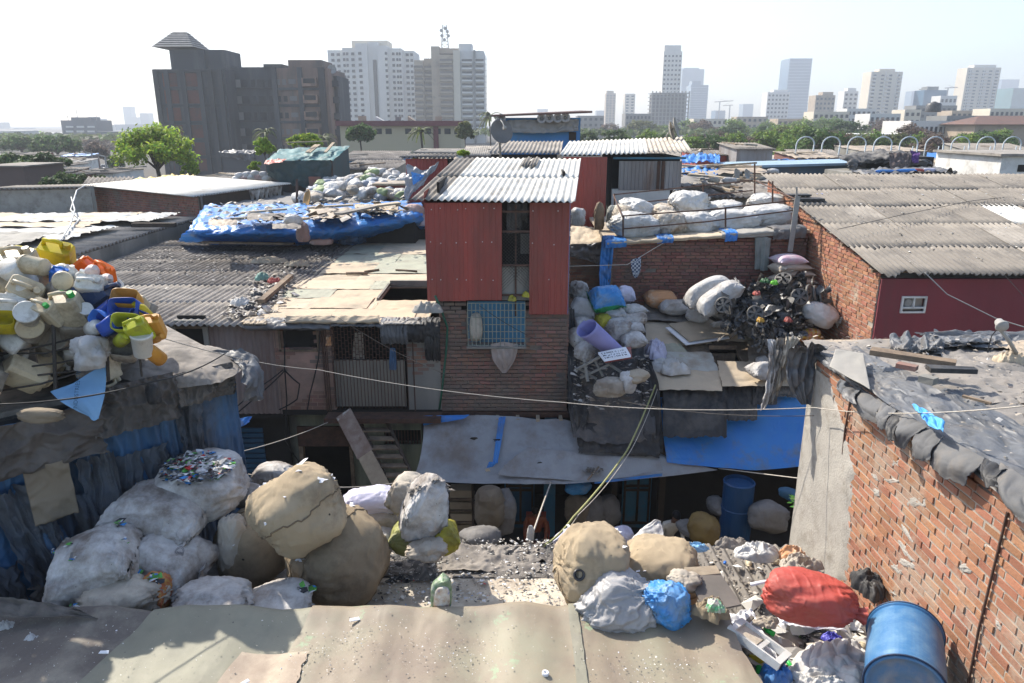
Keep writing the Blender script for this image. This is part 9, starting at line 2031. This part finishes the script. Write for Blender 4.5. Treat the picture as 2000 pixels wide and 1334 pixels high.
def darkblock():
 t=133
 def q(u,v):return P(u,v,t=t)
 y=q(400,200).y
 T=thing('sooty_block','soot black abandoned apartment block with brick panels and a hipped water tower','building',(q(470,300).x,y,0))
 def bx(u0,u1,v,nm,mat,dy=0,d=14,vb=None,lab=None):
  a,b=P(u0,v,Y=y+dy),P(u1,v,Y=y+dy);mb=MB();mb.box(a.x,b.x,y+dy,y+dy+d,0 if vb is None else q(u0,vb).z,a.z);o=mk(nm,mb,mat,T)
  if lab:o['label']=lab
  return o
 bx(299,438,135,'left_wing',b_dark,-3,18);bx(436,540,131,'middle_wing',b_dark,2,12);bx(538,640,133,'right_wing',b_pinkd,-1,14,lab='wing with faded pink render');bx(636,658,148,'end_bay',b_dark,3,10)
 bx(385,438,97,'roof_block',b_dark,0,8,140);bx(330,396,97,'tank_tower',b_dark,-1,6,140);bx(514,550,125,'roof_block',b_dark,2,5,135);bx(562,628,117,'roof_block',b_pinkd,-.5,8,135)
 a,b=q(320,96),q(398,96);mb=MB();c=(a.x+b.x)/2;yy=y-2;z=a.z;ap=q(357,64).z
 base=[(a.x,yy,z),(b.x,yy,z),(b.x,yy+8,z),(a.x,yy+8,z)];tp=[(c-1.0,yy+3.6,ap),(c+1.2,yy+3.6,ap),(c+1.2,yy+4.4,ap),(c-1.0,yy+4.4,ap)]
 for k in range(7):
  s0,s1=k/7,(k+1)/7;r0=[lerp(Vector(p),Vector(g),s0) for p,g in zip(base,tp)];r1=[lerp(Vector(p),Vector(g),s1)-V(0,0,.06) for p,g in zip(base,tp)]
  r0=[p+(p-Vector((c,yy+4,p.z))).normalized()*.12 for p in r0];mb.hexa(r0+r1)
 mk('hipped_roof',mb,M('slate',(.20,.20,.20),(.15,.15,.15),sc=1,rough=.9,bump=.2),T)
 yf=y-3
 for u in (299,320,352,385,405,425):
  a=P(u,136,Y=yf);mb=MB();mb.box(a.x,a.x+.8,yf-.5,yf,0,a.z);mk('column',mb,b_grey2,T)
 for j,v in enumerate((146,178,211,244,278,310)):
  for (u0,u1) in ((324,351),(362,398)):
   a,b=P(u0,200,Y=yf),P(u1,200,Y=yf);a.z=q(1,v).z;b.z=q(1,v+25).z;mb=MB();mb.box(a.x,b.x,yf-.12,yf,b.z,a.z);mk('brick_panel',mb,b_brickp,T)
  a,b=P(303,136,Y=yf),P(426,136,Y=yf);a.z=q(1,v-6).z;b.z=q(1,v-2).z;mb=MB();mb.box(a.x,b.x,yf-.3,yf,b.z,a.z);mk('floor_beam',mb,b_grey2,T)
 for j in range(6):
  v=155+32*j
  for u,w,m in ((444,10,b_win),(455,11,b_grey3),(467,13,b_win),(487,7,b_win),(499,14,b_win),(520,6,b_win)):
   a,b=q(u,v),q(u+w,v+15);mb=MB();mb.box(a.x,b.x,y+1.9,y+2,b.z,a.z);wn=mk('window' if m is b_win else 'panel',mb,m,T)
  a,b=q(440,v+16),q(538,v+19);mb=MB();mb.box(a.x,b.x,y+1.7,y+2,b.z,a.z);mk('sill_band',mb,b_grey2,T)
  a,b=q(540,v+17),q(640,v+22);mb=MB();mb.box(a.x,b.x,y-1.3,y-1,b.z,a.z);mk('floor_beam',mb,b_dark,T)
  a,b=q(598,v-1),q(625,v+15);mb=MB();mb.box(a.x,b.x,y-2.0,y-1,b.z,a.z);wn=mk('balcony',mb,b_pinkl,T)
  a,b=q(601,v+0),q(623,v+9);mb=MB();mb.box(a.x,b.x,y-2.1,y-2.0,b.z,a.z);mk('opening',mb,b_win,wn)
  for uu in (546,558):a,b=q(uu,v+1),q(uu+7,v+12);mb=MB();mb.box(a.x,b.x,y-1.06,y-1,b.z,a.z);mk('window',mb,b_win if (j+uu) % 3 else b_grey3,T)
  a,b=q(570,v+1),q(584,v+10);mb=MB();mb.box(a.x,b.x,y-1.06,y-1,b.z,a.z);mk('panel',mb,b_grey3,T)
  a,b=q(646,v+2),q(660,v+14);mb=MB();mb.box(a.x,b.x,y+1.5,y+3,b.z,a.z);mk('balcony',mb,b_dark,T)
 for u,m in ((540,b_dark),(589,b_dark),(629,b_grey2)):
  a=q(u,134);mb=MB();mb.box(a.x,a.x+(.8 if u<620 else 1.1),y-1.6,y-1,0,a.z);mk('column',mb,m,T)
 dish(q(648,136)+V(0,0,0),.8,.5,.4,m_steelp,'satellite dish on top of the soot black block',pole=1.0)
 a,b=P(434,297,t=100),P(500,345,t=100);T2=thing('grey_side_block','dim grey windowless block beside the dark apartment block','building',(a.x,a.y,0));mb=MB();mb.box(a.x,b.x,a.y,a.y+8,0,a.z);mk('wall',mb,b_grey4,T2)
 g=[[(a.x-.5,a.y+2,a.z+.2),(b.x,a.y+2,a.z+.2)],[(a.x-.5,a.y-.4,a.z+.1),(b.x,a.y-.4,a.z)],[(a.x-.2,a.y-.5,a.z-.6),(b.x,a.y-.5,a.z-1.4)]];mk('roof_tarp',cloth_mb(g,(30,20),.25,6,3,.1,5,.1),m_tarpd,T2,smooth=True)
darkblock()
def whitetower():
 t=390;T=thing('white_tower_block','tall white apartment slab with rows of small windows behind the dark block','building',(P(725,240,t=t).x,P(725,240,t=t).y,0))
 def q(u,v):return P(u,v,t=t)
 y=q(700,160).y
 segs=[(640,672,98,4),(672,700,95,0),(700,722,88,-3),(722,742,85,-1),(742,760,92,-3),(760,786,96,0),(786,808,99,5)]
 for u0,u1,v,dy in segs:a,b=q(u0,v),q(u1,v);mb=MB();mb.box(a.x,b.x,y+dy,y+30,0,a.z);mk('bay',mb,b_white,T)
 a,b=q(688,80),q(758,80);mb=MB();mb.box(a.x,b.x,y+4,y+20,q(700,95).z,a.z);mk('parapet_block',mb,b_cream,T)
 a,b=q(731,100),q(738,100);mb=MB();mb.box(a.x,b.x,y-1.3,y-1,0,q(1,118).z);mk('recess_shade_strip',mb,b_win,T)  # near-black strip on the facade paints the shade of a recess
 rest=MB();n=0
 for j in range(13):
  v=104+10.9*j
  for u,w,dy in ((647,6,4),(658,6,4),(673,4.5,0),(679,4.5,0),(689,6,0),(705,6,-3),(756,4.5,-3),(768,5,0),(776,4,0),(781,4,0),(792,6,5),(801,5,5)):
   a,b=q(u,v),q(u+w,v+5.2);m=MB() if n<100 else rest;m.box(a.x,b.x,y+dy-.3,y+dy,b.z,a.z)
   if n<100:mk('window',m,b_win,T)
   n += 1
 mk('window',rest,b_win,T)['kind']='stuff'
whitetower()
def tantower():
 t=330;T=thing('tan_apartment_tower','tan and white apartment tower with caged balconies and a telecom mast','building',(P(880,240,t=t).x,P(880,240,t=t).y,0))
 def q(u,v):return P(u,v,t=t)
 y=q(870,160).y
 for u0,u1,v,dy,m in ((808,826,117,4,b_tan),(826,842,113,6,b_tan),(842,858,91,3,b_tan),(858,886,108,1,b_tan),(886,899,100,0,b_cream),(899,945,100,2,b_white)):a,b=q(u0,v),q(u1,v);mb=MB();mb.box(a.x,b.x,y+dy,y+26,0,a.z);mk('bay',mb,m,T)
 a,b=q(896,86),q(922,86);mb=MB();mb.box(a.x,b.x,y+4,y+14,q(1,101).z,a.z);mk('roof_block',mb,b_white,T);a,b=q(846,89),q(898,94);mb=MB();mb.box(a.x,b.x,y+5,y+14,q(1,104).z,b.z);mk('roof_block',mb,b_tan,T)
 n=0;rest=MB()
 for j in range(12):
  v=116+11.6*j
  for u0,u1,dy,m in ((808,824,4,b_dkbal),(828,841,6,b_dkbal),(860,884,1,b_dkbal),(902,922,2,b_win),(929,945,2,b_win)):
   if v<120 and u0<830:continue
   a,b=q(u0,v),q(u1,v+4.6);mb=MB();mb.box(a.x,b.x,y+dy-(1.3 if m is b_dkbal else .3),y+dy,b.z,a.z);o=mk('balcony' if m is b_dkbal else 'window',mb,m,T)
   c,d=q(u0-.5,v+4.6),q(u1+.5,v+8.2);mb=MB();mb.box(c.x,d.x,y+dy-1.5,y+dy,d.z,c.z);mk('parapet',mb,b_white if u0>890 else b_tan2,o)
 mb=MB();a=q(925,110);mb.box(a.x,a.x+.9,y+.5,y+2,0,q(1,99).z);mk('drain_column',mb,b_grey,T)
 A=thing('telecom_mast','lattice telecom mast with round dishes on the tan tower','mast',q(868,92));r=1.6;zb,zt=q(1,93).z,q(1,48).z;c=q(868,92);yc=y+8
 for sx in (-1,1):
  for sy in (-1,1):mb=MB();mb.tube([(c.x+sx*r,yc+sy*r,zb),(c.x+sx*r*.55,yc+sy*r*.55,zt)],.13,4);mk('leg',mb,m_steelp3,A)
 mb=MB()
 for k in range(7):
  z0,z1=lerp(zb,zt,k/7),lerp(zb,zt,(k+1)/7);a0,a1=r*(1-.45*k/7),r*(1-.45*(k+1)/7)
  mb.tube([(c.x-a0,yc-a0,z0),(c.x+a1,yc-a1,z1)],.08,4);mb.tube([(c.x+a0,yc-a0,z0),(c.x-a1,yc-a1,z1)],.08,4);mb.tube([(c.x-a0,yc-a0,z0),(c.x+a0,yc-a0,z0)],.08,4)
 mk('bracing',mb,m_steelp3,A)
 for k,(u,v) in enumerate(((862,60),(874,62),(863,70),(876,70),(870,56),(868,78))):p=q(u,v);mb=MB(frame((p.x,yc-2.2,p.z),(1,0,0),(0,-1,0)));mb.lathe([(.2,-.3),(.75,0),(.75,.25),(.1,.3)],14);mk('dish',mb,m_steelp3,A)
 for k,(u,v0,v1) in enumerate(((935,76,100),(884,70,95))):mb=MB();mb.tube([(q(u,1).x,yc,q(1,v1).z),(q(u,1).x,yc,q(1,v0).z)],.1,4);one('antenna',mb,m_steelp3,('whip antenna at the right of the tan tower roof','whip antenna right of the telecom mast')[k],'antenna')
 S=thing('bamboo_scaffold','thin scaffold poles climbing the right edge of the tan tower','scaffold',q(948,240))
 for u in (947,950):mb=MB();p=q(u,110);mb.tube([(p.x,y+1,0),(p.x,y+1,p.z)],.12,4);mk('pole',mb,m_steelp3,S)
 for k in range(12):mb=MB();z=q(1,116+11*k).z;mb.tube([(q(944,1).x,y+1,z),(q(951,1).x,y+1,z)],.1,4);mk('rung',mb,m_steelp3,S)
tantower()
def redband():
 t=118;a,b=P(663,236,t=t),P(899,236,t=t);y=a.y;T=thing('red_band_building','long low cream building with a dark red roof band below the towers','building',(a.x,y,0))
 mb=MB();mb.box(a.x,b.x,y,y+12,0,P(1,246,t=t).z);mk('body',mb,b_yel,T);mb=MB();mb.box(a.x-.5,b.x+.3,y-.8,y+12,P(1,246,t=t).z+.01,a.z);mk('roof_band',mb,b_roofr,T)
 for k in range(12):
  if k in (2,5):continue
  x=a.x+1+k*1.6;mb=MB();mb.box(x,x+1.0,y-.05,y,P(1,262,t=t).z,P(1,251,t=t).z);mk('window',mb,b_win,T)
 mb=MB();xx=P(846,250,t=t).x;mb.box(xx,xx+.8,y-.3,y,0,P(1,247,t=t).z);mk('red_pier',mb,b_roofr,T)
 for k,(u,v,w) in enumerate(((690,226,12),(725,227,16),(790,226,14),(765,228,8),(845,227,12))):p=P(u,v,t=t);mb=MB();mb.hexa([(p.x,y+4,a.z),(p.x+w/12,y+4,a.z),(p.x+w/12,y+6,a.z),(p.x,y+6,a.z),(p.x,y+4,p.z),(p.x+w/12,y+4,p.z-.8*(k in (1,2))),(p.x+w/12,y+6,p.z-.8*(k in (1,2))),(p.x,y+6,p.z)]);mk('roof_box',mb,(b_tan,b_white,b_tan,b_grey,b_tan)[k],T)
redband()
def simple(name,label,u0,u1,vt,t,mat,floors=0,cols=0,wmat=None,rz=0,depth=None,limit=100,ww=.5,wh=.45,side=None,top=None,fh=None):
 T,X,w,d,h=bldg(name,label,u0,u1,vt,t,mat,rz,depth)
 if floors:
  fh=fh or h*.94/floors;band_windows(T,X,w,h,0,floors,cols,h*.97-fh*floors,ww,wh,wmat,limit=limit,fh=fh,proud=max(.06,t*.0006))
  if side is not None:mb=MB(X);mb.box(0,1,0,1,0,1)
 if top:
  for (f0,f1,hh,m) in top:mb=MB(X);mb.box(w*f0,w*f1,d*.2,d*.8,h,h+hh);mk('roof_block',mb,m,T)
 return T,X,w,d,h
simple('pale_stepped_tower','slender pale tower with square windows rising behind the unfinished grey frame',1297,1333,100,620,b_white2,17,5,b_win,top=((.05,.95,5.0,b_white2),),depth=12,limit=85,ww=.5,wh=.4,rz=.0)
def balconies(u0,u1,vt,t,floors,cols,mat,nm='balcony'):
 T=[o for o in bpy.data.objects if o.name.startswith('cream_tower') and o.parent is None and abs(wm(o).translation.x-P(u0,vt,t=t).x)<1][0];a,b=P(u0,vt,t=t),P(u1,vt,t=t);w=b.x-a.x;h=a.z;fh=h*.94/floors
 for c in cols:
  mb=MB();mb.box(a.x+w*(c-.012),a.x+w*(c+.012),a.y-.5,a.y,0,h);mk('vertical_fin',mb,mat,T)
  for j in range(floors-1,2,-1):z=h*.97-fh*floors+fh*j;mb=MB();mb.box(a.x+w*(c+.02),a.x+w*(c+.13),a.y-1.6,a.y,z-.1,z+1.0);mk(nm,mb,mat,T)
def unfinished():
 t=560;a,b=P(1274,181,t=t),P(1348,181,t=t);T=thing('unfinished_frame','unfinished grey concrete frame building in front of the slender pale tower','building',(a.x,a.y,0));w=b.x-a.x;h=a.z
 mb=MB();mb.box(a.x+1,b.x-1,a.y+6,a.y+16,0,h-1);mk('core',mb,b_grey2,T)
 for k in range(11):z=h*(k+1)/11;mb=MB();mb.box(a.x,b.x,a.y,a.y+18,z-.5,z);mk('floor_slab',mb,b_grey,T)
 for k in range(11):x=lerp(a.x,b.x-.8,k/10);mb=MB();mb.box(x,x+.8,a.y+.3,a.y+1.2,0,h+1.2);mk('column',mb,b_grey,T)
unfinished()
S=simple
S('blue_glass_tower','tall leaning blue glass tower in the right half of the skyline',1543,1587,114,1150,b_glass,22,1,b_blue,depth=40,ww=.98,wh=.25)
S('far_blue_tower','hazy blue tower just right of the slender pale tower',1333,1376,135,1400,b_glass,0,0,depth=40,top=((.1,.8,3,b_glass),))
S('far_blue_tower','darker hazy tower with sloping top right of the wider blue one',1350,1384,166,1100,b_glass,18,1,b_blue,depth=30,ww=.98,wh=.25,top=((.1,.6,6,b_glass),))
S('cream_tower','cream white tower with balconies right of the blue glass tower',1702,1764,140,640,b_cream,16,4,b_win,rz=0,depth=16,limit=64,ww=.35,wh=.4,top=((.3,.8,2.5,b_cream),))
S('cream_tower','cream tower with blue glazed right side near the right edge',1890,1956,132,760,b_cream,19,5,b_win,depth=18,limit=95,ww=.4,wh=.4,top=((.25,.9,3.0,b_white2),))
balconies(1702,1764,140,640,16,(.02,.46,.84),b_white2);balconies(1890,1956,132,760,19,(.1,.5,.82),b_white2)
S('pale_block','twin pale apartment blocks left of the blue glass tower',1500,1543,180,760,b_white,9,6,b_win,depth=18,limit=54,top=((.3,.95,2.5,b_white),))
S('tan_block','tan stepped block right of the blue glass tower',1594,1632,186,560,b_tan,8,5,b_win,depth=14,limit=40,top=((.4,.95,2.5,b_tan),))
S('pale_block','small grey white block right of the tan stepped block',1650,1677,178,700,b_white,9,3,b_win,depth=14,limit=27,top=((.3,.9,3,b_white),))
S('dark_glass_block','dark blue unfinished block under the cranes',1806,1850,176,620,b_glass,0,0,depth=16,top=((.2,.7,3,b_grey),))
S('pale_block','white frame block right of the dark blue one',1838,1870,187,600,b_white,5,4,b_win,depth=14,limit=20)
S('grey_block','low grey block at the foot of the blue twin towers',1222,1272,222,420,b_grey,4,7,b_win,depth=14,limit=28)
S('far_slim_tower','slim pink grey tower far left of the unfinished frame',1184,1203,182,900,b_tan,14,3,b_win,depth=14,limit=42,top=((.1,.8,3,b_tan),))
S('far_slim_tower','second slim tan tower nearer the unfinished frame',1221,1241,183,880,b_cream,12,2,b_win,depth=14,limit=24)
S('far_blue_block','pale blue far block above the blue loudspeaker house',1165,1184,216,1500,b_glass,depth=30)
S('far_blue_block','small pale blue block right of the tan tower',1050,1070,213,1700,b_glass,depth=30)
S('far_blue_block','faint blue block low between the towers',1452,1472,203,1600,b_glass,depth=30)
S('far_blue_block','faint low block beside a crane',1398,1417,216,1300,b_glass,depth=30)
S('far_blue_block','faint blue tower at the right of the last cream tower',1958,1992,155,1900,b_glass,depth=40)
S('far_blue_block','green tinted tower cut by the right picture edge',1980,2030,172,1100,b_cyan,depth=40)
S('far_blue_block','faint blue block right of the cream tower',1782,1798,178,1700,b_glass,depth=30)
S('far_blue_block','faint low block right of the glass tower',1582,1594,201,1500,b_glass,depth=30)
for k,(u0,u1,v,t,m,lab) in enumerate(((1590,1660,218,330,b_cream,'low cream block behind the tree belt left of centre right'),(1655,1712,212,340,b_white,'low white block left of the cream tower'),(1768,1800,214,330,b_cream,'low cream block right of the cream tower'),(1790,1870,206,380,b_grey,'low grey block below the cranes'),(1860,1900,216,330,b_tan,'low tan block left of the last cream tower'),(1780,1872,236,150,b_white,'flat white building with a dark water tank'),(1850,1990,226,230,b_grey,'long grey terrace behind the tree belt'),(1935,2030,212,300,b_cream,'cream terrace near the right edge'),(1440,1500,228,420,b_tan,'low tan block right of the little crane'),(1355,1420,232,400,b_cream,'low cream terrace right of the unfinished frame'),(1128,1180,226,420,b_grey,'low hazy block right of the loudspeaker house'),(1700,1760,222,260,b_white,'low white block at the foot of the cream tower'),(1520,1600,232,350,b_tan,'low brown terrace below the glass tower'),(1640,1780,262,120,b_white,'flat white slab roof among the trees'))):
 T,X,w,d,h=simple('low_block',lab,u0,u1,v,t,m,2,max(3,int((u1-u0)/9)),b_win,depth=12,fh=3.2)
q=P(1822,219,t=152);mb=MB(Mx(q));mb.lathe([(1.5,0),(1.5,.2),(1.45,1.5),(1.2,1.8),(.4,1.95),(.4,2.1)],20);one('water_tank',mb,m_black,'black water tank on the flat white building','water tank',smooth=True)
T=thing('tiled_roof_house','long house with hipped brown tiled roof in smoke at the right','house',P(1960,240,t=140));a,b=P(1905,243,t=140),P(2040,243,t=140);mb=MB();mb.box(a.x,b.x,a.y,a.y+10,0,a.z);mk('wall',mb,b_tan,T);c=P(1940,226,t=140);mb=MB();mb.poly([(a.x-1,a.y-1,a.z),(b.x,a.y-1,a.z),(b.x,a.y+5,c.z),(c.x,a.y+5,c.z)]);mb.poly([(a.x-1,a.y-1,a.z),(c.x,a.y+5,c.z),(a.x-1,a.y+11,a.z)]);mb.poly([(a.x-1,a.y+11,a.z),(c.x,a.y+5,c.z),(b.x,a.y+5,c.z),(b.x,a.y+11,a.z)]);mk('roof',mb,M('tiles_brown',(.16,.09,.07),(.12,.08,.07),sc=1,rough=.9,bump=.3),T)
def leftgrey():
 t=330;T,X,w,d,h=bldg('grey_office_block','grey block with pale window bands in the left distance',118,186,235,t,b_grey5,0,14)
 a,b=P(133,229,t=t),P(172,229,t=t);mb=MB();mb.box(a.x,b.x,a.y+2,a.y+10,h,a.z);mk('roof_block',mb,b_grey5,T)
 for j in range(5):
  for i in range(3):a,b=P(129+21*i,246+9*j,t=t),P(143+21*i,249.5+9*j,t=t);mb=MB();mb.box(a.x,b.x,a.y-.3,a.y,b.z,a.z);mk('window_band',mb,b_white,T)
 for u,v in ((141,212),(124,225),(180,222)):a=P(u,v,t=t);mb=MB();mb.tube([(a.x,a.y+3,h),(a.x,a.y+3,a.z)],.14,4);mk('antenna',mb,m_steelp3,T)
 T,X,w,d,h=bldg('dark_low_block','long dark low block right of the grey block with bands',186,310,257,300,b_grey5,0,14)
 for i in range(7):
  for j in range(3):a,b=P(192+16*i,264+8*j,t=299.6),P(198+16*i,267+8*j,t=299.6);mb=MB();mb.box(a.x,b.x,a.y-.2,a.y+.3,b.z,a.z);mk('window',mb,b_white,T)
leftgrey()
for k,(u0,u1,v,t,lab) in enumerate(((239,254,208,1500,'tallest faint blue tower at the left'),(252,272,229,1500,'faint stepped block beside the tallest left tower'),(272,289,221,1350,'faint blue tower left of the dark block'),(222,300,243,1000,'low faint blocks below the left towers'),(172,182,228,1100,'faint block behind the grey block'),(182,194,232,1000,'second faint block behind the grey block'),(194,206,244,800,'faint tan block right of the grey block'),(-10,4,239,1300,'faint tower at the left picture edge'),(8,26,252,1300,'faint low block at the far left'),(26,55,250,1200,'faint wide block at the far left'),(46,118,260,420,'long pale low block left of the grey block'),(-10,16,256,300,'brownish low block at the left edge'))):
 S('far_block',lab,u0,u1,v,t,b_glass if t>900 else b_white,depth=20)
def crane(u,v,t,w,lab,ub=None):
 q=P(u,v,t=t);k=t/F;T=thing('tower_crane',lab,'crane',(q.x,q.y,0));mb=MB();mb.tube([(q.x,q.y,0),q],.8*k*1.4,4);mk('tower',mb,m_steelp3,T);mb=MB();mb.tube([q+V(-w*k*.4,0,0),q+V(w*k,0,w*k*.08)],.5*k*1.6,4);mb.tube([q+V(0,0,5*k),q+V(w*k*.7,0,.5)],.25*k,3);mk('jib',mb,m_steelp3,T)
crane(1406,199,1000,26,'faint tower crane left over the low blocks');crane(1852,172,640,18,'tower crane over the dark unfinished block');crane(1815,173,660,-20,'second crane jib reaching left over the dark block');crane(1426,205,1050,-14,'small second crane beside the faint one')
def farwood():
 rg=random.Random(5);mb=MB()
 for _ in range(9000):
  t=rg.uniform(190,420);u=rg.uniform(-60,2060);v=250+(10 if u<320 else 0)+7000/t*.12+rg.gauss(0,1.6)-6*noise.noise((u*.012,t*.02,0));p=P(u,v+4,t=t);s=t*.0035
  n=Vector((rg.gauss(0,1),rg.gauss(-.5,1),rg.gauss(.5,1))).normalized();x=n.orthogonal().normalized();y_=n.cross(x);mb.poly([p-x*s,p-y_*s,p+x*s,p+y_*s])
 for _ in range(1):pass
 one('far_woods',mb,leafm('far',(.11,.15,.06)),'hazy mass of distant treetops below the skyline','treetops')['kind']='stuff'
farwood()
SC.render.film_transparent=False
